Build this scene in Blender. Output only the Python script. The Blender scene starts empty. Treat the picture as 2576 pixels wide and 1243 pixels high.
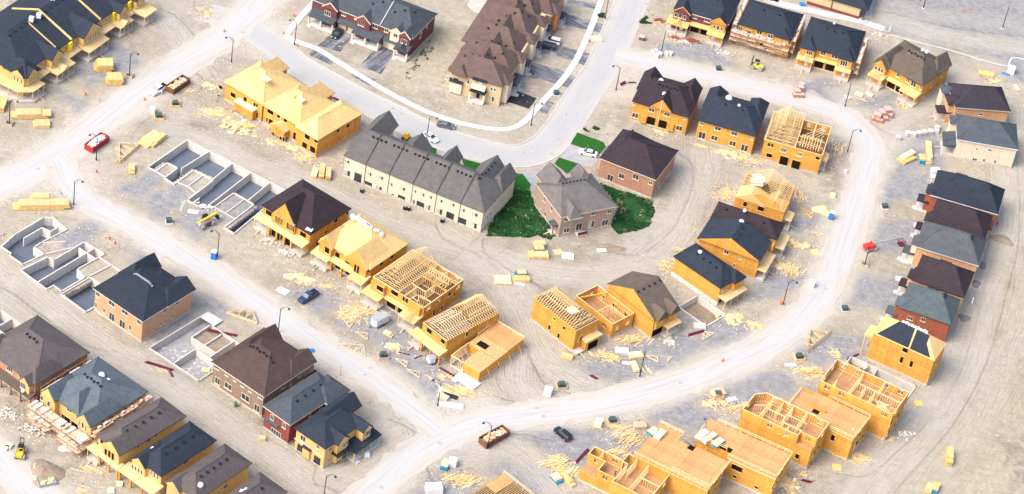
import bpy, bmesh, math, random
import numpy as np
from mathutils import Matrix, Vector
from mathutils.geometry import delaunay_2d_cdt
random.seed(7); R=math.radians
C=bpy.context.scene.collection
# ---------------------------------------------------------------- camera
W0,H0,FPX=2575.,1243.,6690.
TH,RO,HC,Y0=R(37.9),R(10.05),400.,513.8
fwd=Vector((0,math.cos(TH),-math.sin(TH))); right=Vector((1,0,0)); up=right.cross(fwd)
r2=math.cos(RO)*right+math.sin(RO)*up; u2=-math.sin(RO)*right+math.cos(RO)*up
cam=bpy.data.objects.new('camera',bpy.data.cameras.new('camera')); C.objects.link(cam)
m=Matrix.Identity(4)
for i in range(3): m[i][0]=r2[i]; m[i][1]=u2[i]; m[i][2]=-fwd[i]
m[0][3],m[1][3],m[2][3]=0,-Y0,HC
cam.matrix_world=m; cam.data.sensor_width=36; cam.data.lens=36*FPX/W0; cam.data.clip_start=1; cam.data.clip_end=6000
S=bpy.context.scene; S.camera=cam
# ---------------------------------------------------------------- light
SUN_EL,SUN_AZ=R(50),R(232)   # azimuth clockwise from +Y : from the left, behind the camera
w=bpy.data.worlds.new('World'); S.world=w; w.use_nodes=True
nt=w.node_tree; bg=nt.nodes['Background']; sk=nt.nodes.new('ShaderNodeTexSky'); sk.sky_type='NISHITA'; sk.sun_disc=False
sk.sun_elevation=SUN_EL; sk.sun_rotation=SUN_AZ; sk.air_density=1.0; sk.dust_density=3.5; sk.ozone_density=1.0
nt.links.new(sk.outputs[0],bg.inputs[0]); bg.inputs[1].default_value=0.15
sl=bpy.data.lights.new('sun','SUN'); sl.energy=1.25; sl.angle=R(38); sl.color=(1,.95,.88)
so=bpy.data.objects.new('sun',sl); C.objects.link(so)
sd=Vector((math.sin(SUN_AZ)*math.cos(SUN_EL),math.cos(SUN_AZ)*math.cos(SUN_EL),math.sin(SUN_EL)))
so.rotation_euler=sd.to_track_quat('Z','Y').to_euler(); so.location=(0,0,200)
S.view_settings.view_transform='Standard'; S.view_settings.look='None'; S.view_settings.exposure=1.36; S.view_settings.gamma=1
# ---------------------------------------------------------------- pixel -> world
OX=[0,643.73,1287.46,1931.2]; OY=[0,414.9,828.]
def P2(t,x,y):
    if t: return OX[int(t[0])]+x/2.9966, OY[int(t[1])]+y/2.9966
    return x,y
def ray(t,x,y):
    px,py=P2(t,x,y); return (px-W0/2)*r2-(py-H0/2)*u2+FPX*fwd
O=Vector((0,-Y0,HC))
def G(t,x,y,z=0):
    d=ray(t,x,y); return O+d*((z-HC)/d.z)
# ---------------------------------------------------------------- materials
MT={}
def mat(name,col,rough=.85,var=.12,scale=1.0,col2=None,bump=0,metal=0,stretch=(1,1,1),fine=6,alpha=None,spec=.3):
    if name in MT: return MT[name]
    M=bpy.data.materials.new(name); M.use_nodes=True; n=M.node_tree.nodes; l=M.node_tree.links
    b=n['Principled BSDF']; b.inputs['Roughness'].default_value=rough; b.inputs['Metallic'].default_value=metal; b.inputs['Specular IOR Level'].default_value=spec
    tc=n.new('ShaderNodeTexCoord'); mp=n.new('ShaderNodeMapping'); l.new(tc.outputs['Object'],mp.inputs[0]); mp.inputs['Scale'].default_value=stretch
    a=n.new('ShaderNodeTexNoise'); a.inputs['Scale'].default_value=scale; a.inputs['Detail'].default_value=3; l.new(mp.outputs[0],a.inputs[0])
    f=n.new('ShaderNodeTexNoise'); f.inputs['Scale'].default_value=scale*fine; f.inputs['Detail'].default_value=2; l.new(mp.outputs[0],f.inputs[0])
    ad=n.new('ShaderNodeMath'); ad.operation='ADD'; l.new(a.outputs[0],ad.inputs[0]); l.new(f.outputs[0],ad.inputs[1])
    mr=n.new('ShaderNodeMapRange'); mr.inputs[1].default_value=.7; mr.inputs[2].default_value=1.3; l.new(ad.outputs[0],mr.inputs[0])
    mx=n.new('ShaderNodeMix'); mx.data_type='RGBA'; l.new(mr.outputs[0],mx.inputs[0])
    c2=col2 or tuple(min(1,c*(1+var)) for c in col); c1=tuple(c*(1-var) for c in col) if not col2 else col
    mx.inputs[6].default_value=(*c1,1); mx.inputs[7].default_value=(*c2,1); 
    oi=n.new('ShaderNodeObjectInfo'); hv=n.new('ShaderNodeHueSaturation'); l.new(mx.outputs[2],hv.inputs['Color'])
    vr=n.new('ShaderNodeMapRange'); vr.inputs[3].default_value=.93; vr.inputs[4].default_value=1.07; l.new(oi.outputs['Random'],vr.inputs[0]); l.new(vr.outputs[0],hv.inputs['Value'])
    l.new(hv.outputs[0],b.inputs['Base Color'])
    if bump:
        bp=n.new('ShaderNodeBump'); bp.inputs['Strength'].default_value=bump; bp.inputs['Distance'].default_value=.1; l.new(f.outputs[0],bp.inputs['Height']); l.new(bp.outputs[0],b.inputs['Normal'])
    MT[name]=M; return M
def shingle(name,c):
    if name in MT: return MT[name]
    M=mat(name,c,rough=.95,var=.16,scale=.5,fine=9,stretch=(1,1,1.5),bump=.2,spec=.12)
    n=M.node_tree.nodes; l=M.node_tree.links; hv=[x for x in n if x.type=='HUE_SAT'][0]; b=n['Principled BSDF']
    tc=[x for x in n if x.type=='TEX_COORD'][0]
    # shingle courses: bands that follow the height of the slope, plus tab-sized speckle
    wv=n.new('ShaderNodeTexWave'); wv.bands_direction='Z'; wv.inputs['Scale'].default_value=3.2; wv.inputs['Distortion'].default_value=.6; l.new(tc.outputs['Object'],wv.inputs[0])
    vo=n.new('ShaderNodeTexVoronoi'); vo.inputs['Scale'].default_value=3.2; l.new(tc.outputs['Object'],vo.inputs[0])
    ad=n.new('ShaderNodeMath'); ad.operation='MULTIPLY_ADD'; ad.inputs[1].default_value=.18; l.new(wv.outputs[0],ad.inputs[0]); 
    m2=n.new('ShaderNodeMath'); m2.operation='MULTIPLY_ADD'; m2.inputs[1].default_value=.28; m2.inputs[2].default_value=.78; l.new(vo.outputs['Color'],m2.inputs[0]); l.new(m2.outputs[0],ad.inputs[2])
    mm=n.new('ShaderNodeVectorMath'); mm.operation='SCALE'; l.new(hv.outputs[0],mm.inputs[0]); l.new(ad.outputs[0],mm.inputs['Scale']); l.new(mm.outputs[0],b.inputs['Base Color'])
    return M
def bands(name,c,axis,freq,amt,var=.12,scale=1.0,rough=.85,second=None):
    """base material multiplied by thin darker lines (panel joints, brick courses, planks)"""
    if name in MT: return MT[name]
    M=mat(name,c,rough=rough,var=var,scale=scale)
    n=M.node_tree.nodes; l=M.node_tree.links; hv=[x for x in n if x.type=='HUE_SAT'][0]; b=n['Principled BSDF']; tc=[x for x in n if x.type=='TEX_COORD'][0]
    prev=hv.outputs[0]
    for ax,fq,am in [(axis,freq,amt)]+(second or []):
        sp=n.new('ShaderNodeSeparateXYZ'); l.new(tc.outputs['Object'],sp.inputs[0])
        mu=n.new('ShaderNodeMath'); mu.operation='MULTIPLY'; mu.inputs[1].default_value=fq
        if ax=='XY':
            a=n.new('ShaderNodeMath'); l.new(sp.outputs[0],a.inputs[0]); l.new(sp.outputs[1],a.inputs[1]); l.new(a.outputs[0],mu.inputs[0])
        else: l.new(sp.outputs['XYZ'.index(ax)],mu.inputs[0])
        fl=n.new('ShaderNodeMath'); fl.operation='FLOOR'; l.new(mu.outputs[0],fl.inputs[0])
        wn=n.new('ShaderNodeTexWhiteNoise'); wn.noise_dimensions='1D'; l.new(fl.outputs[0],wn.inputs['W'])
        fr=n.new('ShaderNodeMath'); fr.operation='FRACT'; l.new(mu.outputs[0],fr.inputs[0])
        lt=n.new('ShaderNodeMath'); lt.operation='LESS_THAN'; lt.inputs[1].default_value=.07; l.new(fr.outputs[0],lt.inputs[0])
        k=n.new('ShaderNodeMath'); k.operation='MULTIPLY_ADD'; k.inputs[1].default_value=-am; k.inputs[2].default_value=1+am*.3; l.new(lt.outputs[0],k.inputs[0])
        k2=n.new('ShaderNodeMath'); k2.operation='MULTIPLY_ADD'; k2.inputs[1].default_value=am; l.new(wn.outputs[0],k2.inputs[0]); l.new(k.outputs[0],k2.inputs[2])
        mm=n.new('ShaderNodeVectorMath'); mm.operation='SCALE'; l.new(prev,mm.inputs[0]); l.new(k2.outputs[0],mm.inputs['Scale']); prev=mm.outputs[0]
    l.new(prev,b.inputs['Base Color']); return M
OSB=bands('osb_wall',(.415,.200,.037),'Z',1/1.22,.16,var=.28,scale=2.4,second=[('XY',1/1.22,.20)])
FLB=bands('subfloor_panel',(.31,.17,.08),'Y',1/1.22,.15,var=.25,scale=2,second=[('X',1/2.44,.12)])
OSBC=bands('osb_wall_pale',(.50,.315,.11),'Z',1/1.22,.06,var=.10,scale=1.2,second=[('XY',1/1.8,.08)])
DECK=bands('osb_floor',(.365,.195,.075),'Y',1/1.22,.18,var=.22,scale=2.2,second=[('X',1/2.44,.16)])
OSBR=bands('osb_roof',(.50,.33,.135),'Z',1/.75,.10,var=.16,scale=1.4,second=[('XY',1/2.4,.14)])
LUM=mat('lumber',(.66,.43,.165),var=.22,scale=1.5)
SUBSHADE=mat('subfloor_shade',(.13,.068,.03),var=.25,scale=1.5)  # shade inside open frames, painted in as a darkened floor colour
SCFF=mat('scaffold_frame',(.42,.24,.14),var=.3,scale=1)
LUMP=mat('lumber_pale',(.70,.55,.34),var=.15,scale=1.5)
LUMS=mat('stud_lumber',(.74,.53,.26),var=.12,scale=1.5)
LUMD=mat('lumber_weathered',(.47,.36,.24),var=.25,scale=1.5)
PLY=mat('plywood',(.60,.42,.20),var=.15,scale=.8)
SH={'navy':shingle('shingle_navy',(.025,.031,.043)),'grey':shingle('shingle_grey',(.098,.090,.085)),'brown':shingle('shingle_brown',(.074,.048,.044)),
'dark':shingle('shingle_dark_brown',(.036,.026,.030)),'teal':shingle('shingle_teal',(.085,.104,.115)),'bluegrey':shingle('shingle_blue_grey',(.068,.074,.080)),'black':shingle('shingle_near_black',(.034,.029,.037)),'green':shingle('shingle_green',(.074,.094,.098)),
'slate':shingle('shingle_slate',(.060,.070,.080)),'tan':shingle('shingle_taupe',(.105,.070,.060)),'mush':shingle('shingle_mushroom',(.092,.077,.074)),'umber':shingle('shingle_umber',(.10,.078,.062))}
def brick(name,c,var=.3): return bands(name,c,'Z',1/.23,.10,var=var,scale=2.2,second=[('XY',1/.45,.10)])
SH['taupe']=shingle('shingle_light_taupe',(.128,.115,.108))
PACK=mat('banded_lumber',(.60,.40,.13),var=.2,scale=2)
PITG=mat('pit_gravel_pale',(.27,.265,.26),var=.25,scale=1)
BR={'taupe':brick('brick_taupe',(.29,.205,.155)),'red':brick('brick_red',(.16,.043,.036)),'brown':brick('brick_brown',(.20,.135,.10)),'tan':brick('brick_tan',(.47,.35,.20),.15),'rust':brick('brick_rust',(.31,.165,.105)),
'orange':brick('brick_orange',(.40,.165,.065)),'peach':brick('brick_peach',(.42,.24,.13)),'cream':brick('brick_cream',(.56,.46,.34),.08),'maroon':brick('brick_maroon',(.115,.036,.038)),'terra':brick('brick_terracotta',(.24,.07,.04)),'sand':brick('brick_sand',(.56,.45,.33),.1)}
TRIM=mat('trim_cream',(.56,.49,.36),var=.05); WHITE=mat('white_paint',(.60,.59,.57),var=.04,rough=.5); WRAP=mat('white_wrap',(.62,.63,.64),var=.25,rough=.45,scale=2)
GLASS=mat('window_glass',(.035,.04,.05),rough=.12,var=.5,scale=.9,spec=.6); VOIDSHADE=mat('interior_shade',(.018,.012,.008),var=.3,rough=1,spec=0)  # the near-black one paints the shade of unlit rooms onto panels
GLASSP=mat('curtained_glass',(.40,.40,.38),rough=.2,var=.5,scale=1.3,spec=.5)
CONC=mat('concrete',(.44,.40,.35),var=.16,scale=.7,bump=.1); CONCW=bands('foundation_concrete',(.50,.46,.41),'XY',1/.6,.10,var=.12,scale=.6)
SLAB=mat('concrete_pale',(.50,.48,.45),var=.08,scale=.5); BLOCK=mat('stone_block',(.58,.54,.50),var=.15,scale=2)
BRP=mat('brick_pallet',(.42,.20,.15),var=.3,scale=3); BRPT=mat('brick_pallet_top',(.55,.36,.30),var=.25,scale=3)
CGRAV=mat('grey_gravel_fill',(.10,.118,.150),var=.18,scale=1.2,bump=.3); SOIL=mat('brown_soil',(.24,.185,.13),var=.3,scale=.9,bump=.4)
BLKM=mat('black_metal',(.012,.014,.018),rough=.4,var=.1); RUST=mat('rusty_steel',(.16,.062,.035),var=.35,scale=1.5); REDM=mat('red_steel',(.33,.028,.04),var=.25,scale=1.2)
YEL=mat('yellow_paint',(.66,.42,.03),rough=.45,var=.08); LIME=mat('lime_paint',(.42,.50,.08),rough=.45,var=.1); REDP=mat('red_paint',(.58,.035,.03),rough=.4,var=.06)
TYRE=mat('tyre_rubber',(.025,.025,.027),var=.2); TYREB=mat('dusty_tyre',(.28,.24,.19),var=.2)
BLUE=mat('blue_plastic',(.02,.17,.50),rough=.5,var=.08); TEALP=mat('teal_wrap',(.01,.23,.33),rough=.6,var=.15,scale=2); ORG=mat('orange_plastic',(.65,.14,.03),rough=.6)
PAD=mat('green_steel_cabinet',(.045,.085,.08),rough=.5,var=.2); MAR=mat('maroon_steel',(.13,.015,.03),var=.2,rough=.5); GREYM=mat('grey_metal',(.30,.31,.32),var=.15,rough=.5)
YSH=mat('yellow_membrane',(.80,.62,.02),var=.05); INS=mat('green_plant_bin',(.03,.16,.05),var=.2)
SCAF=mat('scaffold_board',(.60,.44,.31),var=.35,scale=1.2); ASPH=mat('black_asphalt',(.10,.10,.105),var=.4,scale=.5,stretch=(1,1,1))
# ---------------------------------------------------------------- mesh builder
class MB:
    def __init__(s): s.v=[]; s.f=[]
    def add(s,vs,fs):
        b=len(s.v); s.v+= [tuple(p) for p in vs]; s.f+=[tuple(b+i for i in f) for f in fs]; return s
    def box(s,x0,y0,z0,x1,y1,z1):
        return s.add([(x0,y0,z0),(x1,y0,z0),(x1,y1,z0),(x0,y1,z0),(x0,y0,z1),(x1,y0,z1),(x1,y1,z1),(x0,y1,z1)],[(0,3,2,1),(4,5,6,7),(0,1,5,4),(1,2,6,5),(2,3,7,6),(3,0,4,7)])
    def prism(s,poly,z0,z1):
        n=len(poly); vs=[(x,y,z0) for x,y in poly]+[(x,y,z1) for x,y in poly]
        return s.add(vs,[tuple(range(n-1,-1,-1)),tuple(range(n,2*n))]+[(i,(i+1)%n,n+(i+1)%n,n+i) for i in range(n)])
    def beam(s,p,q,w=.05,h=.1,upv=(0,0,1)):
        p=Vector(p);q=Vector(q);d=(q-p)
        if d.length<1e-4: return s
        d.normalize(); U=Vector(upv)
        a=d.cross(U)
        if a.length<1e-3: a=d.cross(Vector((1,0,0)))
        a.normalize(); b=a.cross(d); a*=w/2; b*=h/2
        return s.add([p-a-b,p+a-b,p+a+b,p-a+b,q-a-b,q+a-b,q+a+b,q-a+b],[(0,3,2,1),(4,5,6,7),(0,1,5,4),(1,2,6,5),(2,3,7,6),(3,0,4,7)])
    def cyl(s,p,q,r,r1=None,n=8):
        p=Vector(p);q=Vector(q);d=(q-p).normalized(); a=d.orthogonal().normalized(); b=d.cross(a); r1=r if r1 is None else r1
        vs=[p+(a*math.cos(t)+b*math.sin(t))*r for t in [2*math.pi*i/n for i in range(n)]]+[q+(a*math.cos(t)+b*math.sin(t))*r1 for t in [2*math.pi*i/n for i in range(n)]]
        return s.add(vs,[tuple(range(n-1,-1,-1)),tuple(range(n,2*n))]+[(i,(i+1)%n,n+(i+1)%n,n+i) for i in range(n)])
    def obox(s,c,ang,sx,sy,z0,z1,tilt=0):
        ca,sa=math.cos(ang),math.sin(ang); ps=[]
        for zz in (z0,z1):
            for dx,dy in ((-sx/2,-sy/2),(sx/2,-sy/2),(sx/2,sy/2),(-sx/2,sy/2)): ps.append((c[0]+dx*ca-dy*sa,c[1]+dx*sa+dy*ca,zz+dx*tilt))
        return s.add(ps,[(0,3,2,1),(4,5,6,7),(0,1,5,4),(1,2,6,5),(2,3,7,6),(3,0,4,7)])
    def build(s,name,m,parent=None,smooth=False):
        me=bpy.data.meshes.new(name); me.from_pydata(s.v,[],s.f); me.materials.append(m)
        bm=bmesh.new(); bm.from_mesh(me); bmesh.ops.recalc_face_normals(bm,faces=bm.faces); bm.to_mesh(me); bm.free()
        if smooth: me.shade_smooth()
        o=bpy.data.objects.new(name,me); C.objects.link(o)
        if parent: o.parent=parent
        return o
def meta(o,label,cat,group=None,kind=None):
    if label: o['label']=label
    if cat: o['category']=cat
    if group: o['group']=group
    if kind: o['kind']=kind
    return o
def empty(name,loc,rz,label,cat,group=None):
    o=bpy.data.objects.new(name,None); C.objects.link(o); o.location=loc; o.rotation_euler=(0,0,rz); o.empty_display_size=.5
    return meta(o,label,cat,group)
def copytree(o,parent=None):
    c=o.copy(); C.objects.link(c)
    if parent: c.parent=parent
    for ch in list(o.children): copytree(ch,c)
    return c
# ================================================================ HOUSES
class House:
    """local frame: u runs along the near-left face, v away from it; faces f (v=0), r (u=L), b (v=W), l (u=0)"""
    def __init__(s,name,label,cat,t,x,y,z,ang,L,Wd,group=None,inset=.4):
        s.L,s.W,s.z,s.o=L,Wd,z,inset; s.ang=R(ang)
        s.U=Vector((math.cos(s.ang),math.sin(s.ang),0)); s.V=Vector((-s.U.y,s.U.x,0))
        c=G(t,x,y,z); s.A=Vector((c.x,c.y,0))-L*s.U
        s.root=empty(name,s.A,s.ang,label,cat,group); s.roofp=None; s.foff={}
    def __setitem__(s,k,v): s.root[k]=v
    def wplane(s,f):
        return {'f':s.o,'r':s.L-s.o,'b':s.W-s.o,'l':s.o}[f]+s.foff.get(f,0)*{'f':-1,'r':1,'b':1,'l':-1}[f]
    def fp(s,f,a,z,d):      # face point: a along the face, d outwards
        p=s.wplane(f)
        return {'f':(a,p-d,z),'r':(p+d,a,z),'b':(a,p+d,z),'l':(p-d,a,z)}[f]
    def px(s,f,t,x,y):      # where a pixel's ray meets a face
        d=ray(t,x,y); p=s.wplane(f)
        N,T=(s.V,s.U) if f in 'fb' else (s.U,s.V)
        k=((s.A-O).dot(N)+p)/d.dot(N); P=O+k*d
        return (P-s.A).dot(T),P.z
    def loc(s,t,x,y,z=0):
        P=G(t,x,y,z); q=P-s.A; return q.dot(s.U),q.dot(s.V)
    def fbox(s,mb,f,a0,a1,z0,z1,d0,d1):
        p=s.fp(f,a0,z0,d0); q=s.fp(f,a1,z1,d1)
        return mb.box(*[min(a,b) for a,b in zip(p,q)],*[max(a,b) for a,b in zip(p,q)])
    def part(s,mb,name,m,label=None,parent=None):
        o=mb.build(name,m,parent or s.root)
        if label: o['label']=label
        return o
    def walls(s,m,boxes=None,z0=.45,z1=None,found=True,fh=.45,fo=.06,name='wall'):
        z1=z1 or s.z-.12; bx=boxes or [(s.o,s.o,s.L-s.o,s.W-s.o)]
        mb=MB()
        for i,b in enumerate(bx):
            e=.004*i; mb.box(b[0]+e,b[1]+e,z0,b[2]-e,b[3]-e,z1)
        s.part(mb,name,m)
        if found:
            mb=MB()
            for b in bx: mb.box(b[0]-fo,b[1]-fo,-.3,b[2]+fo,b[3]+fo,fh)
            s.part(mb,'foundation',CONC)
    def roof(s,vols,m,vents=0,fascia=None,th=.22,bands_=None):
        mb=MB(); fs=MB(); vmb=[]
        for i,(a0,b0,a1,b1,ze,zr,ax,h0,h1) in enumerate(vols):
            zb=ze-th
            if ax=='u':
                c=(b0+b1)/2; R0,R1=(a0+h0,c,zr),(a1-h1,c,zr)
            else:
                c=(a0+a1)/2; R0,R1=(c,b0+h0,zr),(c,b1-h1,zr)
            vs=[(a0,b0,zb),(a1,b0,zb),(a1,b1,zb),(a0,b1,zb),(a0,b0,ze),(a1,b0,ze),(a1,b1,ze),(a0,b1,ze),R0,R1]
            if ax=='u': fc=[(4,5,9,8),(6,7,8,9),(7,4,8),(5,6,9)]
            else: fc=[(4,5,8),(5,6,9,8),(6,7,9),(7,4,8,9)]
            mb.add(vs,fc+[(0,3,2,1),(0,1,5,4),(1,2,6,5),(2,3,7,6),(3,0,4,7)])
            if fascia:
                t=.03
                for (x0,y0,x1,y1) in ((a0-t,b0-t,a1+t,b0),(a0-t,b1,a1+t,b1+t),(a0-t,b0,a0,b1),(a1,b0,a1+t,b1)): fs.box(x0,y0,zb-.05,x1,y1,ze-.03)
            # ridge and hip caps, darker raised strips
        r=s.part(mb,'roof',m); s.roofp=s.roofp or r
        if fascia: s.part(fs,'fascia',fascia)
        vol=vols[0]; s.vol=vol; s.vols=vols
        for k in range(vents):
            a0,b0,a1,b1,ze,zr,ax,h0,h1=vol
            lo,hi_=(a0+h0,a1-h1) if ax=='u' else (b0+h0,b1-h1); md=(lo+hi_)/2; hw=max((hi_-lo)/2-.6,(vents-1)*.5)
            if ax=='u': A=md-hw;B=md+hw; q=A+(B-A)*(k/(max(1,vents-1))) ; P=(q,(b0+b1)/2-1.1-.2*(k%2),zr-1.1*(zr-ze)/((b1-b0)/2)+.05)
            else: A=md-hw;B=md+hw; q=A+(B-A)*(k/(max(1,vents-1))); P=((a0+a1)/2+1.1,q,zr-1.1*(zr-ze)/((a1-a0)/2)+.05)
            s.vent(P[0],P[1])
        return r
    def roofz(s,u,v):
        best=0
        for (a0,b0,a1,b1,ze,zr,ax,h0,h1) in s.vols:
            if not(a0<=u<=a1 and b0<=v<=b1): continue
            if ax=='u': w,W_,k,K=v-b0,b1-b0,u-a0,a1-a0
            else: w,W_,k,K=u-a0,a1-a0,v-b0,b1-b0
            tt=min(w,W_-w)/(W_/2)
            if h0: tt=min(tt,k/h0)
            if h1: tt=min(tt,(K-k)/h1)
            best=max(best,ze+(zr-ze)*max(0,tt))
        return best
    def vent(s,u,v,m=None,q=.2):
        z=s.roofz(u,v); mb=MB().box(u-q,v-q,z-.25,u+q,v+q,z+.22); mb.box(u-q-.07,v-q-.07,z+.22,u+q+.07,v+q+.07,z+.29); s.part(mb,'roof_vent',m or BLKM,parent=s.roofp)
    def caps(s,m=None):     # ridge and hip capping of the main volume
        a0,b0,a1,b1,ze,zr,ax,h0,h1=s.vol; mb=MB()
        if ax=='u': c=(b0+b1)/2; R0,R1=Vector((a0+h0,c,zr)),Vector((a1-h1,c,zr)); e=[(R0,R1)]+([(R0,(a0,b0,ze)),(R0,(a0,b1,ze))] if h0 else [])+([(R1,(a1,b0,ze)),(R1,(a1,b1,ze))] if h1 else [])
        else: c=(a0+a1)/2; R0,R1=Vector((c,b0+h0,zr)),Vector((c,b1-h1,zr)); e=[(R0,R1)]+([(R0,(a0,b0,ze)),(R0,(a1,b0,ze))] if h0 else [])+([(R1,(a0,b1,ze)),(R1,(a1,b1,ze))] if h1 else [])
        for p,q in e: mb.beam(p,q,.3,.07)
        s.part(mb,'ridge_cap',m or s.roofp.data.materials[0],parent=s.roofp)
    def wing(s,f,a0,a1,proj,ze,zr,back,wallm,roofm,gabm=None,z0=.45,hip=False,zfl=None,ov=.35,trim=None):
        """projecting bay with its own gable roof running back into the main roof"""
        mb=MB(); s.fbox(mb,f,a0,a1,z0,ze-.1,-.5,proj); s.part(mb,'wall',wallm)
        c=(a0+a1)/2; mb=MB(); zb=ze-.2
        pf=lambda a,z,d:s.fp(f,a,z,d)
        e0,e1,df=a0-ov,a1+ov,proj+ov
        rf=proj+(ov if not hip else -(a1-a0)/2)
        vs=[pf(e0,zb,df),pf(e1,zb,df),pf(e1,zb,-back),pf(e0,zb,-back),pf(e0,ze,df),pf(e1,ze,df),pf(e1,ze,-back),pf(e0,ze,-back),pf(c,zr,rf),pf(c,zr,-back)]
        mb.add(vs,[(4,5,8),(5,6,9,8),(6,7,9),(7,4,8,9),(0,3,2,1),(0,1,5,4),(1,2,6,5),(2,3,7,6),(3,0,4,7)])
        s.part(mb,'wing_roof',roofm)
        if gabm and not hip: s.gable(f,e0,e1,ze,zr,gabm,df,trim)
    def gable(s,f,a0,a1,ze,zr,m,d=0,trim=None,rim=.3):
        c=(a0+a1)/2; k=(zr-ze)/(c-a0); mb=MB(); d0,d1=d-.05,d+.04
        tri=[(a0+rim*1.3,ze-.15),(a1-rim*1.3,ze-.15),(a1-rim*1.3,ze+.02),(c,zr-rim*k*1.1),(a0+rim*1.3,ze+.02)]
        vs=[s.fp(f,a,z,d0) for a,z in tri]+[s.fp(f,a,z,d1) for a,z in tri]; n=5
        mb.add(vs,[tuple(range(n)),tuple(range(n,2*n))]+[(i,(i+1)%n,n+(i+1)%n,n+i) for i in range(n)]); s.part(mb,'gable',m)
        if trim:
            mb=MB()
            for p,q in (((a0,ze),(c,zr)),((c,zr),(a1,ze))): mb.beam(s.fp(f,p[0],p[1]-.05,d+.06),s.fp(f,q[0],q[1]-.05,d+.06),.1,.26)
            s.part(mb,'rake_board',trim)
    def win(s,f,a,z,w=1.2,h=1.3,kind='glass',d=0,mull=1,sill=True):
        fr={'curtain':TRIM,'glass':WHITE,'cream':TRIM,'lumber':LUMP,'raw':LUM,'black':BLKM}.get(kind,WHITE)
        if kind=='raw': w*=1.22; h*=1.2
        t=.09 if kind!='raw' else .05; mb=MB(); d+=(.13 if s.o<.2 else 0)
        for (p0,p1,q0,q1) in ((a-w/2,a+w/2,z+h/2-t,z+h/2),(a-w/2,a+w/2,z-h/2,z-h/2+t),(a-w/2,a-w/2+t,z-h/2+t,z+h/2-t),(a+w/2-t,a+w/2,z-h/2+t,z+h/2-t)): s.fbox(mb,f,p0,p1,q0,q1,d-.1,d+.07)
        for k in range(mull):
            mm=a-w/2+w*(k+1)/(mull+1); s.fbox(mb,f,mm-.045,mm+.045,z-h/2+t,z+h/2-t,d-.1,d+.055)
        if sill: s.fbox(mb,f,a-w/2-.12,a+w/2+.12,z-h/2-.16,z-h/2,d-.1,d+.12)
        wd=s.part(mb,'window',fr)
        mb=MB(); s.fbox(mb,f,a-w/2+.02,a+w/2-.02,z-h/2+.02,z+h/2-.02,d-.1,d+.025)
        s.part(mb,'pane',{'raw':VOIDSHADE,'lumber':GLASS}.get(kind,GLASS),parent=wd)  # raw openings get a flat dark panel for the unlit room
        if kind=='curtain': mb=MB(); s.fbox(mb,f,a-w/2+.09,a+w*.08,z-h/2+.09,z+h/2-.09,d-.1,d+.035); s.part(mb,'blind',GLASSP,parent=wd)
    def wins(s,f,t,pts,kind='glass',w=1.2,h=1.3,hi=False,**k):
        for p in pts:
            a,z=s.px(f,t,p[0],p[1]); z=z if hi else min(z,s.z-.28-(p[3] if len(p)>3 else h)/2); s.win(f,a,z,p[2] if len(p)>2 else w,p[3] if len(p)>3 else h,kind,**k)
    def opening(s,f,a,z0,w,h,name='garage_opening',m=None,d=0):
        mb=MB(); s.fbox(mb,f,a-w/2,a+w/2,z0,z0+h,d-.1,d+.03); o=s.part(mb,name,m or VOIDSHADE)  # flat panel with the darkness of the garage painted on
        mb=MB()
        for x in (a-w/2-.1,a+w/2): s.fbox(mb,f,x,x+.1,z0,z0+h,d-.1,d+.08)
        s.fbox(mb,f,a-w/2-.1,a+w/2+.1,z0+h,z0+h+.25,d-.1,d+.08); s.part(mb,'frame',LUM,parent=o)
    def garage(s,f,a,w=2.6,h=2.2,m=None,z0=.1):
        mb=MB(); s.fbox(mb,f,a-w/2,a+w/2,z0,z0+h,-.1,.04)
        for k in range(4): s.fbox(mb,f,a-w/2+.08,a+w/2-.08,z0+.08+k*h/4,z0+h/4-.06+k*h/4,-.1,.07)
        s.part(mb,'garage_door',m or TRIM)
    def door(s,f,a,z0=.6,m=None,w=.95,h=2.05,d=0):
        mb=MB(); s.fbox(mb,f,a-w/2,a+w/2,z0,z0+h,-.1,.06+d); o=s.part(mb,'door',m or WHITE)
        mb=MB(); s.fbox(mb,f,a+w/2-.15,a+w/2-.07,z0+1,z0+1.12,.06+d,.12+d); s.part(mb,'handle',BLKM,parent=o)
    def canopy(s,f,a0,a1,d1,z=3.4,rise=.7,m=None,posts=2,pm=None,slab=True,d0=-.2,gab=False,sm=None,zs=.55,plank=True,name='porch_roof',pw=.16):
        m=m or OSBC; mb=MB()
        P=lambda a,zz,d:s.fp(f,a,zz,d)
        vs=[P(a0,z-.18,d0),P(a1,z-.18,d0),P(a1,z-.18,d1),P(a0,z-.18,d1),P(a0,z+rise,d0),P(a1,z+rise,d0),P(a1,z,d1),P(a0,z,d1)]
        mb.add(vs,[(0,3,2,1),(4,5,6,7),(0,1,5,4),(1,2,6,5),(2,3,7,6),(3,0,4,7)])
        if gab:
            c=(a0+a1)/2; hw=min(1.6,(a1-a0)/2*.9); vs=[P(c-hw,z+.02,d1+.05),P(c+hw,z+.02,d1+.05),P(c,z+rise+.3,d1+.05),P(c,z+rise+.3,d0)]; mb.add(vs,[(0,1,2),(0,2,3),(1,3,2),(0,3,1)])
        s.part(mb,name,m)
        for k in range(posts):
            a=a0+.25+(a1-a0-.5)*k/max(1,posts-1); mb=MB(); s.fbox(mb,f,a-pw/2,a+pw/2,(zs if slab else 0),z-.15,d1-.3-pw,d1-.3); s.part(mb,'post',pm or LUM)
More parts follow.
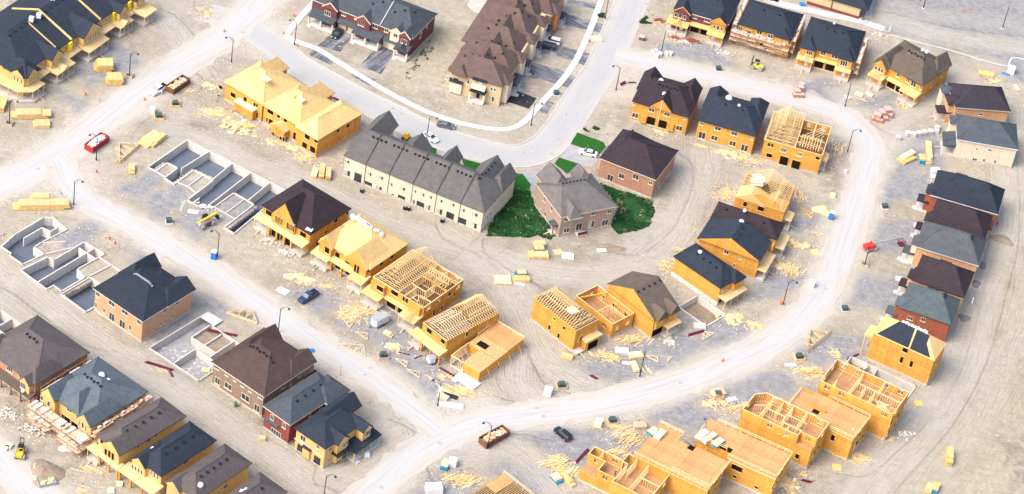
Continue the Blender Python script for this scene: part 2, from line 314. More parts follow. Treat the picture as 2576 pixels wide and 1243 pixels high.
        if slab:
            mb=MB(); s.fbox(mb,f,a0+.1,a1-.1,-.05,zs,.05,d1-.1)
            s.fbox(mb,f,a0+.3,a0+1.5,-.05,.28,d1-.1,d1+.7) if not plank else None
            s.part(mb,'porch_slab',sm or CONC)
            if plank:
                mb=MB(); c=(a0+a1)/2; mb.beam(P(c,zs+.03,d1-.2),P(c+.1,.05,d1+1.7),.35,.06) ; s.part(mb,'plank_ramp',LUMD)
    # --- open framing
    def stud(s,p,q,z0,h,sheath=None,sp=.41,name='stud_wall',m=LUMS,gaps=()):
        sp=.58
        p=Vector((p[0],p[1],0));q=Vector((q[0],q[1],0));d=q-p;L=d.length;d.normalize();n=Vector((-d.y,d.x,0)); mb=MB()
        mb.beam(p+Vector((0,0,z0+.04)),q+Vector((0,0,z0+.04)),.14,.08)
        for zt in (z0+h-.04,z0+h-.12): mb.beam(p+Vector((0,0,zt)),q+Vector((0,0,zt)),.17,.075)
        k=0
        while k*sp<=L:
            a=p+d*min(k*sp+.03,L-.03); 
            if not any(g0<k*sp<g1 for g0,g1 in gaps): mb.beam(a+Vector((0,0,z0+.08)),a+Vector((0,0,z0+h-.16)),.07,.14,upv=n)
            k+=1
        s.part(mb,name,m or LUM)
        if sheath:
            o=n*sheath*.085; mb=MB(); zb,zt=z0-.29,z0+h-.01; xs=0.0
            def pan(x0,x1,za,zc):
                if x1-x0>.05 and zc-za>.03: mb.beam(p+d*x0+o+Vector((0,0,(za+zc)/2)),p+d*x1+o+Vector((0,0,(za+zc)/2)),.03,zc-za)
            for g0,g1 in sorted(gaps):
                pan(xs,g0,zb,zt); pan(g0,g1,zb,z0+.85); pan(g0,g1,z0+min(2.1,h-.35),zt); xs=g1
            pan(xs,L,zb,zt); s.part(mb,'sheathing',OSB)
            for g0,g1 in gaps:
                mb=MB()
                for zz in (z0+.85,z0+min(2.1,h-.35)): mb.beam(p+d*g0+Vector((0,0,zz)),p+d*g1+Vector((0,0,zz)),.18,.09)
                mm=p+d*((g0+g1)/2); mb.beam(mm+Vector((0,0,z0+.85)),mm+Vector((0,0,z0+2.1)),.09,.09,upv=n)
                s.part(mb,'window_frame',LUMS)
    def framed(s,z0,h,poly=None,inner=(),m=OSB):
        poly=poly or [(0,0),(s.L,0),(s.L,s.W),(0,s.W)]
        n=len(poly)
        for i in range(n):
            P_,Q_=poly[i],poly[(i+1)%n]; Lw=math.dist(P_,Q_); gp_=[]
            if Lw>3.5:
                k=int(Lw/3.6); rr=random.Random(i+int(Lw*10)); gp_=[(Lw*(q+.5)/k-rr.uniform(.5,.9),Lw*(q+.5)/k+rr.uniform(.4,.9)) for q in range(k) if rr.random()<.75]
            s.stud(P_,Q_,z0,h,sheath=-1,gaps=gp_)
        for p,q in inner: s.stud(p,q,z0+.02,h-.1)
    def deck(s,z,poly,m=DECK,th=.3,name='deck'):
        mb=MB().prism(poly,z-.03,z); s.part(mb,name,m); mb=MB().prism(poly,z-th,z-.034); s.part(mb,'rim_joist',LUM)
    def rail(s,p,q,z,h=1.05):
        p=Vector((*p,z));q=Vector((*q,z));d=(q-p);L=d.length;d.normalize(); mb=MB()
        for zz in (h,h*.55): mb.beam(p+Vector((0,0,zz)),q+Vector((0,0,zz)),.09,.12)
        n=max(2,int(L/1.8)+1)
        for k in range(n): a=p+d*(L*k/(n-1)); mb.beam(a-Vector((0,0,.3)),a+Vector((0,0,h+.08)),.10,.10)
        s.part(mb,'guard_rail',LUMS)
    def joists(s,a0,b0,a1,b1,z,ax='u',sp=.45,m=None):
        mb=MB()
        if ax=='u':
            k=b0
            while k<=b1: mb.box(a0,k-.025,z-.26,a1,k+.025,z); k+=sp
        else:
            k=a0
            while k<=a1: mb.box(k-.025,b0,z-.26,k+.025,b1,z); k+=sp
        s.part(mb,'floor_joists',m or LUM)
    def trusses(s,a0,b0,a1,b1,ze,zr,ax='u',sp=.72,h0=0,h1=0,m=None,part=1.0,off=0,sheathe=None):
        """row of roof trusses; ax = ridge direction; h0,h1 = hip run at each end (trusses step down)"""
        m=m or LUMS
        if ax=='u': A,B,w0,w1=a0,a1,b0,b1; pt=lambda k,w,z:(k,w,z)
        else: A,B,w0,w1=b0,b1,a0,a1; pt=lambda k,w,z:(w,k,z)
        c=(w0+w1)/2; hw=(w1-w0)/2; n=int((B-A)*part/sp)
        for i in range(n+1):
            k=A+i*sp+.03; t=1.0
            if h0: t=min(t,(k-A)/h0)
            if h1: t=min(t,(B-k)/h1)
            t=max(t,.04); zt=ze+(zr-ze)*t; x=hw*t
            mb=MB(); bb=lambda p,q: mb.beam(pt(k,*p),pt(k,*q),.05,.085,upv=(1,0,0) if ax=='u' else (0,1,0))
            bb((w0,ze),(w1,ze))
            bb((w0,ze),(c-hw+x,zt)); bb((w1,ze),(c+hw-x,zt))
            if t<1: bb((c-hw+x,zt),(c+hw-x,zt))
            nn=3; prev=None
            for j in range(1,2*nn):
                f=j/(2*nn); w=w0+(w1-w0)*f; ztop=min(zt,ze+(zr-ze)*(1-abs(2*f-1)))
                pnt=(w,ztop) if j%2 else (w,ze)
                if prev: bb(prev,pnt)
                prev=pnt
            s.part(mb,'roof_truss',m)
        # purlin braces
        mb=MB(); 
        for f in (.25,.5,.75):
            w=w0+(w1-w0)*f; zz=ze+(zr-ze)*(1-abs(2*f-1))-.02
            mb.beam(pt(A+h0*.9,w,zz-.1),pt(B-h1*.9 if part==1 else A+(B-A)*part,w,zz-.1),.09,.05)
        s.part(mb,'brace',m)
    def scaffold(s,f,a0,a1,d0,d1,levels,m=None):
        mb=MB(); n=max(2,int((a1-a0)/2.1)+1); top=levels[-1]+1.1
        for k in range(n):
            a=a0+(a1-a0)*k/(n-1)
            for d in (d0,d1): mb.beam(s.fp(f,a,0,d),s.fp(f,a,top,d),.07,.07)
            if k<n-1: 
                a2=a0+(a1-a0)*(k+1)/(n-1); mb.beam(s.fp(f,a,levels[0],d1),s.fp(f,a2,levels[-1],d1),.05,.05); mb.beam(s.fp(f,a2,.2,d1),s.fp(f,a,levels[0],d1),.05,.05)
            for z in levels: mb.beam(s.fp(f,a,z,d0),s.fp(f,a,z,d1),.06,.06)
        for z in levels: mb.beam(s.fp(f,a0,z+1,d1),s.fp(f,a1,z+1,d1),.05,.12)
        return mb
def scaffold(h,f,a0,a1,d0,d1,levels,label,seed=0):
    rnd=random.Random(seed); rt=empty('scaffold',h.root.location,h.ang,label,'scaffold','scaffolds round the houses being bricked')
    h.scaffold(f,a0,a1,d0,d1,levels).build('frame',SCFF,rt)
    for z in levels:
        a=a0
        while a<a1-.5:
            b=min(a1,a+rnd.uniform(1.8,3)); mb=MB()
            for k in range(3):
                dd=d0+(d1-d0)*k/3
                if rnd.random()<.85: h.fbox(mb,f,a+rnd.uniform(-.2,.1),b+rnd.uniform(-.2,.3),z+.02+.05*(k%2),z+.07+.05*(k%2),dd,dd+(d1-d0)/3*.93)
            if mb.v: mb.build('platform',SCAF,rt)
            a=b
    mb=MB()
    for k in range(int((a1-a0)/1.6)):
        a=rnd.uniform(a0,a1-.8); h.fbox(mb,f,a,a+rnd.uniform(.4,.9),levels[-1]+.12,levels[-1]+rnd.uniform(.3,.6),d0+.2,d1-.3)
    mb.build('brick_pile',BLOCK,rt)
    return rt
def semi(name,label,cat,t,x,y,z,ang,L,Wd,roofm,wallm,zr,ax='u',h0=6,h1=6,vents=5,fascia=None,group=None,extra=(),wallb=None,z1=None):
    h=House(name,label,cat,t,x,y,z,ang,L,Wd,group); h.walls(wallm,wallb,z1=z1)
    h.roof([(0,0,L,Wd,z,zr,ax,h0,h1)]+list(extra),roofm,vents,fascia); h.caps(); return h
GD='detached and semi-detached houses under construction'
# ---- centre: grey roofed townhouse row
g1='finished row houses'
h=semi('row_house','long cream brick townhouse row with grey shingle roof inside the bend of the paved road','row houses','11',1720,362,6.6,-19.6,39.2,14.5,SH['grey'],BR['cream'],11.3,'u',2.6,6.5,0,None,
 extra=[(-1,3,5.2,19.6,6.605,9.9,'v',4,0),(10.2,8,16.4,16.4,6.61,9.7,'v',3,0),(20.3,8,24.7,17.4,6.612,9.3,'v',3,0),(29.6,4,37,18.4,6.605,10.6,'v',4,0),(34.4,10,39.4,18.6,6.6,9.6,'v',2.6,0)],
 wallb=[(.4,.4,38.8,14.1),(.1,4,4.9,17.7),(10.6,9,16,16.1),(20.7,9,24.3,17.1),(30.2,5,36.6,17.7),(34.8,10.5,39,18.3)])
for k in range(5):
    a=6.2+k*6.6
    mb=MB(); mb.beam((a,0.02,6.68),(a,7.2,11.48),.16,.28); h.part(mb,'party_ridge',BLKM,parent=h.roofp)
    mb=MB(); h.fbox(mb,'f',a-.05,a+.05,.3,6.3,0,.14); h.part(mb,'downpipe',BLKM)
for k in range(24):
    a=4.6+k*1.18; 
    if k%5==4: continue
    h.vent(a,6.1)
for k in range(6): h.vent(33.9,7+k*1.7)
up=[(-6*0+0,0)]
h.wins('f','11',[(855,68,1.3,1.2),(942,97,1.4,1.1),(1017,147,1.0,1.1),(1104,178,1.7,1.1),(1195,198,1.1,1),(1256,223,1.1,1.1),(1313,243,1.1,1.2),(1389,270,1.3,1.1),(1478,299,1.5,1.1),(1559,340,1.2,1.1),(1648,373,1.8,1.2)],'curtain')
h.wins('f','11',[(685,60,2.0,1.8),(925,180,1.8,1.8),(1015,232,2.0,1.8),(1182,281,1.2,1.8),(1297,322,1.2,1.9),(1380,350,1.9,1.8),(1640,455,1.9,1.8)],'curtain')
h.wins('f','11',[(768,93,2,2.3),(845,158,2,2.4),(1094,262,2,2.4),(1237,309,2.1,2.4),(1461,390,2.1,2.5),(1554,433,2.1,2.5)],'black',mull=1)
h.wins('f','10',[(687,1217,1.3,1.1)],'curtain')
h.wins('r','11',[(1740,400,.7,1.4),(1806,252,.7,1.3),(1865,215,.7,1.5),(1762,370,.7,1.2),(1900,150,.8,1.6)],'glass',mull=0)
for k,(x,y) in enumerate([(800,195),(1125,325),(1150,330),(1405,420)]):
    P=G('11',x,y,0.4); 
    mb=MB(); mb.obox((P.x,P.y),h.ang,.85,.85,0,.85); r=empty('air_conditioner',(0,0,0),0,['dark air conditioner at the foot of the second rear wall bay','left of two air conditioners side by side below the cream row','right of two air conditioners side by side below the cream row','air conditioner by the wall under the olive patio door'][k],'air conditioner','air conditioners behind the cream row')
    mb.build('casing',BLKM,r); MB().cyl((P.x,P.y,.85),(P.x,P.y,.92),.3).build('fan_grille',GREYM,r)
# H6
h=semi('brick_house','taupe roofed brown brick house standing alone between two green lawns','house','21',372,395,6.6,-57.5,14,15.7,SH['taupe'],BR['taupe'],10.6,'v',3,6,0,TRIM,
 extra=[(-3.2,1.6,5,8.4,6.605,10.2,'u',0,2),(-1.8,10.2,3.5,14.8,6.605,9.2,'u',0,2),(9,1.5,15.5,5.2,6.59,9.0,'u',0,1.8)],wallb=[(.4,.4,13.6,15.3),(-2.9,2,5,8),(-1.5,10.5,3,14.5)])
h.wins('r','21',[(410,412,1.2,1.1),(520,383,1.3,1.1),(614,366,1.3,1.1),(736,351,1.3,1.1),(410,492,1.6,1.5),(503,466,1.7,2.2),(700,435,1.8,1.8)],'cream')
h.wins('r','21',[(597,446,1.7,2.2)],'curtain')
h.wins('f','21',[(245,258,1,1.4),(300,330,1,1.4),(252,370,1,1.4),(215,345,.7,1)],'cream')
for k in range(7): h.vent(6,4+k*1.0)
mb=MB(); 
a,z=h.px('r','21',505,515); h.fbox(mb,'r',a-1.3,a+1.3,.15,.6,.1,1.6)
h.part(mb,'rear_step',SLAB); mb=MB(); h.fbox(mb,'r',a-1.3,a+1.3,.6,1.4,1.5,1.6); h.part(mb,'step_guard',MAR)
h.canopy('f',10.5,12.8,1.6,z=3.0,rise=.3,m=SH['slate'],posts=2,pm=BLKM)
# H7
h=semi('brick_house','dark umber hip roofed rust brick house beside the white parked sedan','house','21',1085,115,6.4,-19,15.8,15.3,SH['dark'],BR['rust'],10.2,'u',4.4,6.6,0,TRIM,
 extra=[(.01,3,8.8,15.31,6.41,10.25,'v',5.4,4.4)])
h.wins('f','21',[(740,97,1.6,1.9),(826,84,1.5,1.5),(933,90,1.6,1.5),(1045,135,1,1.1)],'cream')
h.wins('r','21',[(1105,150,.7,1.3),(1157,105,.7,1.3),(1180,60,.8,1.4)],'glass',mull=0)
h.wins('f','21',[(735,150,.9,.6),(905,215,.9,.6)],'glass',mull=0,sill=False)
for k in range(5):
    for (x,y,q) in ((3.7,7.5+k*1.1,0),(5.2+k*1.1,8.4,1)): h.vent(x,y)
h.wing('l',6.5,10.5,1.5,3.4,4.6,1,BR['sand'],SH['slate'],hip=True)
# ---- H8 H9 duplexes
h=semi('duplex_house','umber roofed orange sheathed duplex with a central rear gable, nearest the paved junction','duplex','20',1340,887,6.3,-10.5,15.8,14.8,SH['dark'],OSB,9.9,'u',5.5,5.5,6,None,
 extra=[(-.4,6,4.7,14.9,6.31,8.8,'v',4,0),(10.6,6,15.8,14.9,6.31,8.8,'v',4,0),(4.6,0,11.2,7.5,6.305,9.6,'v',0,3)],wallb=[(.4,.4,15.4,14.4)])
h.gable('f',4.6,11.2,6.3,9.6,OSB,.45)
h.wins('f','20',[(922,783,.7,.8),(1053,830,1.6,1.1),(1168,862,1.6,1.1),(1301,893,.6,.8),(928,870,1.7,1.5),(1260,967,1.7,1.5)],'lumber')
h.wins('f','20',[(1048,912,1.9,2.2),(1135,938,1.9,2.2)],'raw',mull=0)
for x,y in ((990,905),(1195,968)):
    a,z=h.px('f','20',x,y); mb=MB(); h.fbox(mb,'f',a-.8,a+.8,.5,2.7,-.1,.55); h.part(mb,'bay_box',OSB)
h.wins('r','20',[(1350,880,.7,1.2),(1375,815,.7,1.2)],'raw',mull=0)
mb=MB(); h.fbox(mb,'f',7.75,7.9,2.6,8.9,.46,.5); h.part(mb,'wrap_strip',WRAP)
h=semi('duplex_house','navy roofed orange sheathed duplex between the umber roofed duplex and the open trusses','duplex','20',1842,1030,6.3,-10.2,16,15,SH['navy'],OSB,9.4,'u',5,5,2,None,
 extra=[(-.2,7,5,16,6.31,8.7,'v',4,1.2),(11,7,16,16.8,6.31,8.5,'v',4,2)],wallb=[(.4,.4,15.6,14.6),(.2,9,4.6,15.6),(11.4,9,15.6,16.4)])
h.wins('f','20',[(1432,932,1.1,.9),(1552,970,1.7,1.2),(1675,1007,1.7,1.2),(1808,1045,.6,.9),(1525,1040,1.8,1.5),(1662,1082,1.8,1.5)],'lumber')
h.wins('f','20',[(1432,1020,1.9,2.2),(1752,1115,1.9,2.2)],'lumber',mull=1)
h.wins('r','20',[(1860,1000,.7,1.2),(1885,920,.7,1.2)],'raw',mull=0)
# ---- H10 truss duplex
h=House('duplex_house','sheathed duplex with open roof trusses on its left half at the hairpin bend','duplex','30',410,1170,6.3,-9.2,15.4,13.6,inset=.05); 
h.walls(OSB,[(0.02,0.02,15.38,13.58)],z1=3.5,fh=.4); h.deck(3.56,[(.1,.1),(15.3,.1),(15.3,13.5),(.1,13.5)],m=SUBSHADE); h.framed(3.6,2.7,inner=[((8,0),(8,13.5)),((8,6),(15,6)),((11.5,6),(11.5,13.4)),((4,8),(8,8)),((8,3.2),(15,3.2))])  # floor colour darkened for the shade under the trusses
h.trusses(-.3,0,8,13.6,6.3,10.2,'v',h0=4,h1=0); h.trusses(9,1,14.5,6,6.35,8.6,'u'); h.trusses(0,9,8,13.6,6.32,9.8,'u',h0=3)
for k in range(5): mb=MB(); mb.beam((9+k*1.2,6+k*.3,6.4),(13.5+k*.2,12-k*.9,6.6),.1,.1); h.part(mb,'loose_truss_board',LUMP)
h.wins('f','30',[(10,1170,1.3,1.1),(375,1190,.9,.8)],'raw',mull=0); h.wins('f','30',[(120,1210,1.9,2.3),(210,1240,1.9,2.3)],'raw',mull=0)
h.wins('f','30',[(120,1130,1.6,1.3),(240,1160,1.4,1.2)],'lumber',mull=3)
h.canopy('r',2,6,1.6,z=3.2,rise=.4,m=PLY,posts=2); h.opening('r',9.8,.1,3.2,2.4)
# ---- H11 sheathed/truss house
h=House('detached_house','half sheathed house with bare rafters and pale plywood heaped on its ridge','house','31',125,355,6.3,-12.5,12.9,12.4,inset=.1)
h.walls(OSB,z1=6.2); h.deck(6.24,[(.3,5.2),(12.6,5.2),(12.6,11.2),(.3,11.2)],m=SUBSHADE,th=.03,name='ceiling_shade'); h.trusses(0,5,12.9,11.5,6.3,9.8,'v',h0=0,h1=0); h.trusses(7,0,13,5,6.31,8.9,'v');  # thin dark sheet paints in the shade under the rafters
h.roof([(0,0,7.5,5,6.3,8.6,'v',0,0)],OSBR); h.gable('f',0,12.9,6.3,9.6,OSB,.0); 
for k in range(9): mb=MB(); mb.obox((3+random.random()*3,4+random.random()*4),random.random(),2.4,1.2,8.7+k*.07,8.75+k*.07,tilt=.1); h.part(mb,'loose_sheet',LUMP)
h.wins('f','21',[(1757,293,.8,1.3),(1875,328,1.4,1.2)],'raw',mull=0); h.canopy('r',1,5,2.2,z=3.3,rise=.4,m=PLY,posts=2); h.wins('r','31',[(150,300,1,1.2),(215,190,1.2,1.2)],'raw')
# ---- H12 H13 H14 H15
h=semi('detached_house','umber shingled house squeezed between the plywood heap house and the navy gable','house','31',70,566,6.3,-14,17.6,7.6,SH['dark'],OSB,8.9,'u',2.5,4,2,None); h.canopy('r',1,7.5,2.4,z=3.2,rise=.3,m=PLY,posts=3,plank=False); h.wins('r','31',[(45,585,1.2,1.2)],'raw')
h=House('detached_house','navy gable roofed narrow house with wide orange side gable facing the back lane','house','21',1870,728,6.2,-17,16.6,9.2); h.walls(OSB)
h.roof([(0,0,16.6,9.2,6.2,9.9,'v',0,0)],SH['navy'],4); h.gable('f',0,16.6,6.2,9.9,OSB,.42)
h.wins('f','21',[(1617,658,1.2,1.2),(1721,698,.6,1.0),(1673,757,.7,1.2)],'lumber'); h.canopy('r',.5,8.6,2.3,z=3.2,rise=.3,m=PLY,posts=3); h.wins('r','31',[(15,655,1.4,1.2)],'raw')
h=semi('detached_house','navy hip roofed narrow house with blank orange side wall above the trench','house','21',1575,932,5.9,-37.5,15.4,8.6,SH['navy'],OSB,8.7,'u',4,4,4,None,extra=[(11.5,4.2,16.4,8.8,5.92,7.9,'u',0,2.2)],wallb=[(.4,.4,15,8.2),(12,4.6,16,8.4)])
h.wins('r','21',[(1600,933,1.6,1.2),(1700,893,2.2,1.3)],'lumber',mull=3); mb=MB(); h.fbox(mb,'f',.3,15.1,-.1,1.1,-.2,.1); h.part(mb,'exposed_foundation',CONCW); h.canopy('r',.2,8.4,2.6,z=3.0,rise=.3,m=PLY,posts=4,plank=False,slab=False); h.opening('r',2.2,.1,2.6,2.2); h.opening('r',5.2,.1,2,2.2)
h=House('detached_house','taupe gable roofed narrow house with open framed lumber above its blank orange side wall','house','21',1075,1172,6.3,-41,16.2,8.6); h['label']='mushroom brown gable roofed narrow house whose street side has two little dormer gables'; h.walls(OSB)
h.roof([(0,0,16.2,8.6,6.3,10.4,'v',0,0),(10.5,.5,17,4.2,6.31,8.6,'u',3,0),(10.5,4.6,17,8.2,6.31,8.4,'u',3,0)],SH['umber'],5); h.gable('f',0,16.2,6.3,10.4,OSB,.42)
h.wing('r',.9,3.9,.5,6.3,8.2,3,OSB,SH['umber'],OSB,z0=3); h.wing('r',5,7.7,.7,6.3,8.1,3,OSB,SH['umber'],OSB,z0=3)
h.wins('r','21',[(1113,1180,1.3,1.4),(1222,1130,1.3,1.3)],'raw'); h.canopy('r',3.6,8.4,2.2,z=3.2,rise=.3,m=PLY,posts=2,plank=False); h.opening('r',2.4,.1,3.6,2.4)
# ---- H16 framed room
h=House('framed_house','roofless single storey wall frame with yellow beam between truss roof and brown gable','house frame','21',760,1192,4.6,-41,12.4,7.2,inset=.05); 
h.deck(.75,[(0,0),(12.4,0),(12.4,7.2),(0,7.2)],m=FLB); h.framed(.75,3.6,inner=[((7,0),(7,4.5)),((7,4.5),(12.3,4.5))],poly=[(0,0),(12.4,0),(12.4,7.2),(0,7.2)])
mb=MB(); mb.beam((1.2,.2,4.5),(3.6,7,4.5),.25,.3); h.part(mb,'steel_beam',YEL); mb=MB().box(-.1,-.1,-.2,12.5,7.3,.44); h.part(mb,'foundation',CONC)
# ---- H17 truss house
h=House('detached_house','narrow orange house with hip of bare rafters at the back lane corner','house','22',485,17,6.6,-41,14.6,7.6,inset=.1); h.walls(OSB,z1=6.5); h.deck(6.54,[(.3,.3),(14.3,.3),(14.3,7.3),(.3,7.3)],m=SUBSHADE,th=.03,name='ceiling_shade')  # dark sheet under the rafters, shade put into its colour
h.trusses(0,0,14.6,7.6,6.6,9.8,'u',h0=3.5,h1=4); mb=MB(); 
for k in range(4): mb.obox((9.5+k*.4,2.6),0,1.2,2.2,8.6+k*.06,8.65+k*.06,tilt=-.1)
h.part(mb,'loose_sheet',LUMP)
h.wins('f','21',[(285,1222,.6,1.3),(395,1228,.6,.9),(322,1158,.7,.5)],'raw',mull=0); h.wins('f','22',[(355,47,.6,1.3)],'raw',mull=0)
h.wins('r','22',[(515,70,.8,1.4),(575,55,.8,1.4),(640,45,.8,1.4)],'raw',mull=1); h.wing('r',2.6,7.4,1.6,3.3,3.5,.5,OSB,PLY); h.opening('r',5,.1,3.4,2.3,d=1.62); h.canopy('r',-.1,2.3,1.6,z=.7,rise=.05,m=CONC,posts=0,slab=True)
# ---- H23
h=semi('duplex_house','umber roofed yellow sheathed semi with garage pair, alone beside the brick pallets','duplex','30',1165,648,6.4,-33,15.6,15.4,SH['umber'],OSB,10.4,'u',7,5.5,6,None,extra=[(0,.2,5,11,6.41,9.5,'v',0,3.5),(10.2,0,15.61,9,6.42,9.2,'v',2.8,3),(10.4,8,15.4,15.8,6.41,9.4,'v',3,0)])
h.wing('f',.6,4.2,1.2,6.3,8.4,3,OSB,SH['umber'],OSB); h.wins('f','30',[(832,500,.8,1.3),(857,512,.8,1.4),(878,523,.8,1.3)],'lumber',mull=0,d=1.2); h.wins('f','30',[(993,522,1.1,1.3),(1070,552,1.1,1.3),(1097,632,1.6,1.7),(1152,662,.8,1.2)],'lumber')
h.canopy('f',.2,4.8,3.4,z=3.2,rise=.7,m=OSBR,posts=2,gab=True); h.canopy('f',5,10,1.2,z=3.2,rise=.6,m=OSBR,posts=0,slab=False); h.canopy('f',10.2,15.6,2.8,z=3.2,rise=.7,m=OSBR,posts=3)
h.opening('f',6.4,.1,2.5,2.4); h.opening('f',9.2,.1,2.4,2.4); h.door('f',3.4,.7,d=1.2); h.wins('r','30',[(1235,635,.9,2),(1310,570,.9,1),(1175,715,1,1.3)],'lumber',mull=0)
# ---- H19 H20 H21 north row
gn='row houses north of the dusty street'
h=semi('duplex_house','red brick navy roofed duplex at the top junction, first of its row','duplex','20',1635,185,6.3,-11.5,16,14.5,SH['navy'],BR['maroon'],9.6,'u',5,5,2,TRIM,gn)
h.wing('f',.5,5,1.2,6.3,8.3,4,BR['maroon'],SH['navy'],BR['maroon'],trim=OSB); h.wing('f',11.3,15.3,1.2,6.3,8.2,4,OSB,SH['navy'],OSB,trim=OSB)
h.wins('f','20',[(1243,95,.8,1.3),(1278,102,1.1,1.5),(1310,115,.8,1.3)],'cream',mull=0,d=1.2); h.wins('f','20',[(1385,105,1.2,1.2),(1477,137,1.7,1.2)],'cream'); h.wins('f','20',[(1533,187,.6,1.2),(1560,195,.8,1.4),(1588,203,.6,1.2)],'cream',mull=0,d=1.2)
h.canopy('f',-.8,5.4,3.6,z=3.2,rise=.7,m=OSBC,posts=3,gab=True); h.canopy('f',5.4,11,1.4,z=3.2,rise=.6,m=OSBC,posts=0,slab=False); h.canopy('f',10.8,15.6,3.2,z=3.1,rise=.9,m=OSBC,posts=2)
h.opening('f',6.9,.1,2.5,2.4); h.opening('f',9.8,.1,2.4,2.4); h.door('f',3.4,.8,d=1.2); h.door('f',12.6,.7,d=1.2)
h=semi('duplex_house','navy roofed duplex wrapped in timber scaffold, middle of the three in its row','duplex','30',185,300,6.3,-11.5,15.8,14.2,SH['navy'],OSB,9.6,'u',5,5,2,None,gn)
h.wing('f',11,15,.9,6.3,7.8,4,OSB,SH['navy'],OSB,hip=True); h.wins('f','20',[(1722,215,1.1,1.4),(1778,243,1.8,1.3),(1865,245,1.6,1.3)],'lumber'); h.wins('f','30',[(20,268,1.5,1.3),(92,310,1.6,1.3),(160,315,1.2,1.3)],'lumber',d=.3); h.opening('f',4.5,.1,2.5,2.4); h.opening('f',8.5,.1,2.5,2.4)
scaffold(h,'f',-1,15.5,1.0,2.5,(1.9,3.3,4.6),'three level timber scaffold across the front of the middle navy roofed duplex',3)
scaffold(h,'l',0,14,.5,1.6,(2,4,5.8),'narrow scaffold in the gap between first and middle northern duplexes',4)
scaffold(h,'r',0,14,.4,1.3,(2,4,5.8),'narrow scaffold in the gap between the middle and third northern duplexes',5)
h=semi('duplex_house','navy roofed yellow sheathed duplex with open garages, third and last of its row','duplex','30',665,455,6.3,-10,15.8,15.6,SH['navy'],OSB,9.8,'u',5,5,3,None,gn)
h.wing('f',.3,4.3,1.2,6.3,8,4,OSB,SH['navy'],OSB,hip=True); h.wing('f',11,15,1.3,6.3,8,4,OSB,SH['navy'],OSB,hip=True)
h.wins('f','30',[(320,383,1.8,1.3)],'lumber',mull=2,d=1.2); h.wins('f','30',[(420,385,1.4,1.3),(507,403,1.7,1.3)],'lumber'); h.wins('f','30',[(578,460,2,1.8)],'lumber',mull=2,d=1.3); h.wins('f','30',[(640,490,.7,1.8)],'lumber',d=.4)
h.canopy('f',0,4.6,3,z=3.3,rise=.5,m=PLY,posts=2,gab=True); h.canopy('f',4.6,10.8,1,z=3.3,rise=.5,posts=0,slab=False); h.canopy('f',10.8,15.2,2.8,z=3.1,rise=.5,m=PLY,posts=2); h.opening('f',6.2,.1,2.5,2.4); h.opening('f',9.3,.1,2.5,2.4); h.door('f',2.8,.8,d=1.2); h.door('f',13.4,.7,d=1.3)
scaffold(h,'r',0,15,.5,1.7,(2,4,5.5),'timber scaffold down the right side of the third northern duplex',6)
# H22
h=House('community_building','low tan brick building with navy roof and white apron at the top edge','building','30',755,80,4.0,-12.5,17.8,14); h.walls(BR['tan'],[(.5,.5,15.5,13.5)],z0=.9,fh=.9); h.roof([(0,0,17.8,14,4,7.4,'u',6,6)],SH['navy'],0)
mb=MB(); mb.box(.4,.42,.0,15.6,.6,.95); h.part(mb,'brick_plinth',BR['red'])
for v in (.7,7,13): mb=MB(); mb.cyl((16.9,v,0),(16.9,v,3.8),.13); h.part(mb,'column',BLKM); mb=MB().box(16.6,v-.3,0,17.2,v+.3,.9); h.part(mb,'column_base',BR['brown'])
mb=MB().box(7.3,.3,.9,7.5,.5,3.8); h.part(mb,'downpipe',BLKM)
# ---- H24..H30 east row
ge='finished houses along the east side of the curved street'
h=semi('brick_house','black hip roofed peach brick house, topmost of the east side houses','house','30',1830,842,6.4,10,15.6,11.5,SH['black'],BR['peach'],10,'u',6,4,0,TRIM,ge)
h.wing('l',1.5,6,1.6,6.2,7.6,3,BR['peach'],SH['dark'],hip=True); h.wins('l','30',[(1340,790,.8,1.6)],'cream')
h.canopy('l',1.5,5,4.2,z=3.2,rise=.5,m=SH['dark'],posts=2,pm=TRIM); h.canopy('l',6,11,1.4,z=3,rise=.5,m=SH['dark'],posts=0,slab=False); h.wins('f','30',[(1605,862,1.4,.8)],'glass'); h.wing('l',7,10.5,2.2,6.2,6.9,2,BR['sand'],SH['slate'],hip=True)
h=semi('brick_house','blue grey roofed sand brick house with four small rear windows near the grey block pallets','house','30',1890,1130,6.4,.5,16.6,11.8,SH['slate'],BR['sand'],10.2,'u',5,6,0,WHITE,ge)
h.wins('f','30',[(1573,1125,.6,.8),(1672,1133,1.1,.8),(1488,1197,.6,1),(1555,1208,1.3,1.4),(1627,1212,.7,1.3),(1710,1220,.7,1.3)],'glass',mull=1)
h.canopy('l',.5,7,3.4,z=3.3,rise=1,m=SH['slate'],posts=2,pm=TRIM,gab=True); h.wing('l',7.5,11,1.6,6.2,7.6,2,BR['sand'],SH['slate'],hip=True)
g=[('31',1735,375,-11,18,11.8,'navy','terra',11.0,'largest navy hip roofed red brick house, second group from the top on the east side'),
('31',1632,572,-13,14.8,11.4,'dark','terra',10.6,'plum brown hip roofed red brick house tucked below the large navy roof'),
('31',1590,762,-12.5,16.4,11.6,'mush','peach',10.8,'mid grey hip roofed house beside the red boom lift'),
('31',1480,1002,-15,13.6,11.4,'dark','peach',10.6,'plum brown hip roofed house between the mid grey and the green grey roofs'),
('31',1380,1205,-14.3,13.2,10.8,'green','terra',10.6,'green grey roofed red brick house beside the partly shingled orange house')]
